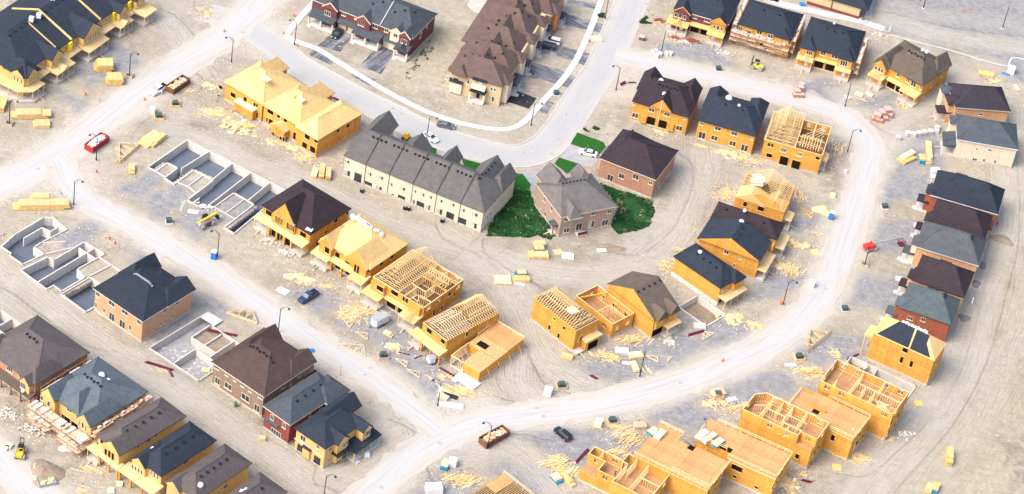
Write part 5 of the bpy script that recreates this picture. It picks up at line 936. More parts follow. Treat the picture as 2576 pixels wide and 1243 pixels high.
def ramp(x,a,b): k=n.new('ShaderNodeMapRange'); k.inputs[1].default_value=a; k.inputs[2].default_value=b; l.new(x,k.inputs[0]); return k.outputs[0]
def mixc(f,a,b,bl='MIX'):
    k=n.new('ShaderNodeMix'); k.data_type='RGBA'; k.blend_type=bl
    if isinstance(f,(int,float)): k.inputs[0].default_value=f
    else: l.new(f,k.inputs[0])
    for i,x in ((6,a),(7,b)):
        if isinstance(x,tuple): k.inputs[i].default_value=(*x,1)
        else: l.new(x,k.inputs[i])
    return k.outputs[2]
fl=n.new('ShaderNodeCombineXYZ'); l.new(mth('MULTIPLY',at_('fx'),2.2),fl.inputs[0]); l.new(mth('MULTIPLY',at_('fy'),.07),fl.inputs[1])
tr=nz(1.0,5,fl.outputs[0],.7,.4); tr2=nz(3.1,4,fl.outputs[0],.6,.3)
big=nz(.06,5); med=nz(.45,6,rough=.7); fin=nz(3.0,4,rough=.75)
base=mixc(ramp(big,.35,.65),(.415,.36,.275),(.53,.468,.372)); base=mixc(ramp(med,.30,.66),mixc(.55,base,(.25,.208,.15)),base); base=mixc(ramp(fin,.34,.60),mixc(.42,base,(.20,.17,.13)),base); gr1=nz(1.6,5,rough=.8); base=mixc(ramp(gr1,.30,.58),mixc(.40,base,(.22,.185,.14)),base); base=mixc(mth('MULTIPLY',ramp(nz(.9,5,rough=.8),.58,.72),.5),base,(.56,.52,.45))
base=mixc(mth('MULTIPLY',at_('olive'),.85,cl=True),base,mixc(ramp(med,.3,.7),(.30,.255,.165),(.46,.40,.28)))
base=mixc(mth('MULTIPLY',mth('MULTIPLY',at_('mud'),1.3),ramp(nz(.35,6,rough=.75,dist=1.0),.38,.62),cl=True),base,(.235,.20,.155))
gv=mixc(ramp(nz(.5,6,rough=.7),.35,.65),(.212,.208,.206),(.335,.324,.312)); gv=mixc(ramp(fin,.36,.6),mixc(.4,gv,(.15,.15,.165)),gv)
base=mixc(mth('MULTIPLY',at_('gravel'),ramp(nz(.16,5,rough=.7),.12,.42),cl=True),base,gv)
dst=mixc(ramp(tr,.35,.68),(.405,.355,.28),(.47,.425,.35)); dst=mixc(ramp(nz(.09,4),.4,.62),dst,(.455,.415,.36))
dm=mth('MULTIPLY',at_('dust'),mth('ADD',.55,mth('MULTIPLY',ramp(tr2,.3,.7),.6)),cl=True)
base=mixc(dm,base,dst)
tk=mth('MULTIPLY',at_('track'),ramp(tr,.50,.66),cl=True); base=mixc(mth('MULTIPLY',tk,.5),base,(.25,.22,.18)); tk2=mth('MULTIPLY',at_('track'),ramp(tr2,.54,.68),cl=True); base=mixc(mth('MULTIPLY',tk2,.45),base,(.50,.46,.40))
# fine tyre ruts elsewhere: stretched noise in two directions
mp=n.new('ShaderNodeMapping'); mp.inputs['Rotation'].default_value=(0,0,R(32)); mp.inputs['Scale'].default_value=(.12,1.6,1); l.new(tc.outputs['Object'],mp.inputs[0])
rt_=nz(1.0,5,mp.outputs[0],.7,.8); base=mixc(mth('MULTIPLY',ramp(rt_,.55,.7),.30),base,(.22,.19,.15)); base=mixc(mth('MULTIPLY',ramp(rt_,.45,.3),.28),base,(.52,.48,.42))
vor=n.new('ShaderNodeTexVoronoi'); vor.inputs['Scale'].default_value=.9; l.new(tc.outputs['Object'],vor.inputs[0]); sp=mth('LESS_THAN',vor.outputs['Distance'],.10); wn=n.new('ShaderNodeSeparateColor'); l.new(vor.outputs['Color'],wn.inputs[0])
base=mixc(mth('MULTIPLY',sp,mth('GREATER_THAN',wn.outputs[0],.72)),base,(.6,.58,.54)); base=mixc(mth('MULTIPLY',sp,mth('LESS_THAN',wn.outputs[0],.12)),base,(.08,.07,.06))
l.new(base,bs.inputs['Base Color']); bp=n.new('ShaderNodeBump'); bp.inputs['Strength'].default_value=1.0; bp.inputs['Distance'].default_value=.5
hh=mth('ADD',mth('MULTIPLY',med,.9),mth('ADD',mth('MULTIPLY',tr,mth('MULTIPLY',at_('track'),.8)),mth('MULTIPLY',fin,.5))); l.new(hh,bp.inputs['Height']); l.new(bp.outputs[0],bs.inputs['Normal'])
me.materials.append(M); go=bpy.data.objects.new('ground',me); C.objects.link(go); go['kind']='structure'
# ---- roads as sheets with ragged dusty edges
def strip(path,w0,w1,name,m,z,n=10,kind='structure',rag=0,seed=0,label=None,cat=None):
    vs=[];fs=[]; N=len(path); L=0; r=random.Random(seed); uv=[]
    for i,(x,y) in enumerate(path):
        a=path[max(0,i-1)];b=path[min(N-1,i+1)]; dx,dy=b[0]-a[0],b[1]-a[1]; q=math.hypot(dx,dy); nx_,ny_=-dy/q,dx/q
        if i: L+=math.hypot(x-path[i-1][0],y-path[i-1][1])
        for k in range(n+1):
            t=k/n; o_=w0+(w1-w0)*t
            if rag and k in(0,n): o_+= (r.random()-.5)*rag
            vs.append((x+nx_*o_,y+ny_*o_,z)); uv.append((t*2-1,L,o_))
    for i in range(N-1):
        for k in range(n): a=i*(n+1)+k; fs.append((a,a+1,a+n+2,a+n+1))
    me=bpy.data.meshes.new(name); me.from_pydata(vs,[],fs); me.materials.append(m)
    for nm,j in (('across',0),('along',1),('off',2)):
        at=me.attributes.new(nm,'FLOAT','POINT'); at.data.foreach_set('value',[u[j] for u in uv])
    o=bpy.data.objects.new(name,me); C.objects.link(o); meta(o,label,cat,None,kind); return o
def roadmat(name,c,ce,cd):
    global n,l,tc
    M=bpy.data.materials.new(name); M.use_nodes=True; n=M.node_tree.nodes; l=M.node_tree.links; bs=n['Principled BSDF']; bs.inputs['Roughness'].default_value=.9; bs.inputs['Specular IOR Level'].default_value=.1
    tc=n.new('ShaderNodeTexCoord'); fl=n.new('ShaderNodeCombineXYZ'); l.new(mth('MULTIPLY',at_('off'),1.0),fl.inputs[0]); l.new(mth('MULTIPLY',at_('along'),.05),fl.inputs[1])
    tr=nz(1.3,5,fl.outputs[0],.65,.3); pat=nz(.13,5,rough=.65); e=mth('ABSOLUTE',at_('across')); e=mth('ADD',e,mth('MULTIPLY',mth('SUBTRACT',pat,.5),1.2))
    col=mixc(ramp(e,.35,.95),c,ce); col=mixc(mth('MULTIPLY',ramp(tr,.48,.68),.6),col,cd); col=mixc(mth('MULTIPLY',ramp(nz(1.5,5,rough=.8),.45,.75),.22),col,cd)
    l.new(col,bs.inputs['Base Color']); return M
RD=roadmat('dusty_road',(.405,.392,.375),(.41,.368,.308),(.325,.295,.25)); RP=roadmat('paved_road',(.35,.342,.33),(.395,.37,.33),(.31,.303,.293))
def trim_path(q,a=0,b=0): return q[a:len(q)-b if b else None]
for k,(q,wd,kd) in enumerate(roadpaths):
    rr=1.6 if kd=='dust' else 0
    strip(q,-wd/2,wd/2,'road',RD if kd=='dust' else RP,[.016,.010,.022,.028,.016][k],12,rag=rr,seed=k)
# kerbs along the paved road
def prismstrip(path,o0,o1,z0,z1,name,m,kind='structure',joint=None):
    mb=MB(); N=len(path); pts=[]
    for i,(x,y) in enumerate(path):
        a=path[max(0,i-1)];b=path[min(N-1,i+1)]; dx,dy=b[0]-a[0],b[1]-a[1]; q=math.hypot(dx,dy); nx_,ny_=-dy/q,dx/q
        pts.append(((x+nx_*o0,y+ny_*o0),(x+nx_*o1,y+ny_*o1)))
    vs=[];
    for (a,b) in pts: vs+=[(*a,z0),(*b,z0),(*b,z1),(*a,z1)]
    fs=[]
    for i in range(N-1):
        k=4*i
        for a,b in ((0,1),(1,2),(2,3),(3,0)): fs.append((k+a,k+b,k+4+b,k+4+a))
    fs+=[(0,3,2,1),(4*N-4,4*N-3,4*N-2,4*N-1)]; mb.add(vs,fs); o=mb.build(name,m); meta(o,None,None,None,kind); return o
qp=roadpaths[1][0]; KERB=mat('kerb_concrete',(.42,.40,.365),var=.12,scale=1)
prismstrip(qp[14:-2],4.5,4.85,-.1,.13,'kerb',KERB); prismstrip(qp[20:-40],-4.85,-4.5,-.1,.13,'kerb',KERB)
SW=bands('sidewalk_concrete',(.44,.435,.42),'XY',1/1.6,.05,var=.05,scale=.4)
sw=smooth(pd([(860,-60),(800,-5),(755,45),(728,78),(722,92),(745,105),(800,125),(880,175),(980,235),(1070,280),(1150,308),(1230,324),(1280,325),(1320,305),(1370,250),(1420,195),(1455,140),(1490,60),(1520,-20),(1540,-70)]))
prismstrip(sw,-.85,.85,-.1,.14,'sidewalk',SW)
prismstrip(smooth(pd([(1925,-30),(1942,-5),(1948,8),(2060,35),(2160,55),(2180,62),(2222,76)])),-.9,2.0,-.1,.12,'sidewalk',SW)
prismstrip(smooth(pd([(2190,-20),(2182,30),(2180,45)])),-1.3,1.3,-.1,.121,'sidewalk',SW)
prismstrip(smooth(pd([(2222,76),(2235,80),(2240,65)])),-.3,.3,-.1,.14,'kerb',KERB)
prismstrip(smooth(pd([(2236,88),(2300,105),(2400,130),(2480,155),(2535,168)])),-.22,.22,-.1,.14,'kerb',SW)
prismstrip(smooth(pd([(2535,168),(2542,150),(2555,146),(2600,155)])),-.22,.22,-.1,.142,'kerb',SW)
# black driveways
def sheet(t,pts,name,m,z,kind='structure',label=None,cat=None,group=None,wig=.25,seed=0):
    P=[G(t,x,y) for x,y in pts]; r=random.Random(seed); out=[]
    for i in range(len(P)):
        a,b=P[i],P[(i+1)%len(P)]; L=(b-a).length; k=max(1,int(L/1.2))
        for j in range(k): q=a.lerp(b,j/k); out.append((q.x+(r.random()-.5)*wig,q.y+(r.random()-.5)*wig))
    o=MB().prism(out,-.05,z).build(name,m); return meta(o,label,cat,group,kind)
def drivemat():
    global n,l,tc
    M=mat('black_asphalt_drive',(.075,.078,.085),var=.3,scale=.4); n=M.node_tree.nodes; l=M.node_tree.links; b=n['Principled BSDF']; tc=[x for x in n if x.type=='TEX_COORD'][0]
    hv=[x for x in n if x.type=='HUE_SAT'][0]
    return M
DR=drivemat(); DRF=mat('fresh_asphalt',(.022,.024,.030),var=.3,scale=.6); DG=mat('gravel_drive',(.30,.295,.29),var=.15,scale=.6)
def dustydrive(name,ang):
    """asphalt with dust blown along the drive in streaks"""
    global n,l,tc
    M=bpy.data.materials.new(name); M.use_nodes=True; n=M.node_tree.nodes; l=M.node_tree.links; b=n['Principled BSDF']; b.inputs['Roughness'].default_value=.9; tc=n.new('ShaderNodeTexCoord')
    mp=n.new('ShaderNodeMapping'); mp.vector_type='TEXTURE'; mp.inputs['Rotation'].default_value=(0,0,R(ang)); mp.inputs['Scale'].default_value=(9,.9,1); l.new(tc.outputs['Object'],mp.inputs[0])
    s=nz(1.0,5,mp.outputs[0],.6,.5); col=mixc(ramp(s,.40,.66),(.055,.058,.068),(.20,.20,.205)); col=mixc(ramp(nz(.25,4),.50,.8),col,(.34,.335,.33)); l.new(col,b.inputs['Base Color']); return M
DW=dustydrive('dusty_drive_west',-130+15); DE=dustydrive('dusty_drive_east',-28)
for k,(t,pts,m) in enumerate([('10',[(590,232),(735,262),(635,392),(465,345)],DW),('10',[(440,370),(605,425),(565,492),(395,410)],DW),('10',[(915,345),(1050,385),(945,560),(780,497)],DW),('10',[(740,540),(905,598),(860,648),(715,570)],DW),
 ('20',[(430,-5),(650,35),(645,75),(415,22)],DE),('20',[(352,92),(690,185),(735,262),(590,235),(350,172)],DE),('20',[(200,325),(345,335),(500,385),(610,412),(560,500),(400,440),(195,392)],DE),('20',[(65,450),(340,520),(500,590),(450,672),(300,622),(55,565)],DE),('20',[(-90,645),(190,740),(130,822),(-105,745)],DRF),('20',[(215,745),(320,775),(262,860),(165,820)],DE),('20',[(430,1095),(560,1125),(665,1165),(600,1260),(365,1190)],DG),
 ('',[(1305,437),(1395,425),(1370,470),(1330,470)],DG),('',[(985,338),(1050,350),(1045,372),(1000,368)],DG),('',[(1105,368),(1150,375),(1150,398),(1110,392)],DG)]):
    sheet(t,pts,'driveway',m,.008,seed=k)
# lawns
def grassmat(name,c1,c2,bare,amt):
    global n,l,tc
    M=bpy.data.materials.new(name); M.use_nodes=True; n=M.node_tree.nodes; l=M.node_tree.links; b=n['Principled BSDF']; b.inputs['Roughness'].default_value=1; b.inputs['Specular IOR Level'].default_value=.05; tc=n.new('ShaderNodeTexCoord')
    col=mixc(ramp(nz(1.1,6,rough=.8),.35,.68),c1,c2); col=mixc(ramp(nz(.22,5,rough=.75),.60-amt,.70-amt),col,bare); l.new(col,b.inputs['Base Color']); bp=n.new('ShaderNodeBump'); bp.inputs['Distance'].default_value=.3; l.new(nz(2.5,5),bp.inputs['Height']); l.new(bp.outputs[0],b.inputs['Normal']); return M
TURF=grassmat('turf',(.016,.080,.014),(.028,.115,.02),(.03,.11,.02),0); WEED=grassmat('weedy_grass',(.012,.052,.018),(.034,.098,.030),(.20,.17,.09),.05)
for k,(t,pts,m) in enumerate([('20',[(440,1085),(490,1000),(690,1075),(705,1110),(660,1165),(560,1125)],TURF),('20',[(318,1235),(355,1188),(520,1243),(480,1330),(400,1300)],TURF),('11',[(1925,60),(2010,70),(2070,150),(2050,240),(1900,230),(1850,225)],TURF),('',[(1160,398),(1210,412),(1225,440),(1170,425)],TURF),('',[(1060,365),(1098,372),(1095,400),(1062,392)],TURF)]):
    sheet(t,pts,'lawn',m,.07+.002*k,kind='stuff',label=None)
def weeds(pts,seed,name='weedy_lawn',dens=14,hgt=.34,m=None):
    P=pd(pts); r=random.Random(seed); xs=[p[0] for p in P]; ys=[p[1] for p in P]; mb=MB(); a=abs(sum(P[i][0]*P[(i+1)%len(P)][1]-P[(i+1)%len(P)][0]*P[i][1] for i in range(len(P))))/2
    out=[]
    for i in range(len(P)):
        p,q=P[i],P[(i+1)%len(P)]; L=math.dist(p,q); k=max(1,int(L/1.0))
        for j in range(k): t=j/k; out.append((p[0]+(q[0]-p[0])*t+(r.random()-.5)*.9,p[1]+(q[1]-p[1])*t+(r.random()-.5)*.9))
    mb.prism(out,-.05,.05)
    N=int(a*dens); px_=np.array([r.uniform(min(xs),max(xs)) for _ in range(N*3)]); py_=np.array([r.uniform(min(ys),max(ys)) for _ in range(N*3)]); ok=inpoly(px_,py_,P); c=0
    nn=vnoise(3.0,seed,px_,py_)
    for i in np.nonzero(ok)[0]:
        if nn[i]<.33: continue
        c+=1
        if c>N: break
        x,y=px_[i],py_[i]; hh=hgt*r.uniform(.35,1); an=r.uniform(0,6.28); w_=r.uniform(.12,.3); dx,dy=math.cos(an)*w_,math.sin(an)*w_; tx,ty=r.uniform(-.25,.25),r.uniform(-.25,.25)
        mb.add([(x-dx,y-dy,.05),(x+dx,y+dy,.05),(x+dx*.4+tx,y+dy*.4+ty,hh),(x-dx*.6+tx,y-dy*.6+ty,hh*.8)],[(0,1,2,3)])
    me=bpy.data.meshes.new(name); me.from_pydata(mb.v,[],mb.f); me.materials.append(m or WEED); o=bpy.data.objects.new(name,me); C.objects.link(o); return meta(o,None,None,None,'stuff')
weeds([(1222,594),(1234,560),(1262,520),(1290,480),(1330,478),(1338,500),(1368,545),(1397,588),(1385,604),(1350,592),(1330,598),(1290,596)],1)
weeds([(1508,460),(1545,475),(1600,492),(1640,505),(1646,530),(1632,570),(1598,582),(1552,588),(1534,572),(1546,540),(1553,520)],2)
for k,(pts,d) in enumerate([([(1045,150),(1095,85),(1110,95),(1065,165),(1030,200),(1015,195)],.5),([(1340,30),(1360,25),(1368,50),(1350,60)],.9),([(1600,60),(1625,40),(1640,60)],.6),([(1465,325),(1500,318),(1530,338),(1490,345)],1.2),([(1505,30),(1520,35),(1512,55),(1500,50)],1.5)]): 
    P=pd(pts); r=random.Random(k); mb=MB(); xs=[p[0] for p in P]; ys=[p[1] for p in P]; px_=np.array([r.uniform(min(xs),max(xs)) for _ in range(900)]); py_=np.array([r.uniform(min(ys),max(ys)) for _ in range(900)]); ok=inpoly(px_,py_,P); nn=vnoise(1.8,k,px_,py_)
    for i in np.nonzero(ok)[0]:
        if nn[i]<.5: continue
        x,y=px_[i],py_[i]; w_=r.uniform(.2,.5); a=r.uniform(0,6.3); mb.add([(x-w_*math.cos(a),y-w_*math.sin(a),.03),(x+w_*math.cos(a),y+w_*math.sin(a),.03),(x-w_*math.sin(a)*.6,y+w_*math.cos(a)*.6,r.uniform(.15,.4))],[(0,1,2)])
    if mb.v: o=mb.build('weeds',WEED); o['kind']='stuff'
# ================================================================ THINGS
def heading(t,x0,y0,x1,y1):
    a=G(t,x0,y0);b=G(t,x1,y1); return math.atan2(b.y-a.y,b.x-a.x)
# ---- street lamps: pole base pixel, pixel the arm points towards
LAMPS=[('00',1743,472,-1,'street lamp left of the plywood roofed blocks near the top left road'),('00',975,580,1,'street lamp in a wooden box planter beside the pair of packed lumber bundles'),('00',725,1212,-1,'street lamp rising in front of the red dumpster'),('00',70,940,1,'street lamp beside the big sheet stack at the left edge'),
('01',555,303,1,'street lamp by the long lumber stack above the weathered foundations'),('01',1637,695,-1,'street lamp right behind the blue portable toilet on the straight street'),('11',167,1262,1,'street lamp just above the brown roof on the straight street'),('12',1368,580,-1,'street lamp with white notice box beside the long white board'),
('12',1745,905,-1,'street lamp in front of the rusty dumpster at the bottom junction'),('22',962,360,0,'bare black lamp pole without an arm near the truss roofed house'),('20',783,683,-1,'street lamp beside maroon steel at the paved junction'),('20',1122,410,0,'bare black pole between the stone block pallets and the brick duplex'),
('20',143,950,1,'street lamp beside the pale sidewalk bend below the driveways'),('10',1283,1060,1,'street lamp beside the white parked car behind the grey roofed row'),('10',290,340,-1,'street lamp at the sidewalk corner near two red hydrants'),('30',580,805,0,'black lamp pole with short head below the third northern duplex'),
('30',598,1150,1,'street lamp at the outer side of the hairpin truss duplex'),('31',727,757,0,'black pole standing in front of the red boom lift'),('31',113,1055,1,'street lamp with an orange plinth beside the curved street'),('20',700,145,0,'bare pole beside the upper end of the pale sidewalk'),
('12',508,1290,1,'street lamp cut off by the bottom edge left of the big junction'),('30',1767,215,0,'tall pole on a white base in the grey lot at top right'),('30',1170,62,0,'pole on a white base cut by the top edge of the grey lot')]
for k,(t,x,y,arm,lb) in enumerate(LAMPS):
    P=G(t,x,y); r=empty('street_lamp',P,0,lb,'street lamp','street lamps along the new streets'); Hh=7.3
    MB().cyl((0,0,0),(0,0,Hh),.13,.08).cyl((0,0,0),(0,0,.7),.2,.17).build('pole',BLKM,r)
    MB().obox((0,0),.4,.7,.7,-.1,.12).build('base',WHITE if k in(21,22) else CONC,r)
    if arm:
        mb=MB(); p=None
        for j in range(7):
            a=j/6; q=(arm*1.9*a,0,Hh-.1+.75*math.sin(a*2.3)); 
            if p: mb.cyl(p,q,.05,n=6)
            p=q
        mb.cyl((0,0,Hh-.9),(arm*.8,0,Hh+.35),.035,n=6); mb.build('arm',BLKM,r)
        MB().cyl((arm*1.9,0,p[2]-.05),(arm*1.9,0,p[2]-.35),.12,.34,10).build('lamp_head',BLKM,r)
    else: MB().cyl((0,0,Hh),(0,0,Hh+.5),.05,.12,8).build('pole_cap',BLKM,r)
    if k==7: MB().box(-.4,-.4,4.6,.4,.4,5.8).build('notice_box',WHITE,r)
    if k in (1,3,17): mb=MB(); [mb.obox((dx,dy),0,sx,sy,0,.8) for dx,dy,sx,sy in ((0,-.8,1.7,.08),(0,.8,1.7,.08),(-.8,0,.08,1.6),(.8,0,.08,1.6))]; mb.build('timber_box',LUMD,r)
    if k in (18,): MB().cyl((-.4,.1,0),(-.4,.1,.9),.4).build('plinth',ORG,r)
# ---- vehicles
def wheel(r,x,y,rad=.34,w=.24,m=None,n=12):
    o=MB().cyl((x,y-w/2,rad),(x,y+w/2,rad),rad,n=n).build('wheel',m or TYRE,r); MB().cyl((x,y-w/2-.01,rad),(x,y+w/2+.01,rad),rad*.5,n=8).build('rim',GREYM,o)
def loft(secs):
    """secs: (x, halfwidth_low, halfwidth_high, z0, z1) cross sections joined along x"""
    mb=MB(); vs=[]
    for (x,a,b,z0,z1) in secs: zm=z0+(z1-z0)*.6; vs+=[(x,-a,z0),(x,a,z0),(x,a,zm),(x,b,z1),(x,-b,z1),(x,-a,zm)]
    fs=[(5,4,3,2,1,0),tuple(6*(len(secs)-1)+i for i in range(6))]
    for i in range(len(secs)-1):
        for k in range(6): fs.append((6*i+k,6*i+(k+1)%6,6*i+6+(k+1)%6,6*i+6+k))
    return mb.add(vs,fs)
def car(kind,t,x,y,hd,col,label,cat,rough=.25):
    P=G(t,x,y); r=empty({'sedan':'parked_car','suv':'parked_car','van':'minivan','pickup':'pickup_truck'}[kind],P,hd,label,cat,'vehicles parked around the site')
    m=mat('car_paint_%s'%cat.replace(' ','_')+str(round(sum(col),3)),col,rough=rough,var=.03,spec=.6)
    if kind=='sedan':
        loft([(-2.35,.72,.6,.35,.8),(-2.2,.86,.75,.25,.98),(-1.3,.9,.8,.22,1.0),(1.2,.9,.8,.22,.95),(2.1,.86,.72,.25,.82),(2.4,.66,.55,.35,.66)]).build('body',m,r)
        loft([(-1.75,.74,.6,.95,1.0),(-1.0,.76,.58,.95,1.38),(.35,.76,.58,.95,1.40),(1.2,.76,.62,.9,.96)]).build('window_band',GLASS,r)
        loft([(-1.05,.60,.54,1.36,1.43),(.35,.60,.54,1.36,1.46)]).build('roof',m,r); wx=(-1.4,1.45); wr=.33
    elif kind in('suv','van'):
        loft([(-2.35,.85,.8,.35,1.05),(-2.2,.93,.86,.3,1.1),(1.0,.93,.86,.3,1.08),(2.1,.9,.78,.3,.98),(2.4,.72,.6,.4,.8)]).build('body',m,r)
        loft([(-2.25,.84,.68,1.05,1.6),(.3,.84,.68,1.05,1.68),(1.15,.82,.7,1.0,1.1)]).build('window_band',GLASS,r)
        loft([(-2.2,.70,.66,1.6,1.72),(.2,.70,.66,1.63,1.76)]).build('roof',m,r); wx=(-1.45,1.5); wr=.38
    else:
        loft([(-2.9,.92,.92,.5,1.05),(-2.75,.98,.95,.42,1.1),(-.75,.98,.95,.42,1.12)]).build('cargo_bed',m,r); MB().box(-2.7,-.8,1.08,-.9,.8,1.135).build('bed_liner',BLKM,r)
        loft([(-.8,.98,.92,.4,1.12),(1.2,.98,.92,.4,1.15),(2.6,.94,.84,.42,1.05),(2.9,.8,.7,.5,.9)]).build('body',m,r)
        loft([(-.75,.86,.74,1.1,1.75),(.7,.86,.74,1.1,1.8),(1.35,.84,.74,1.08,1.18)]).build('window_band',GLASS,r)
        loft([(-.7,.76,.7,1.74,1.84),(.65,.76,.7,1.78,1.88)]).build('roof',m,r); wx=(-1.9,1.8); wr=.42
    for a in wx:
        for s in (-1,1): wheel(r,a,s*.82,wr)
    for s in (-1,1):
        MB().box(2.22,s*.62-.16,.58,2.42,s*.62+.16,.76).build('headlight',WHITE,r)
        MB().box(-2.42 if kind!='pickup' else -2.95,s*.7-.13,.72,-2.2 if kind!='pickup' else -2.8,s*.7+.13,.98).build('tail_light',REDP,r)
        MB().box(.85,s*.93-.1,1.0,1.05,s*.93+.1,1.15).build('wing_mirror',m,r)
    return r
WHC=(.78,.78,.78)
r=car('pickup','00',1192,690,heading('00',1240,650,1140,712),WHC,'white pickup with black bed parked nose out beside the brown dumpster','pickup truck')
MB().obox((.3,1.35),.9,.9,.08,.5,1.1).build('open_door',mat('white_door',WHC),r)
car('sedan','10',612,268,heading('10',650,215,580,285),(.015,.03,.045),'dark teal blue car on the black driveway of the red brick row','car'); car('sedan','10',1430,958,heading('10',1360,930,1500,965),(.10,.11,.11),'dark grey sedan on the paved bend near the sidewalk','car')
car('sedan','10',1312,1048,heading('10',1262,1015,1360,1075),(.72,.76,.82),'white car behind the lamp at the grey roofed row','car'); car('suv','20',298,322,heading('20',345,330,230,300),(.70,.70,.66),'white sport utility vehicle in the upper of two side by side spots','car')
car('suv','20',262,362,heading('20',315,365,205,345),(.02,.02,.035),'black sport utility vehicle with red tail lights beside the white one','car'); car('sedan','20',572,1165,heading('20',640,1180,500,1145),(.78,.78,.78),'white sedan on the driveway beside the dark umber hip roofed house','car')
car('pickup','11',392,1008,heading('11',470,950,320,1040),(.02,.045,.10),'navy blue pickup on gravel beside the straight dusty street','pickup truck'); car('van','22',380,805,heading('22',440,845,320,745),(.012,.014,.025),'black minivan on the grey gravel right of the big junction','minivan')
# ---- dumpsters
def dumpster(t,x,y,hd,L,m,label,cont,Wd=2.5):
    P=G(t,x,y); r=empty('dumpster',P,hd,label,'dumpster','roll off dumpsters'); h_=1.7
    mb=MB(); mb.box(-L/2,-Wd/2,.2,L/2,-Wd/2+.09,h_).box(-L/2,Wd/2-.09,.2,L/2,Wd/2,h_).box(-L/2,-Wd/2+.09,.2,-L/2+.09,Wd/2-.09,h_).box(L/2-.09,-Wd/2+.09,.2,L/2,Wd/2-.09,h_).box(-L/2+.09,-Wd/2+.09,.2,L/2-.09,Wd/2-.09,.3); mb.build('container',m,r)
    mb=MB()
    for k in range(9): 
        a=-L/2+.1+k*(L-.2)/8
        for s in (-1,1): mb.box(a-.06,s*(Wd/2+.05)-.05,.3,a+.06,s*(Wd/2+.05)+.05,h_-.05)
    for s in (-1,1): mb.box(-L/2-.05,s*(Wd/2+.02)-.09,h_,L/2+.05,s*(Wd/2+.02)+.09,h_+.1)
    for e in (-1,1): mb.box(e*(L/2+.02)-.08,-Wd/2,h_,e*(L/2+.02)+.08,Wd/2,h_+.1)
    mb.build('ribs',m,r)
    rr=random.Random(int(x)); 
    for nm,mm,n_ in (('scrap_wood',LUM if cont<30 else WRAP,26),('white_scrap',WRAP,cont),('brown_scrap',LUMD,44)):
        mb=MB()
        for k in range(n_):
            px,py=rr.uniform(-L/2+.5,L/2-.5),rr.uniform(-Wd/2+.4,Wd/2-.4); z=1.0+.45*(1-abs(px)/L*1.2)+rr.random()*.3; a=rr.uniform(0,3.14); mb.obox((px,py),a,rr.uniform(.4,1.3),rr.uniform(.12,.6),z,z+.06,tilt=rr.uniform(-.3,.3))
        mb.build(nm,mm,r)
    MB().box(-L/2+.1,-Wd/2+.1,.3,L/2-.1,Wd/2-.1,1.0).build('fill',LUMD,r)
dumpster('00',1338,662,heading('00',1290,715,1425,625),6.8,RUST,'rust brown dumpster heaped with scrap behind the white pickup',8)
dumpster('00',728,1100,heading('00',690,1155,820,1060),6.6,REDM,'bright red dumpster of white rubbish at the left junction',40)
dumpster('12',1790,835,heading('12',1720,885,1895,790),7.2,RUST,'rust brown dumpster of pale scrap at the bottom junction',6)
# ---- portable toilets, utility boxes, transformer cabinets
def toilet(t,x,y,hd,label):
    r=empty('portable_toilet',G(t,x,y),hd,label,'portable toilet','blue portable toilets'); MB().box(-.6,-.6,.1,.6,.6,2.1).build('cabin',BLUE,r); MB().prism([(-.66,-.66),(.66,-.66),(.66,.66),(-.66,.66)],2.1,2.22).box(-.5,-.5,2.22,.5,.5,2.36).build('roof',WHITE,r); d=MB().box(-.42,-.63,.2,.42,-.6,2.0).build('door',BLUE,r); MB().box(.28,-.66,1.0,.36,-.63,1.15).build('handle',GREYM,d); MB().cyl((.45,.5,2.2),(.45,.5,2.7),.05).build('vent_pipe',WHITE,r)
toilet('01',1610,705,R(-5),'blue portable toilet beside the lamp on the straight street'); toilet('31',472,405,R(-10),'blue portable toilet near the pale green heap by the curved street')
def ubox(t,x,y,hd,s,label,m=WRAP,h_=1.7):
    r=empty('white_crate',G(t,x,y),hd,label,'wrapped crate','white wrapped crates standing on the verges'); MB().prism([(-s*.5,-s*.4),(s*.35,-s*.5),(s*.5,-.1),(s*.45,s*.45),(-s*.4,s*.5)],0,h_).build('crate',m,r); MB().prism([(-s*.42,-s*.33),(s*.3,-s*.42),(s*.4,0),(s*.36,s*.36),(-s*.33,s*.4)],h_,h_+.14).build('lid',m,r)
ubox('00',1148,850,.3,1.5,'white wrapped crate below the white pickup',h_=1.5); ubox('12',1480,1025,.2,1.9,'large white wrapped crate just under the bottom junction'); ubox('22',268,490,0,2,'white wrapped crate at the inside of the junction curve'); ubox('31',325,915,.1,1.6,'white wrapped crate on the edge of the curved street',h_=1.5); ubox('22',650,725,.0,1.7,'cream yellow wrapped crate right of the black minivan',m=mat('cream_wrap',(.78,.72,.42)),h_=1.6); ubox('12',833,955,.5,1.4,'low white crate beside the corner house porch slab',h_=.8); ubox('30',1828,550,.1,2.0,'white tank at the far right beyond the grey lot kerb',h_=2.0); ubox('22',515,690,.3,.01,'x') if 0 else None
def cabinet(t,x,y,label,box=None,ang=.3):
    r=empty('transformer_cabinet',G(t,x,y),ang,label,'transformer','pad mounted transformer cabinets'); MB().box(-.65,-.6,.1,.65,.6,1.0).build('housing',PAD,r); MB().prism([(-.7,-.65),(.7,-.65),(.7,.65),(-.7,.65)],1.0,1.08).build('lid',PAD,r); MB().box(-.9,-.85,0,.9,.85,.1).build('pad',SLAB if not box else SOIL,r)
    if box: mb=MB(); [mb.box(*b) for b in ((-1.2,-1.3,0,-1.12,1.2,.7),(1.12,-1.2,0,1.2,1.3,.6),(-1.1,-1.25,0,1.1,-1.17,.65))]; mb.build('timber_box',box,r)
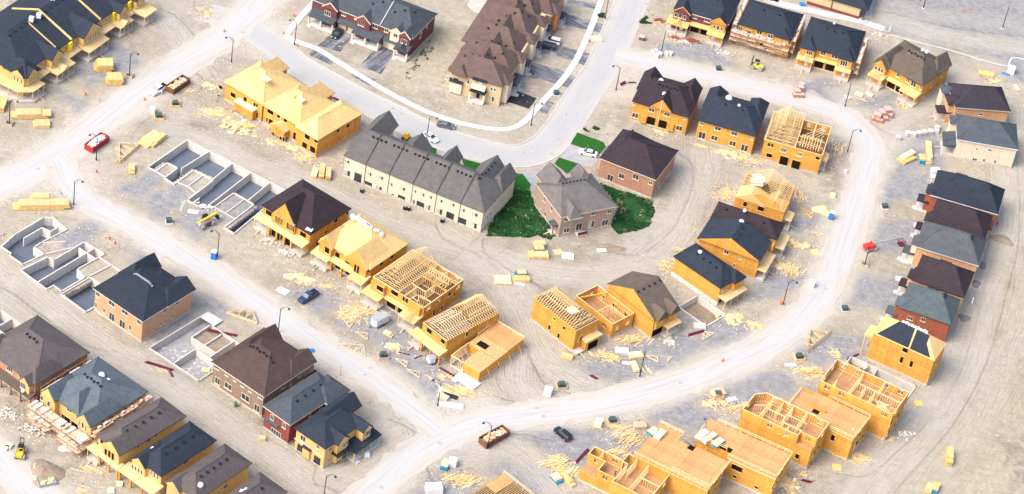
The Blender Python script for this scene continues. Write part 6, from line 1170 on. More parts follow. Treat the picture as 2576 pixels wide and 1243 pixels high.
cabinet('20',332,712,'dark cabinet between kerb and sidewalk near the freshest driveway'); cabinet('31',878,322,'dark cabinet in the verge across from the blue toilet'); cabinet('31',577,1092,'grey green cabinet by the left verge above the patchy shingled house'); cabinet('12',960,205,'dark cabinet in an orange dug hole on the straight street',LUMD); cabinet('01',1272,432,'grey cabinet left of the yellow telehandler'); cabinet('22',372,430,'dark cabinet with brown panels near the inside junction crate',LUMD); cabinet('20',1553,528,'dark cabinet left of the lime forklift'); cabinet('00',1322,790,'grey cabinet inside an orange board box below the brown dumpster',LUM); cabinet('00',1200,885,'small dark cabinet with timber sides below the white crate',LUM); cabinet('22',1550,500,'dark cabinet in a timber box at the gravel edge of the curve',LUM); cabinet('32',235,215,'cabinet with timber boards at the foot of the truss heap',LUM); cabinet('22',757,695,'small brown boxed cabinet beside the cream yellow crate',LUMD)
# ---- trailers
def trailer(t,x,y,hd,L,label):
    r=empty('cargo_trailer',G(t,x,y),hd,label,'trailer','white cargo trailers'); Wd=2.1 if L>3 else 1.6; Hh=2.3 if L>3 else 1.8
    MB().prism([(-L/2,-Wd/2),(L/2-.5,-Wd/2),(L/2,0),(L/2-.5,Wd/2),(-L/2,Wd/2)],.45,Hh).build('body',WHITE,r); MB().prism([(-L/2-.03,-Wd/2-.03),(L/2-.5,-Wd/2-.03),(L/2+.03,0),(L/2-.5,Wd/2+.03),(-L/2-.03,Wd/2+.03)],Hh,Hh+.06).build('roof',GREYM,r); MB().beam((L/2,0,.5),(L/2+1,0,.5),.1,.1).build('drawbar',BLKM,r)
    for a in ((-.5,.4) if L>3 else (0,)):
        for s in (-1,1): wheel(r,a,s*(Wd/2+.05),.33)
trailer('11',925,1200,heading('11',990,1150,870,1210),4.4,'large white cargo trailer in front of the open rafter semi'); trailer('12',1322,252,heading('12',1290,240,1360,225),2.0,'small white trailer beside the corner house frame')
# ---- machines
def telehandler(t,x,y,hd,label,body,lift=0.12,name='telehandler'):
    r=empty(name,G(t,x,y),hd,label,name.replace('_',' '))
    loft([(-2.2,.6,.5,.7,1.5),(-1.2,.8,.7,.6,1.7),(1.6,.8,.7,.6,1.4),(2,.6,.5,.7,1.1)]).build('chassis',body if name!='telehandler' else GREYM,r); MB().box(-.6,-1.0,.8,.9,-.5,1.4).build('fuel_tank',RUST,r)
    MB().beam((-2,-.1,1.9),(3.2,-.1,1.9+5*lift),.5,.55).build('boom',body,r); MB().box(-.4,.35,1.4,.9,1.15,2.6).build('cab',BLKM,r)
    MB().box(3.1,-.9,.9,3.25,.7,2.1).box(3.2,-.7,.9,4.3,-.55,.98).box(3.2,.4,.9,4.3,.55,.98).build('forks',BLKM,r)
    for a in (-1.5,1.5):
        for s in (-1,1): wheel(r,a,s*1.05,.62,.45,TYREB)
telehandler('01',1550,455,heading('01',1480,450,1630,385),'yellow boom telehandler beside the long foundation row',YEL)
def forklift(t,x,y,hd,label,body):
    r=empty('forklift',G(t,x,y),hd,label,'forklift','rough terrain forklifts'); loft([(-1.9,.6,.5,.7,1.3),(-1.2,.75,.7,.5,1.5),(1,.7,.6,.5,1.2)]).build('chassis',body,r)
    mb=MB(); [mb.beam((a,s*.55,1.2),(a*.7,s*.5,2.5),.07,.07) for a in (-.5,.7) for s in (-1,1)]; mb.box(-.6,-.6,2.5,.7,.6,2.56); mb.build('roll_cage',BLKM,r); MB().box(-.4,-.3,1.2,.2,.3,1.5).build('seat',BLKM,r)
    mb=MB(); [mb.beam((1.5,s*.4,.2),(1.45,s*.4,3.6),.12,.12) for s in (-1,1)]; mb.box(1.4,-.5,2,1.55,.5,2.15).box(1.4,-.5,3.4,1.55,.5,3.55); mb.build('mast',BLKM,r); MB().box(1.55,-.8,.5,1.65,.8,1.3).box(1.6,-.5,.45,2.8,-.38,.52).box(1.6,.38,.45,2.8,.5,.52).build('forks',LUMD,r)
    for a in (-1.3,.9):
        for s in (-1,1): wheel(r,a,s*.95,.6,.4,TYREB)
forklift('20',1840,515,heading('20',1880,520,1790,490),'lime green forklift facing left in front of the scaffolded duplex',LIME); forklift('02',155,945,heading('02',150,970,180,860),'yellow forklift with raised black mast at lower left',YEL)
# boom lift
hd=heading('31',720,640,820,620)
r=empty('boom_lift',G('31',768,640),hd,'red boom lift with its arm stretched right to a maroon basket','boom lift')
MB().box(-1.6,-.9,.5,1.6,.9,.95).build('chassis',GREYM,r); loft([(-2,.8,.7,.95,1.8),(.4,.9,.8,.95,2.0),(1.2,.7,.6,.95,1.5)]).build('turret',REDP,r)
MB().beam((.8,0,2),(7,-.4,2.4),.28,.3).beam((7,-.4,2.4),(8.4,-.5,1.2),.2,.25).build('boom',GREYM,r); mb=MB()
for z in (.3,.85,1.35): mb.box(8.3,-1.3,z,9.9,-1.22,z+.08).box(8.3,.3,z,9.9,.38,z+.08).box(8.3,-1.3,z,8.38,.38,z+.08).box(9.82,-1.3,z,9.9,.38,z+.08)
mb.box(8.3,-1.3,.2,9.9,.38,.3); mb.build('basket',MAR,r)
for a in (-1.2,1.2):
    for s in (-1,1): wheel(r,a,s*.95,.45,.35,TYREB)
# yellow machine behind the north west row and small loader on the drive
r=empty('excavator',G('00',-20,215),heading('00',20,130,120,150),'yellow excavator arm showing beyond the navy row at top left','excavator'); MB().box(-2,-1.2,.9,1,1.2,2.4).build('body',YEL,r); MB().box(-2.2,-1.5,0,2,-.9,.9).box(-2.2,.9,0,2,1.5,.9).build('tracks',TYRE,r); MB().beam((1,0,2.2),(5.5,0,2.6),.5,.8).build('boom',YEL,r); MB().box(-.2,-1.1,2.4,1,0,3.2).build('cab',BLKM,r)
r=empty('compact_loader',G('10',1132,1052),R(-30),'small black and yellow loader on the drive behind the grey roofed row','loader'); loft([(-1.1,.6,.5,.4,1.2),(.8,.7,.6,.4,1.4)]).build('body',YEL,r); MB().box(-.4,-.5,1.3,.5,.5,2.0).build('cab',YEL,r); MB().box(.9,-.8,.1,1.5,.8,.8).build('bucket',BLKM,r)
for a in (-.6,.6):
    for s in (-1,1): wheel(r,a,s*.8,.38,.3)
# concrete mixer / bin at lower left
r=empty('debris_bin',G('02',350,1160),heading('02',300,1180,400,1160),'flat bin with pale green scraps at the lower left corner','bin'); MB().box(-1.9,-1.1,0,1.9,-1,.8).box(-1.9,1,0,1.9,1.1,.8).box(-1.9,-1,0,-1.8,1,.8).box(1.8,-1,0,1.9,1,.8).box(-1.8,-1,.1,1.8,1,.4).build('container',GREYM,r); mb=MB(); [mb.obox((random.uniform(-1.5,1.5),random.uniform(-.8,.8)),random.random()*3,.6,.3,.5,.7,tilt=.2) for k in range(22)]; mb.build('scraps',mat('pale_green_scrap',(.5,.55,.25)),r)
r=empty('soil_mound',G('02',350,1090),.3,'grey brown soil mound behind the flat bin at lower left','soil mound')
def mound(t,x,y,sx,sy,h_,ang,label,m=SOIL,name='soil_mound',seed=1):
    r=random.Random(seed); P=G(t,x,y); mb=MB(); n=20; rings=7; vs=[]
    for i in range(rings):
        f=1-i/(rings-1)
        for k in range(n):
            a=2*math.pi*k/n; q=f*(1+.18*math.sin(3*a+seed)+.10*(r.random()-.5)); X,Y=math.cos(a)*sx*q,math.sin(a)*sy*q; vs.append((X*math.cos(ang)-Y*math.sin(ang),X*math.sin(ang)+Y*math.cos(ang),-.05+h_*(1-f*f)*(1+.2*(r.random()-.5))))
    fs=[(i*n+k,i*n+(k+1)%n,(i+1)*n+(k+1)%n,(i+1)*n+k) for i in range(rings-1) for k in range(n)]+[tuple((rings-1)*n+k for k in range(n))]
    mb.add(vs,fs); o=mb.build(name,m,smooth=True); o.location=P; return meta(o,label,'soil mound')
bpy.data.objects.remove(r); mound('02',345,1085,3.6,4.2,1.3,.4,'grey brown soil mound behind the flat bin at lower left',seed=2)
mound('31',1765,565,3.2,1.9,.8,-.3,'low flat soil mound beside the plum roofed brick house at the east edge',seed=3)
for k,(x,y) in enumerate([(1605,755),(1560,895),(1480,1155)]): mound('31',x,y,1.6,1.6,.5,0,['small dark soil patch below the mid grey roof','small dark soil patch below the lower plum roof','small dark soil patch beside the green grey roof'][k],m=mat('damp_soil',(.16,.15,.15)),seed=5+k)
mound('02',495,900,1.6,1.2,.9,0,'small stone heap beside the scaffold foot at lower left',m=BLOCK,seed=9); mound('31',410,340,2.6,2.2,.9,0,'pale green heap of cut foliage left of the blue toilet',m=mat('cut_foliage',(.48,.50,.25),var=.4,scale=3,bump=.5),name='foliage_heap',seed=4)
mound('10',1780,60,6,7,.7,.5,'pale churned soil heap between the red row and the stepped brown row',m=mat('pale_soil',(.40,.35,.30),var=.25,scale=.7,bump=.4),seed=6)
mound('21',750,630,3.6,2.0,.35,.2,'dark churned soil heap behind the taupe roofed brick house',m=SOIL,seed=8)
# ---- lumber stacks (bundles with visible layers)
def stack(t,x,y,x2,y2,Wd,h_,label,m=None,top=None,bands_=True,name='lumber_stack',cat='lumber stack',z=0,low=None,group='stacks of lumber around the site',seed=0):
    P=G(t,(x+x2)/2,(y+y2)/2,z); A=G(t,x,y,z);B=G(t,x2,y2,z); L=(B-A).length; hd=math.atan2(B.y-A.y,B.x-A.x); r=empty(name,P,hd,label,cat,group); rr=random.Random(int(x*7+y)); m=m or LUM
    nl=max(1,int(h_/.35)); 
    for k in range(nl):
        mb=MB(); sh=rr.uniform(-.12,.12)*L; z0=.1+k*h_/nl; n=max(2,int(Wd/.3)); l_=L*(1 if k<nl-1 else rr.uniform(.7,1))
        for j in range(n): mb.box(-l_/2+sh*(k>0)+rr.uniform(-.05,.05),-Wd/2+j*Wd/n+.01,z0,l_/2+sh*(k>0)+rr.uniform(-.05,.05),-Wd/2+(j+1)*Wd/n-.015,z0+h_/nl-.05)
        mb.build('board_layer',low if (low and k==0) else (top or m) if k==nl-1 else m,r)
    mb=MB(); [mb.box(a-.05,-Wd/2,0,a+.05,Wd/2,.1) for a in (-L*.35,0,L*.35)]; mb.build('bearer',LUMD,r)
    if bands_: mb=MB(); [mb.box(a-.04,-Wd/2-.03,.1,a+.04,Wd/2+.03,h_+.12) for a in (-L*.22,L*.22)]; mb.build('strap',LUMD,r)
    return r
ST_=[('00',100,880,360,875,2.6,1.5,'widest sheet stack at the left edge below the corner porch',LUM,PLY),('00',250,945,372,945,2.6,.9,'low pale sheet stack in front of the widest one at the left edge',LUM,PLY),('00',720,520,842,520,3.4,2.2,'tall banded bundle beside the lamp planter, upper of two',PACK,LUM),('00',800,620,918,620,3.2,1.9,'tall banded bundle with white scraps on top, lower of two by the lamp planter',PACK,LUM),
('00',2,845,30,770,1.8,1.4,'banded bundle half cut by the left photo edge',PACK,LUM),('00',1075,1105,1200,1020,3.2,1.0,'lumber stack between the truss bundle and the foundation row',LUM,PLY),('00',1140,1110,1240,1030,1.4,1.2,'narrow upright bundle leaning against the stack near the foundation row',LUM,LUM),
('01',990,10,992,75,1.5,1.0,'narrow short bundle above the first gravel driveway',LUM,PLY),('01',95,320,480,315,2.6,1.5,'longest lumber stack beside the lamp above the weathered foundations',LUM,PLY),('01',230,275,360,275,2.0,1.9,'bundle lying on top of the longest lumber stack',LUM,PLY),
('11',430,100,455,30,1.5,.8,'left of three bundles in the back lane, low and split',LUM,LUMP),('11',490,105,500,20,1.4,1.4,'middle of three bundles in the back lane, tallest and palest',PACK,PLY),('11',540,120,547,45,1.3,1.4,'right of three bundles in the back lane, open ended',PACK,PLY),
('11',1790,870,1925,875,3.2,.4,'flat loose board pile left of the teal wrapped pack in the lane',LUMD,LUMP),('21',120,685,275,690,2.6,.9,'wide lumber base under a teal wrapped pack behind the taupe roofed house',LUM,PLY),('21',160,655,245,655,1.8,1.6,'teal wrapped pack on the wide lumber base in the lane',TEALP,PLY),('21',160,620,240,618,1.6,1.5,'pale bundle just behind the teal pack in the lane',LUM,PLY),
('21',5,870,135,872,1.8,.8,'orange lumber base beside the flat board pile in the lane',LUM,LUM),('21',25,838,105,835,1.5,1.4,'small blue sided pack on the orange lumber base',TEALP,PLY),('30',650,705,722,730,1.6,.5,'left short bundle below the umber roofed semi',PACK,LUMP),('30',728,700,800,735,1.2,.5,'right short bundle below the umber roofed semi',PACK,LUMP),('30',1570,550,1715,580,2.0,.6,'loose board stack beside the white tank at the right',LUM,LUM),
('30',1205,1075,1215,1235,1.6,.9,'pale bundle standing beside the blue grey roofed sand brick house',LUM,PLY),('30',985,1215,1100,1150,1.7,.7,'pale board stack near the teal pack on the east gravel',LUM,LUMP),('30',1010,1240,1110,1195,1.2,.7,'bright yellow bundle beside the teal pack on the east gravel',PACK,PACK),('30',1150,1195,1162,1240,1.5,1.3,'teal wrapped pack on the east gravel',TEALP,PLY),('30',1198,1190,1205,1243,1.5,1.0,'white and orange bundle right of the east teal pack',LUM,PLY),
('22',370,205,455,225,1.4,.8,'two pack plywood bundle at the corner of the narrow truss house',LUM,PLY),('22',735,210,815,240,1.2,.7,'bundle beside the scrap wood pile on the front gravel',LUM,LUM),('22',880,215,990,205,1.9,.9,'pale bundle right behind the bare lamp pole',LUM,LUMP),('22',905,250,940,330,1.3,.8,'upright bundle touching the bare lamp pole',LUM,LUMP),
('22',310,1110,360,1165,1.8,1.0,'teal wrapped pack beside the bottom edge scrap heap',TEALP,LUMP),('22',370,1100,465,1190,1.2,1.0,'long yellow bundle beside the bottom edge teal pack',LUM,LUM),('12',1370,495,1450,535,1.3,.6,'tarp covered bundle beside the white board at the corner lamp',LUM,LUMP),('32',1360,1030,1360,925,1.5,1.9,'lone upright bundle out on the eastern dirt slope',PACK,LUM),('32',1200,1240,1225,1180,1.6,1.0,'left pack of the pair at the bottom right edge',PACK,PLY),('32',1245,1240,1270,1185,1.5,1.1,'right pack of the pair at the bottom right edge with teal side',TEALP,LUM),
('12',1410,1065,1440,1000,1.6,1.2,'teal sided pack beside the large white crate under the junction',TEALP,LUMP),('12',965,30,1030,60,1.3,.7,'small plywood bundle near the triangular trusses on the street verge',LUM,LUMP),('10',610,790,615,795,.01,.01,'x',LUM,LUM),('32',485,935,560,960,1.4,.9,'orange board pack against the concrete stub of the second frame',LUM,OSB),('22',1000,650,1001,651,.01,.01,'x',LUM,LUM),('30',1855,645,1890,690,1.0,.4,'tilted board by the far right rubbish near the black hip roofed house',LUM,LUMP)]
for s in ST_:
    if s[7]!='x': stack(*s[:8],m=s[8],top=s[9])
# packs lying on the plywood decks (things of their own)
for (t,x,y,x2,y2,Wd,h_,lb,m,tp,z) in [('22',1030,800,1090,765,1.7,.8,'teal pack on the widest plywood deck',TEALP,LUMP,6.3),('22',1085,830,1140,775,1.7,.8,'white sided pack next to the teal pack on the widest deck',WRAP,LUMP,6.3),('22',1440,860,1530,800,1.4,.8,'long pale bundle on the left corner of the notched deck',WRAP,LUMP,6.3),('22',1520,890,1585,840,1.6,.9,'teal sided bundle on the left corner of the notched deck',TEALP,LUMP,6.3),('22',1395,830,1470,780,1.6,.9,'white wrapped pack at the far left corner of the notched deck',WRAP,WRAP,6.3)]:
    stack(t,x,y,x2,y2,Wd,h_,lb,m=m,top=tp,z=z,bands_=False,group='packs lying on the plywood decks')
# brick pallets and stone blocks
def pallets(t,pts,label,m,top,name='brick_pallet',cat='brick pallet',s=1.1,h_=1.0,group='brick pallets'):
    for k,(x,y,zz,lb) in enumerate(pts):
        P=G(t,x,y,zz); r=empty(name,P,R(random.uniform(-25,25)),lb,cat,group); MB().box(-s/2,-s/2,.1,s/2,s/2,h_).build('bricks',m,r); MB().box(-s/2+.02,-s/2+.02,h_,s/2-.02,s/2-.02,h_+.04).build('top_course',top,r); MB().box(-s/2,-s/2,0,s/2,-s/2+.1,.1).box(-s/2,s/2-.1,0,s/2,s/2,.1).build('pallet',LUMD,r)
rowp=['front left','front second','front third','front right','rear left','rear right']
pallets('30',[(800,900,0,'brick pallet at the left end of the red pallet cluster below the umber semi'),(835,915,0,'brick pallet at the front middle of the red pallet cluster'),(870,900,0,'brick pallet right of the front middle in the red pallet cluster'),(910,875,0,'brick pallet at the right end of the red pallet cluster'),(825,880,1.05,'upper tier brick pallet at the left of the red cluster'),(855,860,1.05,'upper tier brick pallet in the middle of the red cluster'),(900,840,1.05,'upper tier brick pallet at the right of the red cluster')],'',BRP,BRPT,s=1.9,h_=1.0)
pallets('30',[(205,725,0,'brown brick pallet at the bottom left of the column near the third duplex'),(245,728,0,'brown brick pallet at the bottom right of the column near the third duplex'),(220,700,.6,'brown brick pallet midway up the column near the third duplex'),(245,672,.9,'brown brick pallet at the head of the column near the third duplex'),(250,650,1.1,'orange topped brick pallet furthest back in the column near the third duplex')],'',BRP,BRPT,s=1.5,h_=.9)
pallets('20',[(1060,405,0,'leftmost stone block pallet by the bare pole'),(1080,398,0,'stone block pallet just right of the leftmost by the bare pole'),(1090,430,0,'front stone block pallet left of the pole foot'),(1112,420,0,'front stone block pallet touching the pole foot'),(1163,415,0,'first stone block pallet right of the bare pole'),(1190,415,0,'last stone block pallet right of the bare pole')],'',BLOCK,SLAB,name='stone_pallet',cat='stone pallet',s=1.2,h_=1.0,group='stone block pallets')
pallets('30',[(978,1050,0,'grey block pallet lying furthest left and lowest on the east gravel'),(1055,1020,0,'grey block pallet first in the east gravel line'),(1095,1025,0,'grey block pallet second in the east gravel line'),(1135,1018,0,'grey block pallet third in the east gravel line'),(1175,1010,0,'grey block pallet fourth in the east gravel line'),(1222,1005,0,'grey block pallet fifth in the east gravel line'),(1267,1000,0,'grey block pallet at the right end of the east gravel line'),(1272,975,0,'grey block pallet set back behind the right end of the east gravel line')],'',mat('grey_block',(.42,.42,.44),var=.15,scale=3),SLAB,name='block_pallet',cat='block pallet',s=1.35,h_=1.0,group='grey block pallets on the east gravel')
pallets('20',[(978,300,0,'rust brown pallet with white top at the corner of the north street')],'',RUST,SLAB,s=1.4,h_=1.1)
pallets('02',[(40,900,0,'pale slab pallet beside the yellow forklift'),(70,885,0,'second pale slab pallet beside the yellow forklift'),(900,1175,0,'wooden pallet below the mushroom roofed narrow house'),(835,1225,0,'pale pallet at the bottom edge below the plank'),(272,1130,0,'white block pallet beside the soil mound lower left'),(278,1045,0,'white block pallet behind the other beside the soil mound')],'',BLOCK,LUMP,name='material_pallet',cat='pallet',s=1.4,h_=.5,group='mixed pallets at lower left')
# ---- truss bundles on the ground
def trussheap(t,x,y,x2,y2,Wd,label,n=9,tall=.9,m=None):
    A=G(t,x,y);B=G(t,x2,y2); L=(B-A).length; r=empty('truss_bundle',(A+B)/2,math.atan2(B.y-A.y,B.x-A.x),label,'truss bundle','bundles of roof trusses on the ground'); rr=random.Random(int(x))
    n=max(2,n//2)
    for k in range(n):
        mb=MB(); z=.1+k*.14; o=(k-n/2)*.05; c=.6+rr.uniform(-.05,.05); P_=lambda a,b:(a+rr.uniform(-.08,.08),b+o,z)
        base=[(-L/2,-Wd/2),(L/2,-Wd/2)]; apex=(c*L*.3,Wd/2)
        mb.beam(P_(-L/2,-Wd/2),P_(L/2,-Wd/2),.10,.09); mb.beam(P_(-L/2,-Wd/2),P_(*apex),.10,.09); mb.beam(P_(*apex),P_(L/2,-Wd/2),.10,.09)
        for j in range(1,8):
            f=j/8; a0=-L/2+L*f; top=Wd*(1-abs(2*f-1))-Wd/2; mb.beam(P_(a0,-Wd/2),P_(a0+(L*.06 if j%2 else -L*.06),top*.95),.07,.08)
        mb.build('truss',(m or LUMP) if k%2 else (m or LUMD),r)
trussheap('00',850,1210,1000,1080,4.2,'pale truss bundle between the red dumpster and the foundation row',12); trussheap('00',860,1215,930,1210,1.4,'orange boards at the foot of the pale truss bundle',4,m=LUM)
trussheap('11',-200,1090,30,1170,3.4,'curved truss bundle lying beside the straight street above the concrete slab',11); trussheap('32',250,150,420,10,3.6,'pale truss bundle on the verge near the patchy shingled house',14)
trussheap('12',640,90,850,180,3.2,'flat nested trusses on the verge beside the straight street',5); trussheap('12',765,10,858,70,1.6,'uppermost triangular truss frame near the straight street',2); trussheap('12',1065,215,1150,280,1.4,'middle triangular truss frame on the grey gravel',2); trussheap('12',1150,295,1245,360,1.4,'lowest triangular truss frame on the grey gravel',2); trussheap('22',1020,190,1110,240,1.6,'small triangular truss right of the bare lamp pole',3); trussheap('22',1160,245,1192,210,.8,'tiny truss scrap on the gravel right of the lamp pole',2); trussheap('31',260,320,350,400,1.6,'truss scrap beside the foliage heap',2,m=LUM); trussheap('22',1410,75,1500,20,1.8,'pale triangular truss near maroon pipes on the gravel',3)
trussheap('11',650,1100,740,1225,2.2,'open truss wedge left of the large white trailer',5)
# ---- scrap piles
def scrap(t,x,y,rx,ry,n,label,kind='board',m=None,L=(1,2.8),seed=0,hmax=.5,dirn=None,spread=3.14):
    P=G(t,x,y); r=empty('scrap_pile',P,0,label,'scrap pile','piles of scrap lumber'); rr=random.Random(int(x+y)+seed)
    ms=[m or LUM,LUMP,PLY] if kind!='white' else [WRAP,BLOCK,LUMD]
    for q in range(3):
        mb=MB()
        for k in range(n//3):
            px,py=rr.gauss(0,.45)*rx,rr.gauss(0,.45)*ry; z=max(.03,hmax*(1-math.hypot(px/rx,py/ry)))*rr.uniform(.3,1); a=(dirn if dirn is not None else 0)+rr.uniform(-spread/2,spread/2)
            if kind=='sheet': mb.obox((px,py),a,rr.uniform(.5,1.6),rr.uniform(.4,1.1),z,z+.04,tilt=rr.uniform(-.15,.15))
            elif kind=='white': mb.obox((px,py),a,rr.uniform(.2,.7),rr.uniform(.15,.5),z,z+.2,tilt=rr.uniform(-.3,.3))
            else: mb.obox((px,py),a,rr.uniform(*L),rr.uniform(.10,.2),z,z+.06,tilt=rr.uniform(-.12,.12))
        o=mb.build(['boards','pale_boards','offcuts'][q],ms[q],r); o['kind']='stuff'
d=lambda t,a,b,c,e:heading(t,a,b,c,e)
SP=[('00',1630,855,3.2,1.8,60,'stacked long offcuts below the leftmost plywood roofed block','board',d('00',1560,830,1700,880),.5),('00',1790,960,5,3,90,'widest fan of plywood offcuts in front of the leftmost block','sheet',None,0),('10',150,1075,3.0,1.4,36,'board heap at the gabled entry of the middle block','board',d('10',100,1060,200,1100),.6),('10',255,1115,1.6,1,24,'small offcuts pile right of the gabled entry','sheet',None,0),('10',375,1190,3.0,1.6,45,'offcut pile at the foot of the rightmost block','board',None,0),
('00',1590,650,2.2,1.2,18,'sheets thrown down left of the leftmost plywood roofed block','sheet',None,0),('11',290,845,3.2,1.4,33,'pale scrap sheets scattered above the navy pickup','sheet',None,0),('11',380,875,2.6,1.2,27,'plywood pieces just above the navy pickup','sheet',None,0),('11',530,915,2.0,.8,15,'thin scrap boards right of the navy pickup','board',d('11',480,890,580,930),.5),('11',730,1120,3.6,3.2,120,'big tangled board pile left of the large white trailer','board',None,0),('11',840,1100,4,1.4,60,'long neat boards above the large white trailer','board',d('11',760,1075,900,1130),.25),
('12',1035,145,1.8,1.6,33,'pale broken sheets near the dark cabinet hole','sheet',None,0),('12',1540,475,4.2,2.2,110,'board pile in front of the corner slab','board',d('12',1460,440,1620,520),.5),('12',1420,360,3.6,1.0,15,'orange walkway boards crossing the gravel to the corner slab','board',d('12',1360,330,1480,410),.1),('22',705,205,2.8,1.5,70,'splintered offcuts in front of the arched garage','board',None,0),('22',900,80,3.6,1.7,70,'boards between the roofless frame and the taupe gable house','board',d('22',850,70,950,20),.7),('22',985,300,3,.6,12,'maroon and orange planks right of the bare pole','board',d('22',940,240,1020,370),.1),
('21',1180,760,2.6,2.2,48,'scrap heap at the rear corner of the navy hipped house','board',None,0),('21',1615,215,3.2,2.6,48,'criss cross boards left of the half sheathed house','board',None,0),('21',1260,640,1.6,.8,15,'few boards behind the navy hipped house','board',None,0),('21',1660,1160,3.2,2.2,40,'plywood sheets strewn on the gravel under the navy hipped house','sheet',None,0),('21',1830,1210,2.2,2,40,'pale board bundle strewn near the curved street','board',d('21',1780,1170,1880,1243),.7),('31',170,790,3.2,2.4,90,'bright fan of loose boards beside the navy gable porch','board',d('31',190,740,150,860),.8),('31',60,760,2.6,2.2,24,'sheets beside the fan of loose boards','sheet',None,0),('31',230,600,3,1.4,33,'plywood sheets near the umber house porch','sheet',None,0),('31',385,525,2.8,.6,12,'long planks on grey gravel beside the curved street','board',d('31',330,505,440,545),.08),
('31',240,245,1.6,2.6,27,'boards leaning by the half sheathed house','board',d('31',220,200,260,300),.4),('32',325,325,3.6,1.8,110,'thick board pile left of the furthest right frame','board',d('32',220,330,420,300),.9),('32',500,185,1.6,1.8,18,'upright looking boards spread above the furthest right frame','board',d('32',470,160,550,200),2),('32',690,970,3.2,2.2,60,'boards and sheets thrown beside the concrete stub of the second frame','board',None,0),('32',1030,790,2.4,1.4,60,'small yellow blocks scattered right of the furthest right frame','white',None,0),('32',150,1165,2.6,2,60,'brown offcuts below the deck with the stair edge','sheet',None,0),('32',920,830,.9,1.8,12,'short boards leaning on the furthest right frame','board',d('32',890,860,940,800),.2),('32',255,1095,2.6,1.2,15,'brown planks below the notched corner frame','board',None,0),('32',160,1225,1.2,.8,12,'small board pile at the bottom edge right of the decks','board',None,0),
('22',880,825,3.2,2.4,90,'pale board pile at the left corner of the widest deck','board',d('22',830,850,930,790),.7),('22',800,925,3,1.2,45,'neat pale planks above the roofless room frame','board',d('22',740,960,870,890),.25),('22',345,1020,3.8,3.0,120,'largest pale board heap left of the roofless room frame','board',d('22',260,1060,430,1000),.8),('22',460,1080,1.6,2,40,'boards leaning on the left wall of the roofless room frame','board',d('22',440,1110,500,1050),.5),('22',780,735,3.6,1.0,45,'long yellow boards beside the cream yellow crate','board',d('22',690,750,870,715),.2),('22',1525,560,2.4,1.8,27,'white and tan boards at the gravel edge of the curve','board',d('22',1480,530,1570,600),.3),('22',1650,595,2.2,2,24,'loose lumber left of the notched corner frame','board',d('22',1620,620,1690,570),.9),('22',1765,590,2.2,1.6,40,'board fringe stacked against the notched corner frame','board',d('22',1710,590,1820,570),.3),('22',1285,885,1.8,1.4,36,'rubbish with black bags between the two left decks','white',None,0),
('12',1560,1135,3.6,2.2,110,'fan of pale boards left of the bottom edge joist floor','board',d('12',1480,1170,1640,1100),.7),('12',1460,1115,2.2,1,20,'stub boards below the teal sided pack','board',d('12',1420,1120,1500,1090),.4),('30',1010,800,2,2.6,33,'staircase offcuts and boards below the umber semi porch','board',d('30',980,850,1040,760),.3),('30',610,745,1.6,2.0,24,'rubbish around the pole below the third duplex','white',None,0),('30',700,755,3,.4,6,'long boards below the two short bundles','board',d('30',650,745,730,770),.05),('30',1690,610,2,1.4,9,'flat sheets below the loose board stack at right','sheet',None,0),
('30',500,1120,2.8,3.0,36,'boards leaning around the hairpin truss duplex','board',d('30',480,1200,530,1060),.6),('20',1430,1105,2.6,.6,12,'long thin boards at the rear of the navy roofed duplex','board',d('20',1400,1080,1490,1130),.06),('20',1660,1165,4,1.6,45,'tan sheets spread in the mud behind the open truss duplex','sheet',None,0),('20',1800,1215,2,1.2,30,'board heap at the left corner of the open truss duplex','board',d('20',1760,1243,1850,1200),.3),('20',1105,1000,1.6,1.0,27,'small board bundle behind the umber roofed duplex','board',d('20',1080,985,1130,1020),.3),
('20',1360,310,2.2,1.0,36,'red brick rubble in front of the open garage of the brick duplex','rubble',None,0),('20',1230,290,1.2,.7,18,'red brick bits near the brick duplex porch','rubble',None,0),('20',1110,155,1.4,.7,18,'red rubble left of the brick duplex porch','rubble',None,0),('20',1295,320,1.8,.9,30,'white and black wrapping waste before the brick duplex','white',None,0),('20',1600,400,2.4,1.2,40,'white debris under the scaffold of the middle duplex','white',None,0),('20',1640,290,1.5,1.0,1,'x','white',None,0),('10',1500,0,1,1,1,'x','white',None,0),
('11',90,575,2.6,1.2,45,'blue and white rubbish before the twin gable semi garages','white',None,0),('11',215,660,1.8,1.2,36,'dark and white rubbish at the garage of the twin gable semi','white',None,0),('01',1540,320,3.0,1.4,40,'white sheets beside the telehandler','white',None,0),('22',1185,100,1.6,1,36,'black and white bags at the taupe gable garage','white',None,0),('30',840,265,2.4,1.2,30,'grey rubble at the end of the white kerb','white',None,0),('00',1560,110,3.2,3.2,36,'board heap with red and green scraps beside the top left road','board',None,0),('00',1420,690,2.6,.6,12,'orange planks of a low box beside the brown dumpster','board',d('00',1390,740,1500,660),.2),
('02',330,560,1,1,1,'x','white',None,0),('02',60,640,2.4,2.0,40,'pale rubble before the scaffold at far lower left','white',None,0),('02',270,760,3.4,2.6,70,'wide rubble spread before the teal roofed semi scaffold','white',None,0),('02',700,1060,4,1.2,27,'long planks before the mushroom roofed narrow house','board',d('02',640,1040,860,1140),.3),('02',620,1215,.9,.8,18,'orange plastic and boards at the bottom edge lower left','board',None,0),('02',1210,310,3,.5,9,'thin boards beside the debris strewn foundation','board',d('02',1170,200,1270,320),.3),('32',720,280,1.6,1.4,27,'white waste in the long foundation pit','white',None,0),('32',500,630,1,1,1,'x','white',None,0)]
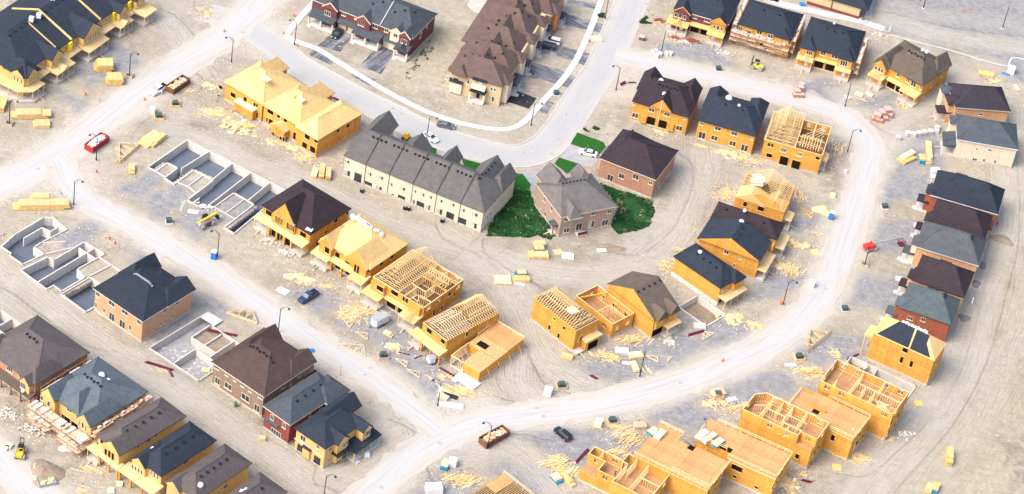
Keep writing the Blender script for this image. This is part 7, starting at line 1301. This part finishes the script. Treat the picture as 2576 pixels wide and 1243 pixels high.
for s in SP:
    t,x,y,rx,ry,nn_,lb,kd,dr,sp=s
    if lb=='x': continue
    if kd=='rubble': scrap(t,x,y,rx,ry,nn_*2,lb,'white'); 
    else: scrap(t,x,y,rx,ry,nn_,lb,kd,dirn=dr,spread=sp if dr is not None else 3.14,L=(1.2,3.2) if nn_>40 else (1,2.4),hmax=.7 if nn_>60 else .3)
for o in C.objects:
    if o.name.startswith('scrap_pile') and ('red brick' in o.get('label','') or 'red rubble' in o.get('label','')):
        for c in o.children: c.data.materials[0]=BR['terra']
# ---- maroon steel, white boards, tarps and other single items
def item(name,t,x,y,x2,y2,Wd,h_,m,label,cat,z=0.02,group=None):
    A=G(t,x,y);B=G(t,x2,y2); L=max(.2,(B-A).length); r=random.Random(int(x)); hw=Wd/2
    mb=MB().add([(-L/2,-hw,0),(L/2,-hw*.94,0),(L/2*.97,hw,0),(-L/2*.98,hw*.96,0),(-L/2+.04,-hw+.03,h_),(L/2-.04,-hw*.9,h_),(L/2*.94,hw-.04,h_),(-L/2*.94,hw*.93,h_)],[(0,3,2,1),(4,5,6,7),(0,1,5,4),(1,2,6,5),(2,3,7,6),(3,0,4,7)])
    o=mb.build(name,m); o.location=(A+B)/2+Vector((0,0,z)); o.rotation_euler=(0,0,math.atan2(B.y-A.y,B.x-A.x)); return meta(o,label,cat,group)
def pipes(t,x,y,x2,y2,n,label,m=None):
    A=G(t,x,y,.15);B=G(t,x2,y2,.15); r=empty('steel_beams',A,0,label,'steel beam','maroon steel beams lying about')
    for k in range(n): 
        j=(k-n/2)*.28; d_=(B-A).normalized(); q=Vector((-d_.y,d_.x,0))*j; MB().beam(q+d_*.2*k,(B-A)+q+d_*.15*k,.16,.2).build('beam',m or MAR,r)
pipes('02',1095,240,1300,305,3,'three maroon beams on the lane by the debris strewn foundation',RUST if 0 else MAR); pipes('02',1280,310,1305,355,2,'short maroon beam end below the three beams'); 
def pipes_at(*a): pipes(*a)
pipes('02',1560,0,1780,45,3,'maroon beams laid across the debris strewn foundation'); pipes('20',870,620,930,620,2,'maroon steel strips at the paved junction'); pipes('20',810,640,850,620,4,'maroon steel heap at the foot of the junction lamp'); pipes('10',570,730,645,765,3,'maroon strips behind the middle plywood roofed block'); pipes('22',475,1005,570,905,3,'maroon pipes above the roofless room frame'); pipes('22',590,340,640,370,3,'maroon cross at the gravel left of the bare pole'); pipes('32',250,1130,325,1150,3,'purple red strips below the notched corner frame'); pipes('22',1320,45,1440,10,3,'maroon pipes near the small foundation pit'); pipes('32',590,225,680,185,2,'maroon beam above the long foundation pit'); pipes('12',1385,285,1560,390,2,'maroon rails at the front of the corner frame'); pipes('12',1070,170,1160,190,1,'thin maroon rail beside the pale broken sheets'); pipes('12',1190,220,1245,195,1,'thin maroon rail behind the small white trailer')
item('white_board','12',1375,565,1565,590,1.5,.35,WHITE,'long white board with faint marks at the corner lamp','board'); item('tarp','12',1410,490,1520,525,1.1,.4,mat('black_tarp',(.02,.022,.035),var=.3),'black tarp beside the white board','tarp'); item('white_sheet','11',165,930,240,970,2.0,.12,WRAP,'white torn sheet on the ground left of the navy pickup','sheet'); item('white_sheet','11',205,838,245,838,1.4,.1,WRAP,'small white sheet near the pale scrap sheets','sheet')
item('white_pack','21',375,685,465,695,2.4,.35,WRAP,'white pack on orange sheets right of the teal pack in the lane','pack'); item('white_sheet','21',640,648,710,645,1.2,.2,WRAP,'white bag in the churned soil of the lane','bag'); item('white_board','21',20,890,95,905,.9,.15,WRAP,'white board below the orange lumber base','board'); item('metal_sheet','01',1360,350,1390,270,.9,.08,GREYM,'corrugated metal strip beside the first foundation bay','metal sheet'); item('white_sheet','01',1415,350,1495,360,1.4,.1,WRAP,'flat white board near the telehandler','sheet'); item('white_sheet','22',830,255,890,260,.9,.15,WRAP,'white bag between the bundles by the bare pole','bag'); item('white_board','22',1615,535,1695,520,1.3,.06,BLOCK,'grey white board at the gravel edge','board'); item('white_board','32',125,275,215,275,1.3,.3,SLAB,'pale pack on gravel left of the thick board pile','pack'); item('plywood_sheet','32',485,1040,550,1045,2.2,.08,PACK,'yellow plywood sheet below the second frame','plywood sheet'); item('plywood_sheet','32',1105,560,1165,560,2.0,.08,PACK,'yellow plywood sheet right of the furthest right frame','plywood sheet'); item('plywood_sheet','31',330,660,385,655,2.2,.06,PLY,'separate plywood sheet near the curved street','plywood sheet'); item('plywood_sheet','21',315,660,380,650,2,.05,PLY,'faint plywood sheet left of the white pack in the lane','plywood sheet'); item('plywood_sheet','02',1530,265,1585,275,1.5,.06,PLY,'tan sheet on the floor of the debris strewn foundation','plywood sheet',z=-1.5)
item('plywood_sheet','22',1435,560,1505,570,2.0,.08,PLY,'orange tan sheet at the gravel edge of the curve','plywood sheet'); item('blue_tarp','12',405,165,440,165,1.2,.3,BLUE,'bright blue tarp behind the brown roof by the straight street','tarp'); item('green_bin','02',1765,580,1788,580,.9,1.1,INS,'small green bin behind the taupe brick house','bin'); item('orange_box','12',25,835,70,835,1.2,.8,PLY,'small tan box at the rear corner of the red brick narrow house','box'); item('blue_tarp','30',240,40,275,40,1.6,.6,BLUE,'blue tarp bundle at the edge of the white apron','tarp'); item('blue_tarp','30',1760,550,1820,570,.9,.2,BLUE,'blue sheet beside the white tank','tarp'); item('white_bag','31',1225,60,1290,60,1.8,1.2,WRAP,'white canvas pack at the corner of the largest navy roof','pack'); item('white_bag','31',570,60,592,62,.7,.9,WRAP,'white blue bag in the mud by the hairpin verge','bag'); item('white_bag','31',465,235,505,240,1.2,.8,mat('yellow_white_bag',(.7,.68,.4)),'yellowish bag in the mud by the hairpin verge','bag')
item('stone_pile','20',600,300,675,300,2.4,.5,LUMP,'pale board strips beside the driveway and a red hydrant','boards'); item('crate','22',915,740,1008,735,2.0,.9,LUMD,'open timber crate above the left corner of the widest deck','crate'); item('timber_box','22',1505,500,1600,480,2.4,.8,LUMD,'open timber box at the gravel edge of the curve','box'); item('dark_item','22',1450,680,1460,678,.3,.2,BLKM,'small dark lid on the gravel','lid') ; item('skip_cover','12',1275,1225,1400,1220,2.6,1.6,WHITE,'white topped trailer box cut by the bottom edge','trailer')
item('step_slab','22',775,165,880,175,2.2,.5,SLAB,'grey concrete step in front of the roofless frame','step'); item('step_slab','21',1365,1215,1460,1225,2.2,.5,SLAB,'pale concrete step in front of the small foundation pit','step'); item('concrete_stub','32',490,900,630,905,3.2,3.0,CONCW,'grey concrete stub with loose joists under the second frame','concrete block'); item('cardboard_pieces','12',1190,10,1200,12,.5,.3,LUMD,'small cardboard piece by the street','box')
for k,(x,y) in enumerate([(1225,95),(1290,440),(1125,460),(1040,730),(1000,865),(985,870),(960,700)][:4]): item('entry_slab',['31','31','31','31'][k],[1225,1095,1010,960][k],[95,455,725,860][k],[1225+60,1145,1060,1015][k],[95,465,735,870][k],1.7,.45,SLAB,['pale entry slab of the largest navy roofed house','pale entry slab of the plum roofed house below it','pale entry slab of the mid grey house by the maroon basket','pale entry slab of the lower plum roofed house'][k],'entry slab')
# hydrants, cones, stakes, bins
def hydrant(t,x,y,label): r=empty('fire_hydrant',G(t,x,y),0,label,'fire hydrant','red fire hydrants'); MB().cyl((0,0,0),(0,0,.75),.16,.14).cyl((0,0,.75),(0,0,.95),.16,.05).build('barrel',REDP,r); MB().cyl((-.28,0,.55),(.28,0,.55),.08,n=6).build('nozzle',REDP,r)
for a in [('10',286,128,'hydrant on the verge just above the sidewalk corner'),('10',209,262,'hydrant at the kerb below the sidewalk corner'),('10',314,352,'hydrant beside the foot of the sidewalk corner lamp'),('20',581,318,'hydrant beside the sidewalk right of the driveways'),('01',868,595,'lower of two red hydrants beside the straight street'),('01',826,562,'upper of two red hydrants beside the straight street'),('31',1725,450,'red valve post behind the plum roofed house'),('01',728,58,'red sign board lying near the short bundle'),('00',646,718,'red marker post before the north west row')]: hydrant(*a)
def cone(t,x,y,label): r=empty('traffic_cone',G(t,x,y),0,label,'traffic cone','orange traffic cones'); MB().cyl((0,0,.05),(0,0,1.0),.25,.06).build('cone',ORG,r); MB().box(-.3,-.3,0,.3,.3,.06).build('base',ORG,r)
for a in [('00',1690,240,'orange cone beside the top left road'),('00',1090,755,'orange cone lying on the road below the pickup'),('22',1588,242,'orange cone on the curved street'),('30',1472,90,'left orange barrel cone in the grey lot'),('30',1522,70,'right orange barrel cone in the grey lot'),('30',1137,8,'orange cone at the top edge of the grey lot')]: cone(*a)
def stake(t,x,y,h_,label,m=LUMD): r=empty('survey_post',G(t,x,y),0,label,'post','wooden posts and stakes'); MB().box(-.07,-.07,0,.07,.07,h_).build('post',m,r); MB().beam((-.25,0,h_*.85),(.25,0,h_*.85),.05,.3).build('tag_board',LUMP,r)
for a in [('00',1185,420,2.6,'pale stake with a white tag before the north west row'),('00',745,760,2.6,'leaning stake on the soil before the corner porch'),('12',632,350,3,'wide wooden post beside the blue grey roof'),('12',1005,680,2.2,'post at the left of the big junction'),('12',1075,680,2,'post with white bag at the left of the big junction'),('20',1085,385,2.2,'stake with tag left of the bare pole at the brick duplex'),('01',1640,1060,2.4,'stake right of the peach brick house'),('01',498,275,2,'short stake beside the longest lumber stack'),('20',1480,670,2,'thin post behind the navy roofed duplex'),('30',490,970,2,'thin post at the hairpin duplex corner'),('12',1100,790,2.2,'leaning post frame at the junction edge')]: stake(*a)
# manholes
MHM=mat('manhole_iron',(.38,.37,.36),var=.2)
for k,(t,x,y,lb) in enumerate([('10',1098,860,'manhole nearest the grey roof tip on the paved road'),('10',1045,900,'manhole left of the grey sedan'),('20',770,448,'manhole in the middle of the paved junction'),('20',727,383,'manhole up the road from the junction'),('20',120,1225,'manhole on the paved bend by the lawn'),('20',300,1160,'manhole near the kerb left of the white sedan'),('00',1828,245,'manhole on the top left road'),('01',283,30,'left of two manholes at the left junction'),('01',383,20,'right of two manholes at the left junction'),('12',862,295,'upper manhole on the straight street'),('12',822,345,'lower manhole on the straight street'),('12',1380,860,'manhole in the bottom junction'),('12',942,1192,'manhole near the bottom edge on the street'),('22',1268,405,'manhole on the curve right of the bare pole'),('22',185,597,'manhole on the curve near its left end'),('22',238,657,'manhole below the other at the left end of the curve'),('31',432,933,'manhole in the curved street near the orange plinth lamp'),('30',1590,460,'open manhole ring by the lot kerb'),('31',5,1160+25,'manhole where the curve starts')]):
    r=empty('manhole_cover',G(t,x,y),0,lb,'manhole','manhole covers'); MB().cyl((0,0,0),(0,0,.075),.55,n=16).build('ring',MHM,r); MB().cyl((0,0,.075),(0,0,.085),.42,n=16).build('cover',mat('manhole_dark',(.30,.295,.29)),r)
# white bags of shingles on roofs
def bag(t,x,y,z,s,label):
    P=G(t,x,y,z); r=random.Random(int(x)); mb=MB(); vs=[]
    n=9
    for i,(zz,f) in enumerate(((-.4,1),(0,1.05),(.35,.8),(.5,.35))):
        for k in range(n): a=2*math.pi*k/n; q=s*.5*f*(1+.25*(r.random()-.5)); vs.append((q*math.cos(a),q*math.sin(a),zz*s*.8))
    fs=[(i*n+k,i*n+(k+1)%n,(i+1)*n+(k+1)%n,(i+1)*n+k) for i in range(3) for k in range(n)]+[tuple(3*n+k for k in range(n))]
    o=mb.add(vs,fs).build('shingle_pack',WRAP,smooth=True); o.location=P; meta(o,label,'wrapped pack','white wrapped packs on the roofs')
for a in [('20',1150,708,9,1.3,'white pack on the rear gable of the umber duplex near the junction'),('20',1125,608,9.3,1.4,'silver pack on the front slope of the umber duplex near the junction'),('20',1635,740,8.6,1.8,'white packs stacked behind the navy duplex roof'),('20',1712,795,9.2,.9,'grey white pack on the navy duplex ridge'),('21',1755,343,9.6,1.0,'white pack on the umber roof squeezed below the plywood heap'),('21',1730,425,9.7,1.2,'pinkish pack on the navy gable ridge'),('21',1418,655,8.4,1.1,'white pack on the navy hip roof above the blank orange wall'),('30',415,205,8.6,.9,'upper white pack on the third northern duplex'),('30',430,233,8.2,.9,'lower white pack on the third northern duplex'),('30',500,175,9.4,.7,'small white pack near the ridge of the third northern duplex'),('30',1168,375,10.2,1.0,'left grey pack on the ridge of the umber semi'),('30',1198,390,10.2,1.1,'right grey pack on the ridge of the umber semi'),('02',765,345,9.6,1.5,'larger white pack on the teal roof'),('02',815,383,9.2,1.0,'smaller white pack on the teal roof'),('02',842,797,7.2,1.2,'white pack on the mushroom narrow roof right of the teal one'),('02',1152,902,7.4,1.2,'white pack on the navy narrow roof with four windows'),('02',1512,1172,7.8,1.3,'white pack on the mushroom narrow roof at the bottom edge'),('02',1855,1208,8.2,.9,'upper of two packs on the roof tip at the bottom edge'),('02',1825,1222,8.0,1.1,'lower of two packs on the roof tip at the bottom edge'),('02',175,462,4,.9,'white pack on the porch roof of the mushroom semi'),('11',945,522,9.6,1.3,'white pack at the right end of the plywood roofed semi ridge'),('11',730,387,10.8,1.3,'white pack at the left end of the plywood roofed semi ridge')]: bag(*a)
# workers
def person(t,x,y,z,shirt,label,bend=.0,hd=0):
    P=G(t,x,y,z); pts=[(0,0,.95),(0,0,1.15),(.04+bend*.3,0,1.42-bend*.1),(.06+bend*.5,0,1.52-bend*.15),(.1+bend*.6,0,1.70-bend*.2),(0,.11,.9),(.05,.13,.5),(-.02,.14,.06),(.1,.14,.03),(0,-.11,.9),(.1,-.13,.5),(.12,-.14,.06),(.24,-.14,.03),(.03+bend*.3,.2,1.4-bend*.1),(.12+bend*.3,.27,1.12),(.3+bend*.4,.25,.98-bend*.2),(.36+bend*.4,.25,.95-bend*.2),(.03+bend*.3,-.2,1.4-bend*.1),(.1+bend*.3,-.27,1.12),(.26+bend*.3,-.24,.95-bend*.2),(.32+bend*.3,-.24,.92-bend*.2)]
    ed=[(0,1),(1,2),(2,3),(3,4),(0,5),(5,6),(6,7),(7,8),(0,9),(9,10),(10,11),(11,12),(2,13),(13,14),(14,15),(15,16),(2,17),(17,18),(18,19),(19,20)]
    rd=[.16,.15,.17,.06,.11,.1,.07,.05,.04,.1,.07,.05,.04,.07,.05,.035,.04,.07,.05,.035,.04]
    me=bpy.data.meshes.new('person'); me.from_pydata(pts,ed,[]); o=bpy.data.objects.new('person',me); C.objects.link(o)
    sk_=o.modifiers.new('skin','SKIN'); sub=o.modifiers.new('sub','SUBSURF'); sub.levels=1; sub.render_levels=1
    for i,rr in enumerate(rd): me.skin_vertices[0].data[i].radius=(rr,rr*(1.0))
    me.skin_vertices[0].data[0].use_root=True; me.materials.append(shirt); o.location=P; o.rotation_euler=(0,0,hd); meta(o,label,'person')
    hx,hz=pts[4][0],pts[4][2]; h_=MB()
    vs=[];n=10
    for i in range(5):
        a=math.pi/2*i/4
        for k in range(n): b=2*math.pi*k/n; vs.append((hx+.15*math.cos(a)*math.cos(b),.14*math.cos(a)*math.sin(b),hz+.02+.15*math.sin(a)))
    h_.add(vs,[(i*n+k,i*n+(k+1)%n,(i+1)*n+(k+1)%n,(i+1)*n+k) for i in range(4) for k in range(n)]).build('hard_hat',WHITE,o)
person('11',442,788,.6,mat('green_shirt',(.05,.35,.22)),'worker in green standing on the left porch of the plywood roofed semi',hd=-1); person('22',772,1110,3.1,mat('brown_shirt',(.10,.05,.05)),'worker in dark clothes bending inside the roofless room frame',bend=.8,hd=1.2)
person('12',1550,345,.1,mat('white_shirt',(.7,.65,.62)),'worker in white stooping at the open corner of the corner frame',bend=.9,hd=2)

# ---- fine litter nobody could count
for nm,mm,N,sz,sd_ in (('wood_litter',LUM,1300,(.12,.6),1),('pale_litter',LUMP,1500,(.1,.4),2),('white_litter',WRAP,900,(.12,.45),3),('dark_litter',LUMD,2200,(.12,.5),4),('stone_litter',BLOCK,2600,(.1,.4),5),('soil_clods',SOIL,3500,(.15,.6),6)):
    rr=random.Random(sd_); mb=MB(); cs=[(G(s[0],s[1],s[2]),s[3]) for s in SP if s[6]!='x']; 
    hs=[o for o in C.objects if o.type=='EMPTY' and o.get('category') in('house','duplex','row house','row houses','foundation')]
    k=0
    while k<N:
        q=rr.random()
        if q<.45: c,rad=rr.choice(cs); x,y=c.x+rr.gauss(0,rad*.9),c.y+rr.gauss(0,rad*.9)
        elif q<.85: o=rr.choice(hs); a_=o.rotation_euler.z; u_,v_=rr.uniform(-4,20),rr.uniform(-8,22); x,y=o.location.x+u_*math.cos(a_)-v_*math.sin(a_),o.location.y+u_*math.sin(a_)+v_*math.cos(a_)
        else: x,y=rr.uniform(-130,130),rr.uniform(-100,130)
        i=int((x-X0)/ST); j=int((y-Y0g)/ST)
        if not(0<=i<nx and 0<=j<ny) or dust[j,i]>.35: k+=.34; continue
        if any(inpoly(np.array([x]),np.array([y]),p)[0] for p in PITS): k+=.34; continue
        k+=1; mb.obox((x,y),rr.uniform(0,3.14),rr.uniform(*sz),rr.uniform(.06,sz[1]*.4),.02,.02+rr.uniform(.03,.12),tilt=rr.uniform(-.1,.1))
    me=bpy.data.meshes.new(nm); me.from_pydata(mb.v,[],mb.f); me.materials.append(mm); o=bpy.data.objects.new(nm,me); C.objects.link(o); o['kind']='stuff'
